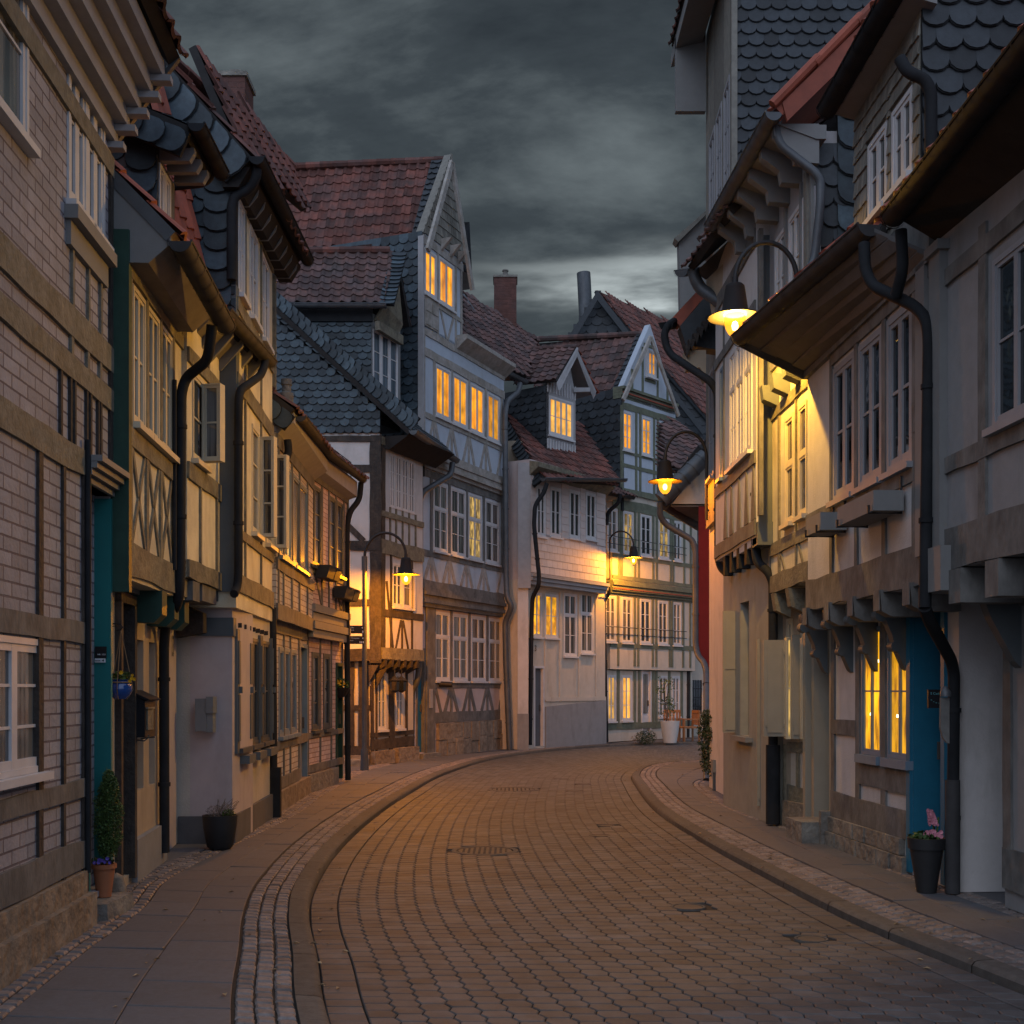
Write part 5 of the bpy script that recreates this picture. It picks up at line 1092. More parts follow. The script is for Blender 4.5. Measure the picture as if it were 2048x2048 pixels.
storey(t, fb_, 0, fb_.L, 4.6, 7.6, [(fb_.sx(a), fb_.sx(b), 5.74, 7.02, dict(g=g)) for (a, b), g in zip([(1214, 1234), (1246, 1266), (1281, 1302), (1317, 1338), (1346, 1362)], ('g_curtain', 'lit_glow', 'g_dark', 'lit_glow', 'g_curtain'))], 'plaster_cream', common=dict(cols=2, rows=3, bw=.045, sw=.03))
frame(t, fb_, 'timber_green', H=[(0, fb_.L, 5.64, .13), (0, fb_.L, 7.2, .3), (0, fb_.L, 4.98, .12)], Vs=[(fb_.sx(x), 5, 7.2, .11) for x in (1209, 1238, 1243, 1270, 1277, 1306, 1313, 1341, 1346, 1368, 1381)])
b = t.mb('window_rail', 'iron')
for f, z, ws in ((fa, 3.25, m_w), (fb_, 5.95, [(1214, 1234), (1246, 1266), (1281, 1302), (1317, 1338), (1346, 1362)])):
    for a, c in ws:
        for k in (0, .22): b.tube([f.W(f.sx(a)-.15, z+k, .12), f.W(f.sx(c)+.15, z+k, .12)], .012, 5)
# upper gable storey
f3 = fb_.off(.05); sA, sB = f3.sx(1244), f3.sx(1351)
storey(t, f3, sA, sB, 7.55, 10.6, [(f3.sx(a), f3.sx(b), 8.86, 10.04, {}) for a, b in ((1245, 1264), (1283, 1302), (1319, 1337))], 'plaster_blue', common=dict(cols=2, rows=3, g='lit_amber', bw=.05, sw=.03), body=3)
frame(t, f3, 'timber_green', H=[(sA, sB, 7.62, .18), (sA, sB, 8.4, .11), (sA, sB, 8.8, .09), (sA, sB, 10.2, .2)], Vs=[(f3.sx(x), 7.7, 10.2, .11) for x in (1244, 1272, 1280, 1308, 1315, 1342, 1349)])
b = t.mb('jetty_moulding', 'timber_green')
for k in range(4): b.fbox(f3, sA-.05, sB+.05, 10.42+k*.09, 10.42+(k+1)*.09-.005, -.3, [.0, .06, .03, .1][k])
t.mb('jetty_stripe', 'tile_bright').fbox(f3, sA-.04, sB+.04, 10.56, 10.6, 0, .1)
gp = f3.sx(1300)
gablewall(t.mb('gable', 'plaster_blue'), f3, [(sA, 10.7), (sB, 10.7), (gp, 13.0)], body=.2)
gwn = [(gp-.28+.1, gp+.2+.1, 11.35, 12.15)]
window(t, f3.off(.03), gp-.28, gp+.22, 11.32, 12.15, cols=2, rows=2, g='lit_amber', bw=.06, sw=.04, n=.06)
frame(t, f3, 'timber_green', H=[(gp-.3, gp+.3, 11.22, .1), (gp-.35, gp+.35, 12.3, .09)], Vs=[(gp-.42, 10.7, 12.2, .1), (gp+.42, 10.7, 12.2, .1), (gp-1.0, 10.7, 11.4, .1), (gp+1.0, 10.7, 11.5, .1)])
eL, eR_, rR, rL = P(1090, 790, 39.6), P(1244, 792, 37.35), P(1301, 667, 38.6), P(1005, 682, 41.8)
roof(t, [eL, eR_, rR, rL], 'tile_brown', name='roof', w=.25, h=.3, amp=.045)
ridge(t.mb('ridge', 'tile_brown'), rL, rR, .1)
rband(t, [eL, eR_, rR], eR_, rR, .45, h=.22)
rE = P(1357, 828, 40.4); roof(t, [rR, rE, rE+V((-2.2, 1.8, 0)), rR+V((-2.2, 1.8, 0))], 'tile_brown', name='roof', base='soffit_dark', thick=.16, out=(.8, .3, .5))
fbq = f3.off(.28); b = t.mb('bargeboard', 'timber_light'); b.beam(fbq, fbq.px(1247, 800), fbq.px(1302, 674), .13, -.05, .02, jit=.02); b.beam(fbq, fbq.px(1302, 674), fbq.px(1358, 832), .13, -.05, .02, jit=.02)
gutter(t, P(1150, 796, 38.3), P(1250, 797, 37.2), .08, 'zinc_dark', .4)
ss = Fac(f3.W(sA-.015, 0, -3.6)[:2], f3.W(sA-.015, 0, 0)[:2]); slatewall(t, [ss.W(0, 7.0), ss.W(ss.L, 7.0), ss.W(ss.L, 10.7), ss.W(0, 10.7)], 'slate_dark', .3, .25)
# small pent roof between L8 and L9
roof(t, [P(1218, 985, 35.6), P(1274, 990, 37.2), P(1255, 972, 38.2), P(1222, 965, 36.8)], 'tile_brown', name='pent_roof', w=.2, h=.2)
t.mb('eave_board', 'plaster_beige').prism([P(1205, 985, 35.9), P(1262, 998, 37.4), P(1255, 1006, 37.6), P(1208, 1000, 36.2)], (0, .3, 0))
pipe(t, [(1240, 988, 35.9), (1238, 1005, 35.9), (1215, 1025, 36.0), (1213, 1050, 36.0)], .06, 'zinc_dark', collars=False)
pipe(t, [(1215, 1165, 35.8), (1219, 1185, 35.8), (1208, 1200, 36.0), (1209, 1300, 36.1), (1213, 1484, 36.3)], .06, 'zinc_dark')
pipe(t, [(1381, 1196, 40.3), (1377, 1220, 40.3), (1375, 1475, 40.3)], .07, 'zinc_dark')
t.flush()

# far wall right of L9
t = T('rendered_house', 'far stretch of peach rendered house wall with one barred window', 'house', (6.8, 41, 0))
ff = Fac((6.0, 41.2), (7.6, 41.4)); w_ = (ff.sx(1385), ff.sx(1404), .75, 1.9, dict(none=1))
storey(t, ff, -.4, ff.L, 0, 4.6, [w_], 'plaster_cream'); t.mb('window_recess', 'g_dark').fbox(ff, w_[0], w_[1], .75, 1.9, -.1, -.08)
for k in range(4): t.mb('window_bar', 'iron').fbox(ff, w_[0]+.05+k*.08, w_[0]+.07+k*.08, .75, 1.9, -.03, -.01)
for k in range(3): t.mb('window_bar', 'iron').fbox(ff, w_[0], w_[1], 1.0+k*.3, 1.02+k*.3, -.03, -.01)
t.mb('sill', 'board_white').fbox(ff, w_[0]-.05, w_[1]+.05, .68, .74, 0, .06)
t.mb('wall', 'plaster_cream').box(7.6, 14, 41.0, 43, 0, 5)
t.flush()

# dark slate gable behind
t = T('slate_gabled_house', 'big dark slate gable with long red roof rising behind the green timbered house', 'house', (7, 48, 0))
g_ = MB(); D = 46.5
pz = P(1195, 583, D); lz = P(1120, 700, D); rz = P(1420, 860, D)
slatewall(t, [V((lz.x, D, 4)), V((rz.x+.6, D, 4)), rz+V((.6, 0, -.4)), pz, lz], 'slate_dark', .4, .32)
roof(t, [rz+V((.5, -.2, -.3)), rz+V((7, 9, -.3)), pz+V((6.2, 9, 0)), pz+V((.0, -.2, .05))], 'tile_red', name='roof', w=.3, h=.4, base='slate_dark', out=(-.2, -1, .6))
# roof slope seen from the street
A1 = MB(); cover(A1, [P(1199, 583, 46.4), P(1290, 672, 46.4), P(1412, 862, 47.0), P(1412, 700, 55), P(1345, 640, 54)], 'pan', .26, .36, amp=.04, out=(-.1, -1, .5), base=t.mb('roof_boards', 'soffit_dark'))
t.part(A1, 'roof', 'tile_red')
b = t.mb('verge_board', 'slate_dark'); b.prism([P(1128, 690, 46.1), P(1195, 581, 46.1), P(1195, 600, 46.1), P(1140, 695, 46.1)], (0, .1, 0)); b.prism([P(1195, 581, 46.1), P(1414, 866, 46.1), P(1404, 868, 46.1), P(1195, 600, 46.1)], (0, .1, 0))
b = t.mb('flue', 'zinc', True); b.tube([P(1172, 640, 48), P(1168, 560, 48), P(1167, 546, 48)], .27, 12)
t.flush()
# ---------------------------------------------------------------- houses on the right
GR = 'half-timbered houses along the right side'
# far corner house with red boards
t = T('gabled_corner_house', 'corner house with oxblood red boards and diagonal gutter beyond the middle lamp on the right', 'house', (4.2, 25, 0), GR)
D = 23.6; X0 = P(1397, 0, D).x
t.mb('red_wall', 'red_boards').prism([(X0, D, P(0, 1312, D).z), (X0+1.5, D, P(0, 1312, D).z), (X0+1.9, D+3, P(0, 1312, D).z), (X0*(D+3)/D+.03, D+3, P(0, 1312, D).z)], (0, 0, P(0, 1012, D).z-P(0, 1312, D).z))
b = t.mb('red_bracket', 'red_boards'); b.prism([P(1397, 1312, D), P(1425, 1312, D), P(1425, 1350, D), P(1414, 1345, D), (P(1408, 1326, D))], (0, .4, 0))
t.mb('wall', 'plaster_cream').box(X0+.75, X0+2.5, D+.35, D+3, -.05, P(0, 1300, D).z)
t.mb('gable_board', 'plaster_cream').prism([P(1342, 1011, D), P(1450, 1011, D), P(1450, 870, D)], (0, .1, 0))
b = t.mb('verge_gutter', 'zinc', True); b.tube([P(1322, 1000, D-.2), P(1412, 912, D-.2)], .16, 12)
for k in range(5): c = P(1322, 1000, D-.2).lerp(P(1412, 912, D-.2), .1+k*.2); b.tube([c, c+V((.02, 0, .02))], .175, 12)
roof(t, [P(1318, 994, D), P(1348, 1020, D+3.5), P(1450, 862, D+3.5), P(1410, 902, D)], 'slate_dark', 'rect', .3, .3, name='roof', lift=.02, out=(-.7, -.2, .7))
# slate roof seen behind
roof(t, [P(1318, 940, 27), P(1420, 940, 29), P(1420, 890, 31), P(1345, 840, 32), P(1318, 850, 31)], 'tile_brown', name='rear_roof', w=.3, h=.3, out=(0, -1, .6))
gutter(t, P(1328, 1008, D), P(1397, 1052, D+4.5), .11, 'copper_brown', .3)
b = t.mb('soffit', 'soffit_beige'); b.prism([P(1342, 1013, D), P(1420, 1013, D), P(1420, 1050, D+4.5), P(1396, 1050, D+4.5)], (0, 0, .05))
pipe(t, [(1321, 1003, D-.2), (1319, 1030, D-.1), (1330, 1048, D), (1385, 1080, D), (1391, 1100, D), (1391, 1290, D), (1396, 1312, D-.1), (1409, 1326, D-.3), (1413, 1345, D-.4), (1413, 1560, 21.3)], .06, 'zinc')
t.flush()

# R5: tall dark slate house
fr = Fac((3.14, 19.5), (3.06, 17.0)); fsd = Fac((3.06, 16.86), (6.6, 16.86)); frg = Fac((3.22, 19.9), (3.18, 17.0))
t = T('slate_house', 'tall dark slate-hung house with white windows towering over the right side of the street', 'house', (3.3, 18.5, 0), GR)
storey(t, frg, 0, frg.L, 0, 4.2, [], 'plaster_white')
ws = [(fr.sx(a), fr.sx(b), 8.45, 10.25, dict(cols=2, rows=3)) for a, b in ((1419, 1430), (1433, 1444), (1448, 1460))]
storey(t, fr, -.3, fr.L, 4.2, 12.2, ws+[(fr.sx(1419), fr.sx(1428), 4.9, 6.6, dict(cols=2, rows=3))], 'slate_pale', common=dict(g='g_dark', fr='frame_grey', bw=.06), body=3.2)
cov = t.mb('slate_cladding', 'slate_dark')
slatewall(t, [fsd.W(0, 5.5), fsd.W(fsd.L, 5.5), fsd.W(fsd.L, 13), fsd.W(0, 13)], 'slate_dark', .21, .165)
t.mb('corner_board', 'slate_pale').fbox(fsd, -.03, .05, 4.2, 12.2, 0, .04)
b = t.mb('eave', 'board_grey'); b.prism([(3.05, 16.7, 11.95), (2.62, 16.7, 11.85), (2.62, 16.7, 12.05), (3.05, 16.7, 12.3)], (0, 3.4, 0))
roof(t, [V((2.6, 19.9, 12.1)), V((2.6, 16.6, 12.1)), V((5.5, 16.6, 15)), V((5.5, 19.9, 15))], 'tile_brown', name='roof', out=(-1, 0, 1))
t.mb('verge_board', 'board_grey').box(2.62, 3.1, 19.5, 19.62, P(0, 222, 19.5).z, 12.2)
# shingle corner and small gable further on
t.mb('rear_gable', 'board_grey').prism([P(1358, 476, 22), P(1412, 420, 22), P(1412, 640, 22), P(1362, 640, 22)], (0, .3, 0)); t.mb('rear_verge', 'slate_pale').prism([P(1349, 476, 21.9), P(1413, 420, 21.9), P(1413, 428, 21.9), P(1356, 484, 21.9)], (0, .3, 0))
pipe(t, [(1352, 640, 18.3), (1336, 650, 18.0), (1328, 668, 18.0), (1333, 695, 18.0), (1345, 712, 17.9), (1420, 762, 17.2), (1434, 782, 17.2), (1436, 820, 17.2), (1436, 1115, 17.2), (1441, 1135, 17.15), (1462, 1155, 16.9), (1467, 1175, 16.9), (1467, 1215, 16.9), (1467, 1600, 16.7)], .055, 'zinc_dark')
# stacked eave ends, gutters and tiles over the street
gutter(t, P(1332, 646, 18.0), P(1372, 640, 19.5), .11, 'zinc_dark', .3)
b = t.mb('eave_tiles', 'tile_bright'); b.prism([P(1345, 635, 18.2), P(1398, 578, 18.2), P(1412, 590, 18.2), P(1360, 652, 18.2)], (0, .3, .03))
b = t.mb('eave_tiles', 'tile_bright'); 
b = t.mb('eave_board', 'slate_dark'); b.prism([P(1360, 652, 18.1), P(1412, 592, 18.1), P(1450, 640, 18.1), P(1440, 700, 18.1), P(1372, 690, 18.1)], (0, .3, 0))
b = t.mb('beam_end', 'plaster_beige'); b.prism([P(1370, 700, 18), P(1412, 700, 18), P(1412, 760, 18), P(1400, 735, 18), P(1375, 735, 18)], (0, .3, 0))
for k in range(6): t.mb('eave_zigzag', 'timber_dark').prism([P(1368+k*9, 690-k*12, 17.9), P(1382+k*9, 690-k*12, 17.9), P(1375+k*9, 712-k*12, 17.9)], (0, .15, 0))
gutter(t, P(1362, 540, 17.6), P(1402, 535, 18.6), .1, 'zinc', .3)
pipe(t, [(1386, 540, 17.0), (1392, 562, 17.0), (1402, 578, 17.0), (1445, 608, 16.8)], .085, 'zinc', collars=False)
b = t.mb('pent_roof', 'slate_dark'); b.prism([P(1390, 545, 17.3), P(1527, 415, 15.0), P(1540, 430, 15.0), P(1412, 560, 17.3)], (.35, .2, .25))
b = t.mb('pent_board', 'plaster_beige'); b.prism([P(1412, 560, 17.1), P(1540, 440, 14.8), P(1545, 480, 14.8), P(1545, 590, 14.8), P(1425, 640, 17.1)], (.4, .1, 0))
t.flush()

# R4: grey-green plaster ground floor with beige shutters
fg = Fac((2.93, 16.9), (3.05, 14.45)); fu = Fac((2.84, 17.0), (2.86, 14.28)); fn = Fac((2.86, 14.26), (3.3, 14.26))
t = T('timber_framed_house', 'house with a bare grey-green plaster ground floor, long beige shutters and white upper windows', 'house', (3.0, 15.6, 0), GR)
wn_ = (fg.sx(1481), fg.sx(1498), 1.0, 2.72, dict(none=1))
storey(t, fg, 0, fg.L, 0, 3.4, [wn_], 'plaster_green', dep=.15); t.mb('shutter', 'shutter_beige').fbox(fg, wn_[0], wn_[1], 1.0, 2.72, -.14, -.10)
uw = [(fu.sx(a), fu.sx(b), 4.45, 5.95, dict(cols=2, split=(.68, 2, 1), g='g_net')) for a, b in ((1460, 1472), (1473, 1488), (1490, 1505))]
storey(t, fu, 0, fu.L, 3.38, 7.5, uw+[(fu.sx(1441), fu.sx(1447), 4.45, 5.95, dict(cols=1, rows=3, g='g_dark', fr='frame_blue'))], 'plaster_white', common=dict(fr='frame_white', bw=.05))
frame(t, fu, 'timber_grey', H=[(0, fu.L, 3.50, .17), (0, fu.L, 4.32, .14), (0, fu.L, 6.1, .12), (0, fu.L, 6.9, .2)], Vs=[(fu.sx(1449), 4.3, 6.9, .05), (fu.sx(1520), 3.6, 6.9, .1)])
for x in (1452, 1464, 1479, 1494, 1508):
    s_ = fu.sx(x); b = t.mb('timber_frame', 'timber_grey'); b.prism([fu.W(s_-.13, 3.6, -.02), fu.W(s_+.13, 3.6, -.02), fu.W(s_+.02, 4.26, -.02), fu.W(s_-.02, 4.26, -.02)], fu.W(0, 0, .035)-fu.W(0, 0, 0))
b = t.mb('joist', 'zinc_dark')
for x in (1448, 1461, 1475, 1491): s_ = fu.sx(x); b.fbox(fu, s_-.07, s_+.07, 3.12, 3.38, -.3, .0)
b = t.mb('corner_casing', 'shutter_grey'); b.fbox(fn, .02, .24, 3.55, 6.9, -.2, .03); b.fbox(fn, .0, .42, 3.28, 3.55, -.25, .06)
wall(t.mb('wall', 'plaster_white'), fn, .0, 2.5, 3.3, 7.5, body=1.5)
def shutter(t, D, xa, xb, yt, yb, n=1):
    a, c = P(xa, yb, D), P(xb, yt, D); b = MB(); b.box(a.x, c.x, D, D+.04, a.z, c.z); w = c.x-a.x; h = c.z-a.z
    for k in range(n): b.box(a.x+w*.16, c.x-w*.16, D-.012, D, a.z+h*(k+.04)/n, a.z+h*(k+.93)/n)
    b.box(a.x+w*.1, a.x+w*.14, D-.02, D, a.z+h*.1, a.z+h*.13); b.box(c.x-w*.1, c.x+.02, D-.015, D+.02, a.z+h*.1, a.z+h*.13); b.box(c.x-w*.1, c.x+.02, D-.015, D+.02, a.z+h*.85, a.z+h*.88)
    t.part(b, 'shutter', 'shutter_beige')
shutter(t, 16.2, 1446, 1475, 1222, 1465, 2); shutter(t, 15.35, 1503, 1513, 1213, 1478, 2); shutter(t, 14.9, 1514, 1526, 1278, 1612, 1)
t.mb('sill', 'board_grey').fbox(fg, fg.sx(1474), fg.sx(1505), .93, .99, 0, .09)
pipe(t, [(1514, 690, 14.9), (1512, 760, 14.7), (1511, 1100, 14.55), (1515, 1125, 14.5), (1538, 1145, 14.3), (1546, 1165, 14.3), (1546, 1640, 14.35)], .055, 'zinc_dark')
t.mb('pipe_foot', 'zinc_dark', True).tube([P(1546, 1490, 14.3), P(1546, 1648, 14.3)], .085, 12)
roof(t, [V((2.45, 17.0, 7.5)), V((2.55, 14.2, 7.2)), V((5.2, 14.2, 9.6)), V((5.2, 17.0, 9.9))], 'tile_brown', name='roof', out=(-1, 0, 1))
t.flush()

# R3: recessed narrow house with shutters, big bracketed dormer above
fg = Fac((3.20, 14.4), (3.40, 13.55)); fu = Fac((3.04, 14.3), (3.06, 12.52)); fs = Fac((3.02, 12.45), (3.9, 12.45))
t = T('timber_framed_house', 'narrow ochre-lit house with half-open beige shutters and a big bracketed eave above', 'house', (3.2, 13.7, 0), GR)
gw = [(fg.sx(a), fg.sx(b), 1.0, 2.42, dict(cols=2, rows=2, g='lit_glow', fr='frame_cream', bw=.04, sill=False)) for a, b in ((1573, 1584), (1606, 1617))]
gw2 = [(fg.sx(1574), fg.sx(1587), 1.05, 2.42, dict(cols=1, rows=2, g='g_curtain', fr='frame_cream', bw=.035, sill=False)), (fg.sx(1603), fg.sx(1622), 1.0, 2.45, dict(cols=1, rows=2, g='lit_glow', fr='frame_cream', bw=.035, sill=False))]
storey(t, fg, 0, fg.L, 0, 3.2, gw2, 'plaster_beige')
t.mb('plaster_panel', 'plaster_cream').fbox(fg, .22, fg.L-.1, .45, .92, -.02, .006)
frame(t, fg, 'timber_olive', H=[(.15, fg.L, .38, .2), (.15, fg.L, .93, .12), (0, fg.L, 2.95, .12)], Vs=[(fg.sx(x), .3, .95, .035) for x in (1570, 1596, 1600, 1628)])
b = t.mb('plinth', 'stone'); b.fbox(fg, .12, fg.L, -.05, .30, -.1, .07)
shutter(t, 14.0, 1527, 1571, 1280, 1473); shutter(t, 13.8, 1584, 1601, 1270, 1478); shutter(t, 13.55, 1619, 1630, 1268, 1488)
for xa, xb, D_ in ((1572, 1585, 13.93), (1603, 1618, 13.62)):
    oc = Fac(P(xa, 0, D_)[:2], P(xb, 0, D_)[:2]); window(t, oc, 0, oc.L, P(0, 1478, D_).z, P(0, 1275, D_).z, cols=1, rows=2, g='lit_glow', fr='frame_cream', bw=.012, sw=.016, sill=False)
b = t.mb('door_jamb', 'shutter_beige'); b.box(3.28, 3.55, 13.25, 13.35, .0, 2.7); b.box(3.42, 3.62, 12.95, 13.05, .0, 2.75)
uw = [(fu.sx(a), fu.sx(b), 3.42, 4.60, dict(cols=1, split=(.55, 1, 1), fr='frame_cream', g='g_curtain', bw=.04)) for a, b in ((1571, 1588), (1598, 1615))]
storey(t, fu, 0, fu.L, 2.72, 5.3, uw, 'plaster_yellow', body=1.0)
frame(t, fu, 'timber_olive', H=[(0, fu.L, 3.22, .14), (0, fu.L, 4.78, .12), (0, fu.L, 2.82, .2)], Vs=[(fu.sx(1560), 2.8, 4.7, .07), (fu.sx(1594), 2.8, 4.7, .05)], Dg=[((fu.sx(1562), 3.15), (fu.sx(1572), 2.9), .04), ((fu.sx(1598), 3.15), (fu.sx(1608), 2.9), .04)])
b = t.mb('beam_end', 'shutter_grey')
for x in (1556, 1578, 1603): s_ = fu.sx(x); b.prism([fu.W(s_-.1, 4.82, 0), fu.W(s_-.1, 5.06, 0), fu.W(s_-.1, 5.06, .2), fu.W(s_-.1, 4.9, .18)], fu.W(.17, 0)-fu.W(0, 0))
b = t.mb('joist', 'timber_olive'); b.prism([fu.W(.2, 2.42, -.15), fu.W(.2, 2.7, -.15), fu.W(.2, 2.7, .05), fu.W(.2, 2.5, .02)], fu.W(.15, 0)-fu.W(0, 0)); b.prism([fu.W(.9, 2.42, -.15), fu.W(.9, 2.7, -.15), fu.W(.9, 2.7, .05), fu.W(.9, 2.5, .02)], fu.W(.15, 0)-fu.W(0, 0))
# upper dormer storey
f2 = Fac((3.0, 14.6), (3.05, 12.45))
uw = [(f2.sx(a), f2.sx(b), 5.72, 6.72, {}) for a, b in ((1551, 1572), (1579, 1603), (1606, 1624))]
storey(t, f2, 0, f2.L, 5.3, 7.3, uw, 'board_white', common=dict(cols=2, rows=2, g='g_net', fr='frame_white', bw=.05), body=2.0)
for w in uw: t.mb('batten', 'board_grey').fbox(f2, w[1]+.01, w[1]+.07, 5.4, 6.9, 0, .03)
slatewall(t, [fs.W(.04, 5.3), fs.W(3, 5.3), fs.W(3, 9.0), fs.W(.04, 7.0)], 'slate_dark', .22, .2); band(t, fs.W(.30, 5.4, .02), fs.W(.30, 8.0, .02), -.30, nrm=(0, -1, 0), h=.3)
t.mb('corner_board', 'slate_pale').fbox(fs, -.02, .08, 5.4, 6.9, -.1, .03)
ge = [P(1437, 410, 14.9), P(1556, 228, 12.1)]
ge[0].x, ge[1].x = 2.46, 2.60; ge[0].z = ge[1].z = 7.33
gutter(t, ge[0]+V((0, .15, 0)), ge[1], .085, 'zinc', .22)
roof(t, [ge[0]+V((.02, 0, .04)), ge[1]+V((.02, .0, .04)), ge[1]+V((2.4, 0, 2.35)), ge[0]+V((2.4, 0, 2.35))], 'tile_bright', name='roof', base='tile_bright', out=(-1, 0, 1), w=.24, h=.34)
b = t.mb('soffit', 'board_grey'); b.prism([ge[0]+V((.06, .05, -.05)), ge[0]+V((.56, .05, -.06)), ge[0]+V((.56, .05, -.2)), ge[0]+V((.46, .05, -.2))], ge[1]-ge[0]+V((0, .1, 0)))
b = t.mb('rafter_end', 'board_grey')
for k in range(6): c = ge[0].lerp(ge[1], .04+k*.18); b.prism([c+V((.04, 0, -.04)), c+V((.05, 0, -.16)), c+V((.24, 0, -.30)), c+V((.26, 0, -.42)), c+V((.5, 0, -.44)), c+V((.5, 0, -.04))], (0, .12, 0))
b = t.mb('verge_tiles', 'tile_bright')
q = ge[1]+V((-.02, -.02, .06))
for k in range(5): b.tube([q+V((.42*k, 0, .41*k)), q+V((.42*k+.46, 0, .41*k+.47))], .05, 8)
b.prism([q+V((.1, 0, .02)), q+V((2.3, 0, 2.2)), q+V((2.3, 0, 1.95)), q+V((.15, 0, -.16))], (0, .04, 0))
pipe(t, [(1556, 232, 12.3), (1552, 262, 12.3), (1562, 292, 12.3), (1630, 345, 12.25), (1641, 362, 12.25), (1641, 410, 12.25), (1631, 500, 12.3), (1627, 525, 12.3), (1590, 578, 12.3)], .045, 'zinc')
t.flush()

# R2: white house with the blue door
fg = Fac((3.30, 12.55), (3.52, 9.6)); fu = Fac((3.015, 12.42), (3.12, 8.98))
t = T('timber_framed_house', 'near white and grey house with carved brackets, glowing ground-floor windows and a blue doorway', 'house', (3.3, 11, 0), GR)
dr = (fg.sx(1826), fg.sx(1888), .10, 2.35, dict(none=1))
gw = [(fg.sx(a), fg.sx(b), .98, 2.18, {}) for a, b in ((1725, 1764), (1777, 1824))]
storey(t, fg, 0, fg.L, 0, 2.6, [dr]+gw, 'plaster_white', common=dict(cols=2, rows=2, g='lit_shop', fr='frame_blue', bw=.03, sw=.02, mw=.016, sillw=.08), dep=.29)
b = t.mb('doorway', 'blue_paint'); b.fbox(fg, dr[0], dr[1], .1, 2.35, -.289, -.26); b.fbox(fg, dr[0]+.001, dr[0]+.012, .1, 2.35, -.28, .0); b.fbox(fg, dr[0]-.08, dr[0], .02, 2.43, -.28, .03); b.fbox(fg, dr[1], dr[1]+.07, .02, 2.43, -.1, .03); b.fbox(fg, dr[0], dr[1], 2.35, 2.43, -.28, .03)
db = MB(); db.fbox(fg, dr[0]+.05, dr[1]-.05, .12, 2.3, -.258, -.22); o_ = t.part(db, 'door', 'blue_paint')
hm = MB(); hm.fbox(fg, dr[0]+.1, dr[0]+.13, 1.0, 1.15, -.22, -.17); t.part(hm, 'handle', 'cast_iron', o_)
frame(t, fg, 'timber_grey', H=[(0, fg.sx(1820), .42, .26), (fg.sx(1720), fg.sx(1820), .80, .22), (0, fg.sx(1715), 1.22, .15), (0, fg.L, 2.42, .2)], Vs=[(.05, .4, 2.4, .1), (fg.sx(1718), .4, 2.4, .11), (fg.sx(1770), .4, 2.4, .12), (fg.sx(1822), .4, 1.1, .05)], w=.14)
b = t.mb('plinth', 'stone_grey')
for k in range(7): a = .0+k*(fg.sx(1820))/7; c = a+fg.sx(1820)/7; b.fbox(fg, a+.006, c-.006, -.05, .14+.0, -.1, .07+R_(0, .02)); b.fbox(fg, a+.006-.1*(k > 0), c-.1-.006, .148, .29, -.1, .05+R_(0, .02))
t.mb('doorstep', 'stone_grey').fbox(fg, -.62, -.08, -.05, .22, -.05, .30); t.mb('end_stone', 'stone_grey').fbox(fg, -.07, -.005, -.05, .34, -.05, .12)
t.mb('entrance_wall', 'plaster_beige').fbox(fg, -.95, .0, .0, 2.7, -.5, -.38)
b = t.mb('entrance_jamb', 'shutter_beige'); b.fbox(fg, -.98, -.90, 0, 2.7, -.38, -.0); b.fbox(fg, -.10, -.02, .2, 2.6, -.38, .0)
uw = [(fu.sx(1668), fu.sx(1711)), (fu.sx(1719), fu.sx(1767)), (fu.sx(1776), fu.sx(1828))]
uw = [(a, b_, 3.36, 4.62, dict(cols=2, rows=2, g='g_refl', fr='frame_grey', bw=.055, sw=.04, mw=.025)) for a, b_ in uw]
storey(t, fu, 0, fu.L, 2.40, 5.3, uw, 'plaster_white', dep=.12)
frame(t, fu, 'timber_grey', H=[(0, fu.L, 2.55, .30), (0, fu.sx(1667), 3.30, .14), (fu.sx(1664), fu.sx(1832), 3.26, .12), (fu.sx(1664), fu.L, 4.72, .12), (fu.sx(1832), fu.L, 3.62, .1)], Vs=[(fu.sx(1665), 2.6, 4.75, .08), (fu.sx(1715), 2.6, 4.75, .08), (fu.sx(1771), 2.6, 4.75, .09), (fu.sx(1833), 2.6, 4.9, .10)], w=.1)
b = t.mb('joist', 'timber_grey')
for x in (1620, 1664, 1712, 1766, 1826): s_ = fu.sx(x); b.prism([fu.W(s_-.08, 2.20, -.35), fu.W(s_-.08, 2.42, -.35), fu.W(s_-.08, 2.42, .05), fu.W(s_-.08, 2.24, .03), fu.W(s_-.08, 2.2, -.05)], fu.W(.15, 0)-fu.W(0, 0)); b.fbox(fu, s_-.082, s_+.072, 2.25, 2.42, .05, .056)
for x in (1652, 1703, 1752, 1812):
    s_ = fg.sx(x); c = MB()
    c.prism([fg.W(s_-.05, q[1], q[0]) for q in ((.0, 2.38), (.28, 2.38), (.27, 2.28), (.2, 2.2), (.14, 2.06), (.12, 1.98), (.03, 1.78), (0, 1.76))], fg.W(.1, 0)-fg.W(0, 0))
    p_, q_ = fg.W(s_-.055, 2.24, .24), fg.W(s_+.055, 2.24, .24); c.tube([p_, q_], .055, 12); p_, q_ = fg.W(s_-.055, 1.97, .11), fg.W(s_+.055, 1.97, .11); c.tube([p_, q_], .045, 12)
    t.part(c, 'console_bracket', 'shutter_grey', smooth=True)
b = t.mb('corner_post', 'board_grey'); b.fbox(fu, fu.L-.28, fu.L-.1, 2.6, 4.8, 0, .05)
t.mb('wall_plate', 'timber_grey').fbox(fu, .02, fu.L, 4.76, 5.25, -.08, .05)
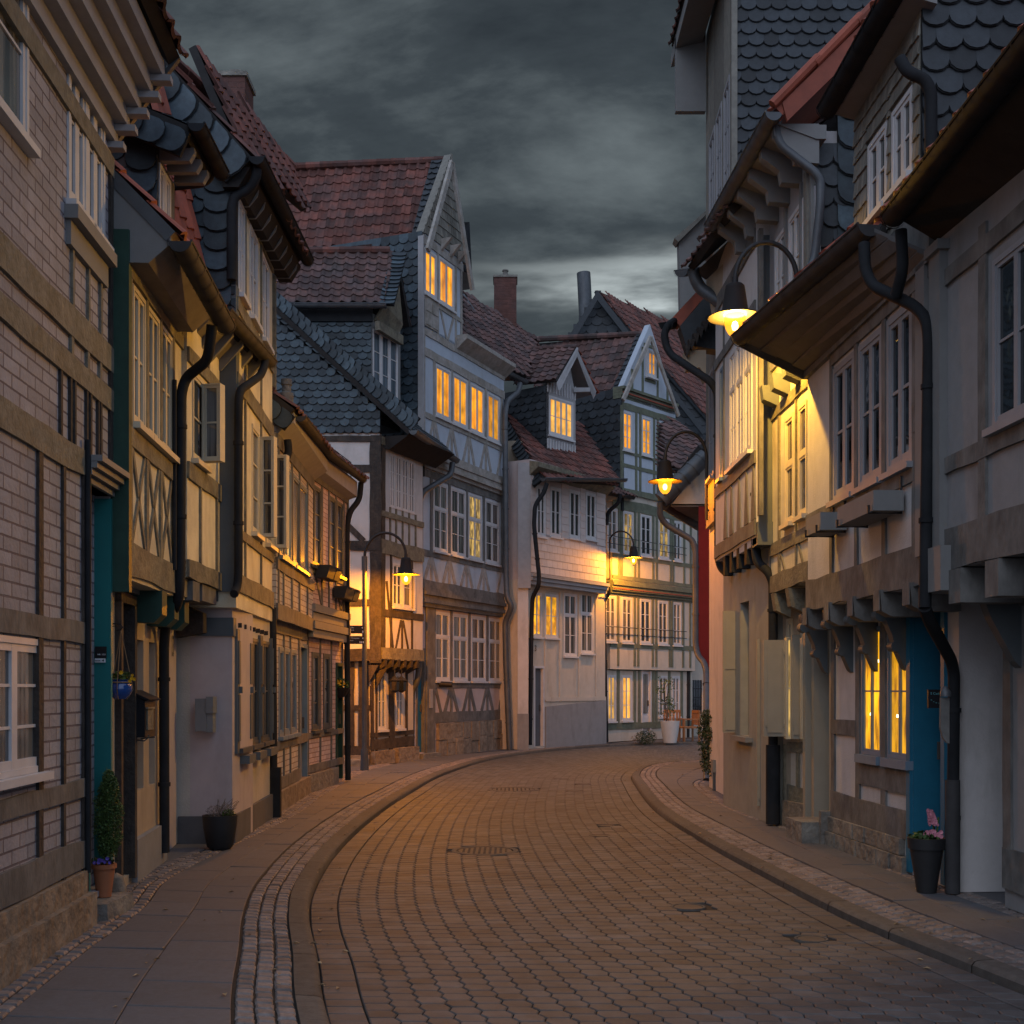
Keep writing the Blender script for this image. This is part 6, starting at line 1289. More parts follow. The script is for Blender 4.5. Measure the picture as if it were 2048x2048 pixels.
# boarded cove and gutter
ga, gb = V((2.30, 12.28, 5.15)), V((2.80, 9.55, 5.24))
gc_ = V((2.90, 8.6, 5.22))
gutter(t, ga, gb, .095, 'copper_brown', .28)
Wb = [V((ga.x+.04, ga.y-.25, 5.22)), V((fu.W(0, 0)[0]-.02, 12.48, 4.80))]
b = t.mb('soffit_boards', 'soffit_boarding')
p0, p1 = ga+V((.04, -.03, -.06)), fu.W(.06, 4.82, .02); q0, q1 = gb+V((.04, 0, -.06)), fu.W(fu.L, 4.78, .02)
for k in range(4):
    a0, a1 = p0.lerp(p1, k/4), p0.lerp(p1, (k+1)/4-.0005); c0, c1 = q0.lerp(q1, k/4), q0.lerp(q1, (k+1)/4-.0005)
    dz_ = V((0, 0, -.012*(k % 2)))
    b.hexa([a0+dz_, c0+dz_, c1+dz_, a1+dz_, a0+V((0, 0, .03)), c0+V((0, 0, .03)), c1+V((0, 0, .03)), a1+V((0, 0, .03))])
b = t.mb('eave_end', 'copper_brown'); b.prism([p0+V((-.05, .05, .06)), p0+V((-.05, .05, -.03)), p1+V((-.03, .06, -.06)), p1+V((.3, .06, -.06)), p1+V((.3, .06, .5))], (0, .02, 0))
roof(t, [ga+V((.04, -.1, .06)), gb+V((.04, .3, .06)), gb+V((2.6, .3, 2.3)), ga+V((2.4, -.1, 2.3))], 'tile_bright', name='roof', out=(-1, 0, 1), w=.24, h=.34)
for k, (x, y) in enumerate(((1740, 1431), (1793, 1435), (1815, 1436), (1754, 1325))):
    q = MB(); s_, z_ = fg.px(x, y); q.fbox(fg, s_-.018, s_+.018, z_, z_+.018, -.011, -.006); q.fbox(fg, s_-.011, s_+.011, z_+.018, z_+.028, -.011, -.006); t.part(q, 'lamp_bulb', emis('room_bulb', (1, .85, .5), 4))
# shingled dormer
fd = Fac((3.02, 10.72), (3.06, 9.12)); fe = Fac((3.06, 9.1), (5.2, 9.1))
dw = [(fd.sx(1738), fd.sx(1776), 5.54, 6.2, {}), (fd.sx(1786), fd.sx(1827), 5.54, 6.2, {})]
storey(t, fd, 0, fd.L, 5.25, 6.75, dw, 'slate_pale', common=dict(cols=2, rows=2, g='g_refl', fr='frame_white', bw=.04, sw=.035), body=1.8)
for a, c, z0, z1 in ((0, dw[0][0]-.02, 5.3, 6.5), (dw[0][1]+.02, dw[1][0]-.02, 5.3, 6.5), (dw[1][1]+.02, fd.L, 5.3, 6.5), (0, fd.L, 6.24, 6.62)):
    cover(t.mb('shingles', 'slate_pale'), [fd.W(a, z0, .004), fd.W(c, z0, .004), fd.W(c, z1, .004), fd.W(a, z1, .004)], 'rect', .07, .15, lift=.02, out=(-1, 0, 0))
slatewall(t, [fe.W(0, 5.2), fe.W(fe.L, 5.2), fe.W(fe.L, 7.4), fe.W(0, 7.4)], 'slate_dark', .20, .17)
ge = [V((2.78, 10.75, 6.72)), V((2.84, 9.0, 6.78))]
gutter(t, *ge, r=.09, m='zinc_dark', step=.3)
roof(t, [ge[0]+V((.02, 0, .05)), ge[1]+V((.02, 0, .05)), ge[1]+V((2.4, 0, 1.5)), ge[0]+V((2.4, 0, 1.5))], 'tile_bright', name='dormer_roof', out=(-1, 0, 1))
t.mb('soffit', 'board_grey').prism([ge[0]+V((.05, 0, -.05)), ge[1]+V((.05, 0, -.05)), ge[1]+V((.3, 0, -.12)), ge[0]+V((.3, 0, -.12))], (0, 0, .03))
pipe(t, [(1800, 118, 9.02), (1815, 145, 8.98), (1850, 158, 8.98), (1862, 185, 8.98), (1862, 320, 8.98), (1845, 345, 8.9)], .045, 'zinc_dark')
pipe(t, [(1728, 488, 9.5), (1730, 540, 9.45), (1745, 572, 9.4), (1830, 612, 9.1), (1854, 640, 8.95), (1858, 680, 8.92), (1850, 1215, 8.90)], .045, 'zinc_dark')
pipe(t, [(1850, 1215, 8.9), (1858, 1240, 9.0), (1902, 1320, 9.5), (1908, 1345, 9.55), (1905, 1775, 9.55)], .047, 'zinc_dark')
pipe(t, [(1802, 460, 9.0), (1806, 540, 9.0), (1792, 590, 9.15)], .043, 'zinc_dark', collars=False)
t.mb('pipe_foot', 'copper_brown', True).tube([P(1905, 1560, 9.52), P(1905, 1786, 9.52)], .058, 12)
t.flush()

# R1: nearest house at the right edge
fu = Fac((3.12, 8.93), (3.30, 4.3)); fg = Fac((3.62, 8.95), (3.95, 4.3))
t = T('timber_framed_house', 'nearest house at the right edge, deep dark eave and grey corner post', 'house', (3.7, 7.5, 0), GR)
storey(t, fg, 0, fg.L, 0, 2.5, [(.9, 1.6, 1.0, 2.1, dict(cols=2, rows=2, g='g_curtain')), (2.6, 3.4, .9, 2.1, dict(cols=2, rows=2, g='g_curtain'))], 'plaster_grey')
storey(t, fu, 0, fu.L, 2.45, 5.0, [(.95, 1.6, 3.3, 4.4, dict(cols=2, rows=2, g='g_refl')), (2.5, 3.2, 3.3, 4.4, dict(cols=2, rows=2, g='g_refl'))], 'plaster_grey', common=dict(fr='frame_grey'))
frame(t, fg, 'timber_grey', H=[(0, fg.L, .3, .3), (0, fg.L, 2.3, .2)], Vs=[(.06, .2, 2.4, .12), (.8, .2, 2.4, .12), (1.7, .2, 2.4, .1), (2.5, .2, 2.4, .1)])
frame(t, fu, 'timber_grey', H=[(0, fu.L, 2.6, .3), (0, fu.L, 3.2, .12), (0, fu.L, 4.55, .12)], Vs=[(.8, 2.6, 4.7, .12), (1.7, 2.6, 4.7, .1), (2.4, 2.6, 4.7, .1)])
b = t.mb('corner_post', 'board_grey'); b.fbox(fu, -.02, .18, 2.62, 4.75, -.05, .06); b.fbox(fu, -.04, .22, 4.75, 4.82, -.05, .09); b.fbox(fu, -.06, .3, 2.3, 2.62, -.1, .1)
b = t.mb('joist', 'timber_grey')
for k in range(5): b.fbox(fu, .3+k*.6, .5+k*.6, 2.2, 2.44, -.4, .04)
for k in range(4):
    s_ = .15+k*.9; c = t.mb('console_bracket', 'shutter_grey'); c.prism([fg.W(s_, 2.3, 0), fg.W(s_, 2.3, .3), fg.W(s_, 2.1, .22), fg.W(s_, 1.8, .05), fg.W(s_, 1.75, 0)], fg.W(.1, 0)-fg.W(0, 0))
ea, eb = V((2.80, 8.95, 5.08)), V((2.72, 4.3, 5.02))
gutter(t, ea, eb, .09, 'zinc_dark', .3)
b = t.mb('soffit', 'soffit_dark'); b.prism([ea+V((.06, 0, -.04)), ea+V((.5, 0, -.3)), ea+V((.5, 0, .4))], eb-ea)
roof(t, [ea+V((.03, 0, .07)), eb+V((.03, 0, .07)), eb+V((2.6, 0, 2.2)), ea+V((2.6, 0, 2.2))], 'tile_bright', name='roof', out=(-1, 0, 1))
t.flush()
# ---------------------------------------------------------------- street lamps
def globe_mat(col):
    m = bpy.data.materials.new('lamp_glass'); m.use_nodes = True; t = m.node_tree; t.nodes.clear()
    o = t.nodes.new('ShaderNodeOutputMaterial'); mx = t.nodes.new('ShaderNodeMixShader'); tr = t.nodes.new('ShaderNodeBsdfTransparent'); em = t.nodes.new('ShaderNodeEmission')
    em.inputs[0].default_value = (1.0, .34, .012, 1); em.inputs[1].default_value = 2.6; mx.inputs[0].default_value = .5
    t.links.new(tr.outputs[0], mx.inputs[1]); t.links.new(em.outputs[0], mx.inputs[2]); t.links.new(mx.outputs[0], o.inputs[0]); return m
def lamp(name, label, c, k, arm, power, loc, r=.022, extra=None, col=(1, .5, .04), group='street lamps with conical shades'):
    # c: centre of the flange; k: size factor; arm: world points of the curved pipe
    t = T(name, label, 'street lamp', loc, group)
    b = MB(); b.lathe(c, [(0, .31*k), (.075*k, .31*k), (.095*k, .29*k), (.10*k, .26*k), (.135*k, .03*k), (.15*k, .015*k), (.27*k, -.018*k), (.272*k, -.028*k), (.26*k, -.028*k), (.12*k, .0), (.11*k, .08*k), (0, .1*k)], 32); t.part(b, 'lamp_shade', 'shade_black', smooth=True)
    b = MB(); b.lathe(c, [(.102*k, -.0), (.107*k, -.04*k), (.104*k, -.09*k), (.092*k, -.14*k), (.068*k, -.185*k), (.035*k, -.218*k), (0, -.23*k)], 24); g_ = t.part(b, 'globe', globe_mat(col), smooth=True)
    b = MB(); b.lathe(c, [(0, -.065*k), (.026*k, -.075*k), (.036*k, -.11*k), (.026*k, -.15*k), (0, -.16*k)], 12); t.part(b, 'bulb', emis('lamp_bulb', (1, .66, .22), 14), g_, True)
    b = MB(); b.lathe(c, [(.022*k, -.225*k), (.022*k, -.25*k), (0, -.255*k)], 10); t.part(b, 'finial', 'iron')
    b = MB(); b.tube(arm, r, 10); b.tube([V(c)+V((0, 0, .30*k)), V(c)+V((0, 0, .38*k))], r*1.3, 10); t.part(b, 'arm', 'iron', smooth=True)
    if extra: extra(t)
    L = bpy.data.lights.new('lamp_light', 'POINT'); L.energy = power; L.color = col; L.shadow_soft_size = .045*k
    o = bpy.data.objects.new('lamp_light', L); COL.objects.link(o); o.parent = t.e; o.location = V(c)+V((0, 0, -.05*k))-t.loc
    return t
def arc(p0, p1, top, n=14):     # half-hoop from p0 up and over to p1
    o = []; c = (p0+p1)/2
    for i in range(n+1):
        a = math.pi*i/n; o.append(V((c.x-(c.x-p0.x)*math.cos(a), c.y-(c.y-p0.y)*math.cos(a), p0.z+(p1.z-p0.z)*i/n+(top-max(p0.z, p1.z))*math.sin(a))))
    return o
# post lamp on the left
D = 24.0; c = P(812, 1147, D); x0 = P(729, 0, D).x; zt = P(0, 1115, D).z
def post(t):
    b = MB(); b.tube([(x0, D, .0), (x0, D, zt)], .047, 14); b.tube([(x0, D, zt-.25), (x0, D, zt+.02)], .058, 14); b.tube([(x0, D, 0), (x0, D, .42)], .10, 14, rr=[.085, .07]); t.part(b, 'pole', 'zinc', smooth=True)
lamp('street_lamp', 'lit street lamp on a tall grey post in front of the white corner house', c, 1.0, arc(V((x0, D, zt)), c+V((0, 0, .35)), P(0, 1064, D).z), 2700, (x0, D, 0), .028, post, (1, .31, .004))
# hanging lamp on L8/L9 border
D = 36.0; c = P(1267, 1114, D-.3); a0 = P(1220, 1158, D)
def brk(t):
    b = MB(); b.tube([a0, P(1219, 1085, D)], .022, 8); b.tube([a0, a0+V((-.25, .1, 0))], .02, 8); t.part(b, 'bracket', 'iron')
lamp('street_lamp', 'farthest small lit lamp, on a hoop bracket in front of the green timbered house', c, 1.0, arc(P(1219, 1085, D), c+V((0, 0, .35)), P(0, 1060, D).z), 2300, a0, .024, brk, (1, .36, .02))
# hanging lamp, middle right
D = 19.4; c = P(1330, 960, D); a0 = P(1413, 1040, D)
def brk(t):
    b = MB(); b.tube([a0, P(1413, 915, D)], .024, 8)
    for y in (962, 1021): b.tube([P(1413, y, D), P(1413, y, D)+V((.16, 0, 0))], .018, 8)
    t.part(b, 'bracket', 'iron')
lamp('street_lamp', 'lit lamp on a black hoop bracket half way down the right side', c, 1.0, arc(c+V((0, 0, .35)), P(1413, 915, D), P(0, 863, D).z), 600, a0, .026, brk, (1, .26, .005))
# nearest lamp
D = 12.75; c = P(1470, 630, D); a1 = V((2.98, 12.75, P(0, 560, D).z))
lamp('street_lamp', 'nearest and brightest lamp, hanging from a hoop beside the near gutter on the right', c, 1.04, arc(c+V((0, 0, .35)), a1, P(0, 483, D).z), 1500, a1, .026, None, (1, .50, .06))

# ---------------------------------------------------------------- small things
def text(s, size, m, parent, loc, rot=(math.radians(90), 0, 0), name='lettering', off=V((0, 0, 0))):
    cu = bpy.data.curves.new(name, 'FONT'); cu.body = s; cu.size = size; cu.extrude = .0012; ob = bpy.data.objects.new(name+'_tmp', cu); COL.objects.link(ob)
    bpy.context.view_layer.update(); me = bpy.data.meshes.new_from_object(ob.evaluated_get(bpy.context.evaluated_depsgraph_get())); bpy.data.objects.remove(ob)
    me.materials.clear(); me.materials.append(M(m)); o = bpy.data.objects.new(name, me); COL.objects.link(o); o.parent = parent; o.location = V(loc)-off; o.rotation_euler = rot; return o
def psplit(t, b, name, m):
    for q in islands(b): t.part(q, name, m)
def leaves(mb, c, r, n, size, flat=.5, shell=.45):
    c = V(c)
    for _ in range(n):
        while 1:
            q = V((R_(-1, 1), R_(-1, 1), R_(-1, 1)))
            if shell < q.length < 1: break
        p = c+V((q.x*r[0], q.y*r[1], q.z*r[2])); a = V((R_(-1, 1), R_(-1, 1), R_(-1, 1))).normalized(); b = a.cross(V((R_(-1, 1), R_(-1, 1), R_(-1, 1)))).normalized(); s = size*R_(.6, 1.3)
        mb.add([p-a*s, p-b*s*flat, p+a*s, p+b*s*flat], [[0, 1, 2, 3]])
def flower(mb, c, s):
    c = V(c); n = 6
    vs = [c]+[c+V((math.cos(a)*s, R_(-.3, .3)*s-.3*s, math.sin(a)*s)) for a in [2*math.pi*k/n for k in range(n)]]
    mb.add(vs, [[0, 1+k, 1+(k+1) % n] for k in range(n)])
# finger signs on the post
for i, (ya, yb, l1, l2, lab) in enumerate(((1251, 1267, 'Wall Ufer', 'Stille Gasse', 'upper of two dark brown finger signs on the lamp post, with a single short symbol'), (1272, 1288, 'Alter Marktplatz', 'St. Martini', 'lower of two dark brown finger signs on the lamp post, with three small symbols'))):
    D = 23.86; a, b_ = P(690, yb, D), P(728+i, ya, D); t = T('direction_sign', lab, 'sign', (b_.x, D, a.z), 'finger signs on the post')
    b = MB(); b.box(a.x, b_.x, D-.012, D+.012, a.z, b_.z); o = t.part(b, 'board', 'sign_black')
    b = MB(); b.box(b_.x-.04, b_.x+.0, D+.012, D+.07, a.z+.03, b_.z-.03); t.part(b, 'clamp', 'iron')
    text(l1, .038, 'sign_white', t.e, (a.x+.03, D-.014, b_.z-.055), off=t.loc); text(l2, .032, 'sign_white', t.e, (a.x+.03, D-.014, b_.z-.098), off=t.loc)
    b = MB(); b.add([(b_.x-.05, D-.014, b_.z-.045), (b_.x-.02, D-.014, b_.z-.025), (b_.x-.02, D-.014, b_.z-.065)], [[0, 1, 2]])
    for k in range(1 if i == 0 else 3): b.box(b_.x-.03-.032*k, b_.x-.012-.032*k, D-.015, D-.013, a.z+.015, a.z+.055)
    t.part(b, 'symbol', 'sign_white')
# signs in the teal doorway
D = 8.955; a, b_ = P(190.5, 1316, D), P(213, 1293, D)
t = T('door_sign', 'square black plate with one small line of white letters on the teal door jamb', 'sign', (a.x, D, a.z)); b = MB(); b.box(a.x, b_.x, D-.008, D+.004, a.z, b_.z); t.part(b, 'plate', 'sign_black'); text('NR. 1221', .016, 'sign_white', t.e, (a.x+.02, D-.010, a.z+.02), off=t.loc)
a, b_ = P(190.5, 1325, D), P(211, 1317, D)
t = T('door_sign', 'small white plate with a black arrow under the black plate on the teal door jamb', 'sign', (a.x, D, a.z)); b = MB(); b.box(a.x, b_.x, D-.01, D+.004, a.z, b_.z); t.part(b, 'plate', 'sign_white'); text('PRAXIS', .012, 'number_black', t.e, (a.x+.003, D-.012, a.z+.009), off=t.loc)
b = MB(); b.add([(b_.x-.024, D-.012, a.z+.015), (b_.x-.008, D-.012, a.z+.024), (b_.x-.008, D-.012, a.z+.006)], [[0, 1, 2]]); t.part(b, 'arrow', 'number_black')
b_ = MB(); 
# house number
fg = Fac((-3.31, 11.4), (-3.46, 12.56)); p = fg.W(fg.sx(340.5), 1.93, .012)
t = T('house_number', 'ornate dark number 13 painted tall on the pale door post beside the thick drainpipe', 'house number', p); o = text('13', .30, 'number_black', t.e, p, off=t.loc); o.rotation_euler = (math.radians(90), 0, math.atan2(fg.d.y, fg.d.x)); o.scale = (.55, 1, 1)
f0 = Fac((.17, 32.1), (2.74, 35.85)); p = f0.W(f0.sx(1068), 2.62, .015)
t = T('house_number', 'small dark number 3 above the door of the crooked cream house', 'house number', p); o = text('3', .22, 'number_black', t.e, p, off=t.loc); o.rotation_euler = (math.radians(90), 0, math.atan2(f0.d.y, f0.d.x))
# black sign in the blue doorway
fg = Fac((3.30, 12.55), (3.52, 9.6)); D = 9.92; a, b_ = P(1856, 1416, D), P(1880, 1379, D); a.x, b_.x = a.x, a.x+.15
t = T('door_sign', 'black plate with pale cyan script and an arc of letters in the blue doorway', 'sign', (a.x, D, a.z)); b = MB(); b.box(a.x, b_.x, D-.01, D+.02, a.z, b_.z); t.part(b, 'plate', 'sign_black'); MATS['cyan'] = mat('cyan', (.12, .36, .40), bump=0)
text('S Cadu', .028, 'cyan', t.e, (a.x+.016, D-.013, b_.z-.042), off=t.loc)
for k, ch in enumerate('MANU'): text(ch, .014, 'cyan', t.e, (a.x+.018+k*.02, D-.013, a.z+.06-.026*math.sin(k*.5)), off=t.loc)
b = MB(); b.lathe((0, 0, 0), [(0, 0), (.008, .002)], 10); 
# letter box, black
D = 10.05; a, b_ = P(263, 1475, D), P(290, 1402, D)
t = T('letter_box', 'black letter box with a sloping lid and newspaper roll, right of the hanging blue pot', 'letter box', (a.x, D, a.z))
b = MB(); b.box(a.x, b_.x, D, D+.3, a.z, b_.z); t.part(b, 'body', 'sign_black')
b = MB(); b.prism([(a.x-.01, D-.02, b_.z+.09), (a.x-.01, D-.02, b_.z+.075), (b_.x+.02, D-.02, b_.z+.002), (b_.x+.045, D-.02, b_.z+.012)], (0, .34, 0)); b.prism([(a.x, D+.0, b_.z), (b_.x, D+.0, b_.z), (a.x, D+.0, b_.z+.075)], (0, .3, 0)); t.part(b, 'lid', 'sign_black')
b = MB(); b.box(b_.x-.0, b_.x+.012, D+.04, D+.2, a.z+.06, a.z+.23); b.box(b_.x+.0, b_.x+.02, D+.02, D+.22, a.z+.235, a.z+.25); t.part(b, 'label_plate', 'timber_lamp_tint')
b = MB(); b.tube([(a.x, D+.05, a.z-.02), (b_.x-.02, D+.05, a.z-.03), (b_.x+.01, D+.05, a.z-.005), (b_.x+.015, D+.05, a.z+.02)], .006, 6); b.tube([(a.x, D+.25, a.z-.02), (b_.x+.01, D+.25, a.z-.005)], .006, 6); t.part(b, 'paper_holder', 'zinc')
# grey mail box on the pale side wall
D = 12.62; a, b_ = P(397, 1462, D), P(419, 1397, D)
t = T('mail_box', 'plain grey mail box on the pale pink side wall above the big black planter', 'mail box', (a.x, D, a.z))
b = MB(); b.box(a.x, b_.x, D-.14, D, a.z, b_.z); t.part(b, 'body', 'board_grey')
b = MB(); b.box(b_.x+.001, b_.x+.065, D-.13, D, a.z-.01, b_.z-.15); b.box(b_.x+.001, b_.x+.075, D-.155, D, b_.z-.15, b_.z+.02); t.part(b, 'lid', 'board_grey')
# hanging blue pot
D = 9.25; c = P(240, 1370, D)
t = T('hanging_flower_pot', 'glossy blue pot of yellow pansies hanging on ropes by the dark door', 'hanging pot', (c.x, D, P(0, 1395, D).z))
b = MB(); zb = P(0, 1398, D).z; b.lathe((c.x, D, zb), [(0, 0), (.045, .0), (.075, .03), (.090, .065), (.088, .10), (.075, .125), (.068, .135), (.078, .148), (.066, .148), (.06, .12), (0, .11)], 28); t.part(b, 'pot', 'glaze_blue', smooth=True)
b = MB(); top = P(242, 1262, D)
for k in range(3): a_ = 2.2*k+.4; rm = V((c.x+.085*math.cos(a_), D+.085*math.sin(a_), zb+.128)); b.tube([top, rm], .004, 5); b.tube([rm, V((c.x+.095*math.cos(a_), D+.095*math.sin(a_), zb+.07)), V((c.x+.05*math.cos(a_), D+.05*math.sin(a_), zb-.002))], .004, 5)
b.tube([V((c.x+.086*math.cos(k*.4), D+.086*math.sin(k*.4), zb+.126)) for k in range(17)], .005, 5); t.part(b, 'rope', 'rope')
b = MB(); leaves(b, (c.x, D, zb+.17), (.10, .08, .04), 120, .018, .7, 0); t.part(b, 'foliage', 'leaf_green')
b = MB()
for dx_, dz_, s in ((.035, .20, .017), (.115, .155, .016), (.135, .15, .014), (-.115, .10, .018), (.10, .135, .013), (.12, .18, .012)): flower(b, (c.x+dx_, D-.08, zb+dz_), s)
psplit(t, b, 'flower', 'petal_yellow')
b = MB(); w0 = P(178, 1250, 9.1); b.tube([top+V((-.04, 0, 0)), top+V((0, 0, .012)), top+V((.012, 0, .03)), top+V((0, 0, .05)), top+V((-.03, 0, .055)), top+V((-.3, 0, .05))], .006, 6); b.tube([top+V((-.03, 0, .04)), top+V((-.3, 0, .0))], .004, 6); t.part(b, 'bracket', 'iron')
# thuja in a terracotta pot
c = P(208, 1792, 8.75); bx = c.x
t = T('potted_conifer', 'slim green conifer with violet pansies in a terracotta pot beside the teal doorway', 'potted plant', (bx, 8.75, .1))
b = MB(); b.lathe((bx, 8.75, .11), [(0, 0), (.05, 0), (.075, .20), (.075, .205), (.088, .205), (.088, .235), (.07, .235), (.065, .2), (0, .19)], 24); t.part(b, 'pot', 'terracotta', smooth=True)
b = MB()
for k in range(20): leaves(b, (bx+.02+R_(-.015, .015), 8.78, .42+k*.029), (.02+.09*math.sin(math.pi*min(1, (k+2.5)/22))**.7, .08, .05), 420, .011, .35, .0)
t.part(b, 'foliage', 'leaf_green'); b = MB(); b.tube([(bx, 8.78, .3), (bx, 8.78, .9)], .012, 6); t.part(b, 'stem', 'timber_dark')
b = MB(); leaves(b, (bx, 8.74, .365), (.10, .08, .025), 70, .014, .8, 0); t.part(b, 'leaves', 'leaf_dark'); b = MB()
for _ in range(10): flower(b, (bx+R_(-.09, .09), 8.66, .37+R_(-.01, .03)), .014)
psplit(t, b, 'flower', 'petal_violet')
b = MB(); b.hexa([(-3.02, 8.45, -.02), (-2.80, 8.45, -.02), (-2.78, 8.98, -.02), (-3.05, 8.98, -.02), (-3.02, 8.46, .105), (-2.81, 8.46, .105), (-2.79, 8.97, .105), (-3.05, 8.97, .105)]); single(b, 'stone_step', 'stone_grey', 'low block of grey stone as a doorstep under the terracotta pot', 'doorstep', (-2.9, 8.7, 0))
b = MB(); b.lathe((-2.95, 9.1, 0), [(0, .0), (.06, 0), (.075, .1), (.05, .2), (0, .23)], 9); single(b, 'field_stone', 'stone', 'rounded upright field stone behind the terracotta pot', 'stone', (-2.95, 9.1, 0), smooth=True)
# big black planter
c = P(440, 1690, 12.2); bx = c.x
t = T('planter', 'wide round black planter of dry heather against the left pale side wall', 'planter', (bx, 12.2, 0))
b = MB(); b.lathe((bx, 12.2, 0), [(0, .0), (.10, .0), (.13, .03), (.165, .22), (.175, .34), (.16, .34), (.15, .25), (0, .24)], 30); t.part(b, 'pot', 'pot_black', smooth=True)
b = MB(); leaves(b, (bx-.05, 12.2, .38), (.09, .1, .07), 260, .012, .3, 0); t.part(b, 'heather', 'leaf_grey'); b = MB(); leaves(b, (bx+.09, 12.18, .36), (.07, .08, .04), 130, .013, .5, 0); t.part(b, 'foliage', 'leaf_green')
b = MB()
for _ in range(36): x, y = bx+R_(-.07, .1), 12.2+R_(-.06, .06); q = V((R_(-.1, .14), R_(-.08, .08), R_(.1, .22))); b.tube([(x, y, .3), V((x, y, .3))+q*.6, V((x, y, .3))+q+V((R_(0, .06), 0, -.01))], .0022, 3)
t.part(b, 'twigs', 'leaf_dry')
# near right tapered pot with hyacinth
D = 9.6; c = P(1853, 1700, D); bx = c.x; k = F_/D; zb = 0
t = T('planter', 'tall tapered black pot of pink primroses and one hyacinth before the blue doorway', 'planter', (bx, D, 0))
h = P(0, 1672, D).z+.0; b = MB(); ht = .43
b.lathe((bx, D, 0), [(0, 0), (.075, 0), (.128, ht-.085), (.142, ht-.085), (.147, ht), (.133, ht), (.128, ht-.04), (0, ht-.045)], 30); t.part(b, 'pot', 'pot_black', smooth=True)
b = MB(); leaves(b, (bx-.02, D, ht+.01), (.11, .1, .04), 150, .022, .7, 0); t.part(b, 'foliage', 'leaf_green')
b = MB()
for q in range(5): a = R_(-.03, .03); b.tube([(bx+.07, D, ht-.03), (bx+.08+a, D, ht+.08), (bx+.08+a*2, D, ht+.16)], .008, 5)
t.part(b, 'leaf_blades', 'leaf_green'); b = MB()
for q in range(150):
    a, z = R_(0, 6.28), R_(0, 1); rr = .032*(1-.5*z); flower(b, (bx+.055-.03*z+rr*math.cos(a), D+rr*math.sin(a), ht+.10+.12*z), .011)
t.part(b, 'hyacinth_bloom', 'petal_pink'); b = MB()
for q in range(16): flower(b, (bx+R_(-.04, .1), D-.05, ht+R_(.01, .06)), .018)
psplit(t, b, 'flower', 'petal_pink')
# driftwood ornament beside the blue door
D = 9.02; p = P(1893, 1375, D)
t = T('hanging_ornament', 'weathered driftwood board with a metal cap hanging beside the near drainpipe on the right', 'ornament', p)
b = MB(); b.prism([P(1882, 1395, D), P(1899, 1395, D), P(1899, 1487, D), P(1894, 1486, D), P(1886, 1475, D), P(1881, 1455, D)], (0, .03, 0)); t.part(b, 'board', 'timber_grey')
b = MB(); b.lathe(P(1891, 1393, D), [(.04, 0), (.04, .035), (.02, .06), (.008, .075), (0, .08)], 12); t.part(b, 'cap', 'zinc', smooth=True)
# window boxes under the near right windows
fu = Fac((3.015, 12.42), (3.12, 8.98))
for i, (x0_, x1_, lab) in enumerate(((1660, 1700, 'grey metal window box on black hooks under the left of the near upper windows'), (1752, 1814, 'grey metal window box on black hooks under the middle and right near upper windows'))):
    a, c_ = (fu.sx(1622)+.95*0+fu.sx(1668)-.1, fu.sx(1700)) if i == 0 else (fu.sx(1728)+.12, fu.sx(1793)+.25); z0, z1 = (3.04, 3.20) if i == 0 else (3.00, 3.16)
    t = T('window_box', lab, 'window box', fu.W((a+c_)/2, z0, .15), 'empty grey window boxes')
    b = MB(); b.fbox(fu, a, c_, z0, z1, .03, .27); t.part(b, 'trough', 'board_grey')
    for s_ in (a+.06, c_-.06):
        b = MB(); b.tube([fu.W(s_, z1+.12, .03), fu.W(s_, z0-.012, .03), fu.W(s_, z0-.012, .29), fu.W(s_, z0+.05, .29)], .012, 6); t.part(b, 'hook', 'iron')
# flower boxes on the low brick house
ub = Fac((-3.06, 18.75), (-2.86, 21.2)); labs = ['leftmost dark plastic flower box on the low brick house, empty', 'small dark flower box right of the leftmost, touching it', 'largest dark ribbed flower box, third from the left on the low brick house', 'rightmost dark flower box on the low brick house, next to the drainpipe']
for i, (xa, xb, yt, yb) in enumerate(((613, 634, 1133, 1160), (636, 650, 1138, 1163), (662, 684, 1165, 1188), (686, 700, 1172, 1192))):
    s0, s1 = ub.sx(xa)+.05, ub.sx(xb); z = [3.32, 3.32, 3.10, 3.10][i]
    s0, s1 = [(.02, .45), (.5, .85), (1.25, 1.85), (1.9, 2.3)][i]
    t = T('flower_box', labs[i], 'flower box', ub.W(s0, z, .1), 'dark flower boxes on the low house')
    b = MB(); b.prism([ub.W(s0, z, .04), ub.W(s0, z+.17, .02), ub.W(s0, z+.17, .26), ub.W(s0, z, .21)], ub.W(s1, 0)-ub.W(s0, 0)); t.part(b, 'trough', 'pot_black')
    b = MB()
    for k in range(6): s_ = s0+(s1-s0)*(k+.5)/6; b.tube([ub.W(s_, z+.19, .02), ub.W(s_, z+.19, .26), ub.W(s_, z+.15, .275)], .006, 5)
    t.part(b, 'rail', 'copper_brown')
# hanging basket
c = P(679, 1378, 20.9)
t = T('hanging_basket', 'dark wire basket of yellow primroses on the wall above the dark green door', 'hanging basket', c)
b = MB(); b.lathe(c, [(0, -.16), (.10, -.13), (.17, -.02), (.19, .02), (.16, .02), (0, .0)], 14); t.part(b, 'basket', 'iron'); b = MB(); b.tube([c+V((0, 0, 0)), c+V((-.3, .0, .25))], .01, 5); t.part(b, 'bracket', 'iron')
b = MB(); leaves(b, c+V((0, 0, .08)), (.18, .15, .10), 160, .03, .6, 0); t.part(b, 'foliage', 'leaf_green'); b = MB()
for _ in range(10): flower(b, c+V((R_(-.13, .13), -.15, R_(.05, .18))), .022)
psplit(t, b, 'flower', 'petal_yellow')
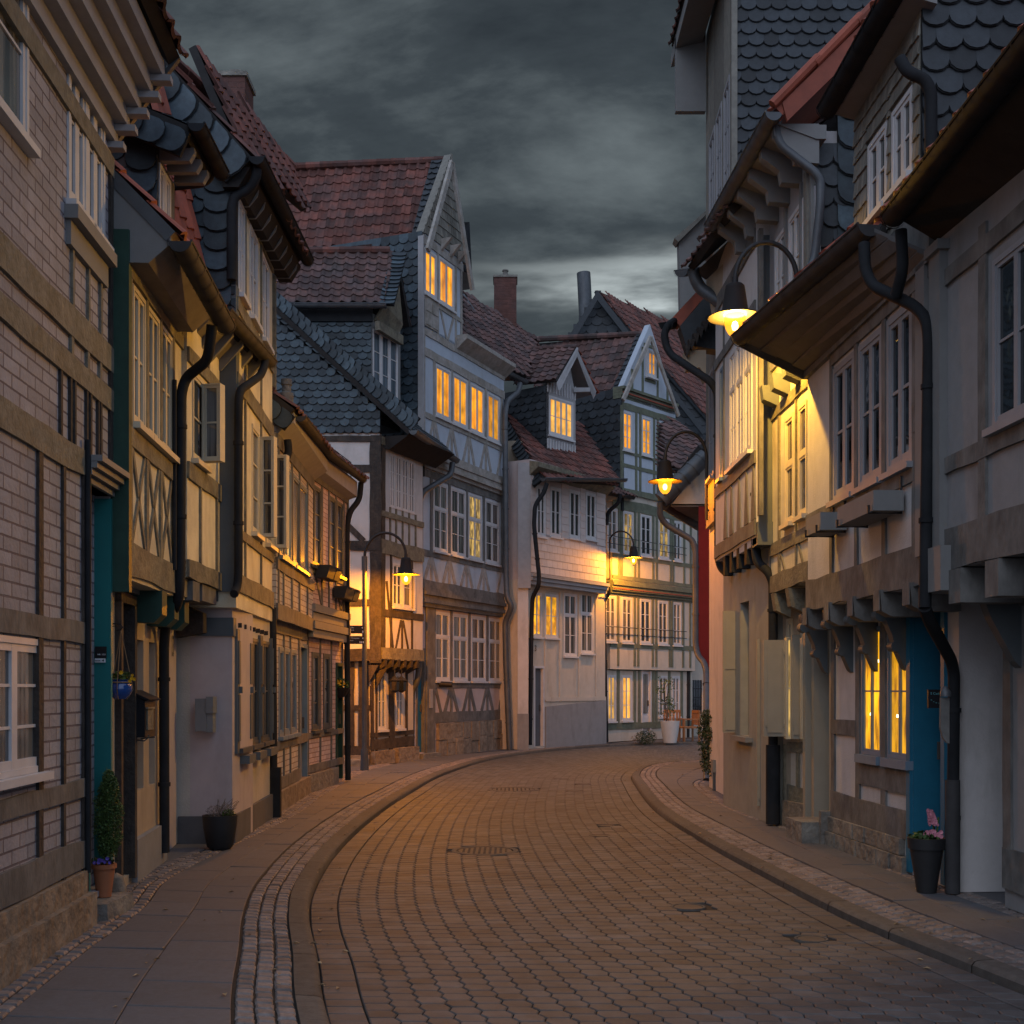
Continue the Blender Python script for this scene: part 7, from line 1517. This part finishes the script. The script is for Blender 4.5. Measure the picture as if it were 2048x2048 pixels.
# lanterns on L6
for i, (x, lab) in enumerate(((789, 'left of two black wall lanterns under the jetty of the white corner house'), (803, 'right of two black wall lanterns under the jetty of the white corner house'))):
    D = 26.2+i*.5; c = P(x, 1372, D); t = T('wall_lantern', lab, 'lantern', c, 'unlit black wall lanterns')
    b = MB(); b.lathe(c, [(.0, -.15), (.04, -.14), (.09, -.10), (.10, .10), (.13, .12), (.05, .19), (.02, .21), (0, .23)], 6); t.part(b, 'body', 'iron')
    b = MB(); b.lathe(c, [(.097, -.09), (.107, .09)], 6); t.part(b, 'pane', 'g_dark'); b = MB(); b.tube([c+V((0, 0, .22)), c+V((0, .05, .38)), c+V((-.12, .3, .42))], .014, 6); t.part(b, 'bracket', 'iron')
# in front of the green house
def stool_chair(lab, x, y, rz, m='wood_warm'):
    t = T('wooden_armchair', lab, 'chair', (x, y, 0), 'wooden chairs outside the green house'); t.e.rotation_euler = (0, 0, 0)
    ca, sa = math.cos(rz), math.sin(rz)
    def L(a, b, z): return V((x+a*ca-b*sa, y+a*sa+b*ca, z))
    def bx(a0, a1, b0, b1, z0, z1):
        m_ = MB(); m_.hexa([L(a0, b0, z0), L(a1, b0, z0), L(a1, b1, z0), L(a0, b1, z0), L(a0, b0, z1), L(a1, b0, z1), L(a1, b1, z1), L(a0, b1, z1)]); return m_
    t.part(bx(-.27, .27, -.27, .25, .40, .45), 'seat', m)
    for a, b_, h in ((-.27, -.27, .66), (.22, -.27, .66), (-.27, .22, .9), (.22, .22, .9)): t.part(bx(a, a+.05, b_, b_+.05, -.01, h), 'leg', m)
    bk = MB()
    for k in range(4): q = bx(-.2+k*.11, -.14+k*.11, .235, .255, .5, .88); o_ = len(bk.v); bk.v += q.v; bk.f += [[i+o_ for i in f] for f in q.f]
    q = bx(-.27, .27, .22, .27, .86, .95); o_ = len(bk.v); bk.v += q.v; bk.f += [[i+o_ for i in f] for f in q.f]; t.part(bk, 'backrest', m)
    for a in (-.27, .22): t.part(bx(a, a+.06, -.28, .25, .66, .69), 'armrest', m)
stool_chair('left wooden armchair with slatted back beside the white pot, under the far window', P(1352, 0, 37.4).x, 37.9, .1)
stool_chair('right wooden armchair seen from the side, beyond the white pot', P(1378, 0, 37.2).x, 37.3, -1.3)
D = 36.3; c = P(1340, 1470, D); zt = P(0, 1442, D).z
t = T('potted_tree', 'small leafy tree in a large round white pot in front of the green timbered house', 'potted tree', (c.x, D, 0))
b = MB(); b.lathe((c.x, D, 0), [(0, 0), (.19, 0), (.25, .3), (.29, zt), (.25, zt), (.22, zt-.08), (0, zt-.1)], 24); t.part(b, 'pot', 'pot_white', smooth=True)
b = MB(); b.tube([(c.x-.1, D, zt-.1), (c.x-.14, D, zt+.5), (c.x-.2, D, zt+1.0)], .016, 6); b.tube([(c.x-.05, D, zt-.1), (c.x-.1, D, zt+.6), (c.x-.02, D, zt+1.2)], .013, 6); t.part(b, 'trunk', 'timber_dark')
b = MB(); 
for _ in range(16): leaves(b, (c.x-.15+R_(-.26, .26), D+R_(-.25, .25), zt+R_(.2, 1.3)), (.13, .13, .16), 26, .035, .45, 0)
t.part(b, 'crown', 'leaf_green')
c = P(1292, 1470, 36.0)
t = T('shrub', 'low round clipped shrub of brownish foliage left of the white pot', 'shrub', (c.x, 36.0, 0)); b = MB()
leaves(b, (c.x, 36.0, .18), (.33, .25, .22), 1200, .022, .5, .0); t.part(b, 'foliage', 'leaf_dark'); b = MB(); leaves(b, (c.x-.3, 35.9, .12), (.16, .12, .14), 120, .02, .5, 0); t.part(b, 'side_shoots', 'leaf_dry')
# creeper on the right wall
D = 19.9; c = P(1424, 1475, D)
t = T('climbing_shrub', 'bushy climbing shrub in reddish leaf leaning out between the drainpipes on the right', 'shrub', (c.x, D, 0)); b = MB()
for _ in range(40): leaves(b, (c.x+R_(-.10, .12), D+R_(-.3, .4), R_(.30, 1.15)), (.12, .15, .14), 170, .022, .5, 0)
t.part(b, 'foliage', 'leaf_dark'); b = MB()
for _ in range(40): flower(b, (c.x+R_(-.15, .15), D-.3+R_(-.1, .1), R_(.35, 1.0)), .014)
t.part(b, 'blossom', 'leaf_dry'); b = MB(); b.tube([(c.x+.1, D, 0), (c.x+.05, D, .7), (c.x, D, 1.1)], .02, 6); b.tube([(c.x+.1, D, 0), (c.x+.12, D, .7)], .015, 6); t.part(b, 'stem', 'timber_dark')
t = T('meter_box', 'small grey meter box with conduits low on the wall under the climbing shrub', 'meter box', (3.0, 19.2, .2)); a, b_ = P(1426, 1545, 19.2), P(1440, 1520, 19.2); b = MB(); b.box(a.x, b_.x, 19.2, 19.4, a.z, b_.z); t.part(b, 'box', 'board_grey'); b = MB(); b.tube([(a.x+.03, 19.25, a.z), (a.x+.03, 19.25, 0)], .03, 8); b.tube([(b_.x-.02, 19.25, a.z), (b_.x-.02, 19.25, 0)], .02, 8); t.part(b, 'conduit', 'zinc')
# fallen leaves
b = MB()
for _ in range(150):
    side = random.random()
    if side < .6: A_, B_ = KL, WL
    else: A_, B_ = KR, WR
    i = random.randrange(8, len(A_)-45); u = random.random()**2; p = A_[i].lerp(B_[i], u*.95) if random.random() < .75 else A_[i]+(A_[i]-B_[i]).normalized()*R_(.02, .25)
    z = .004 if (p-A_[i]).dot(B_[i]-A_[i]) > 0 else ZR+.006; a = R_(0, 3.1); s = R_(.012, .03)
    v = [(s, 0, 0), (.2*s, .5*s, .3*s), (-s, .1*s, 0), (-.1*s, -.5*s, .35*s)]
    b.add([(p.x+q[0]*math.cos(a)-q[1]*math.sin(a), p.y+q[0]*math.sin(a)+q[1]*math.cos(a), z+abs(q[2])+.002) for q in v], [[0, 1, 2, 3]])
o = struct(b, 'fallen_leaves', mat('leaf_litter', (.26, .18, .10), island=.6, bump=0), 'stuff')
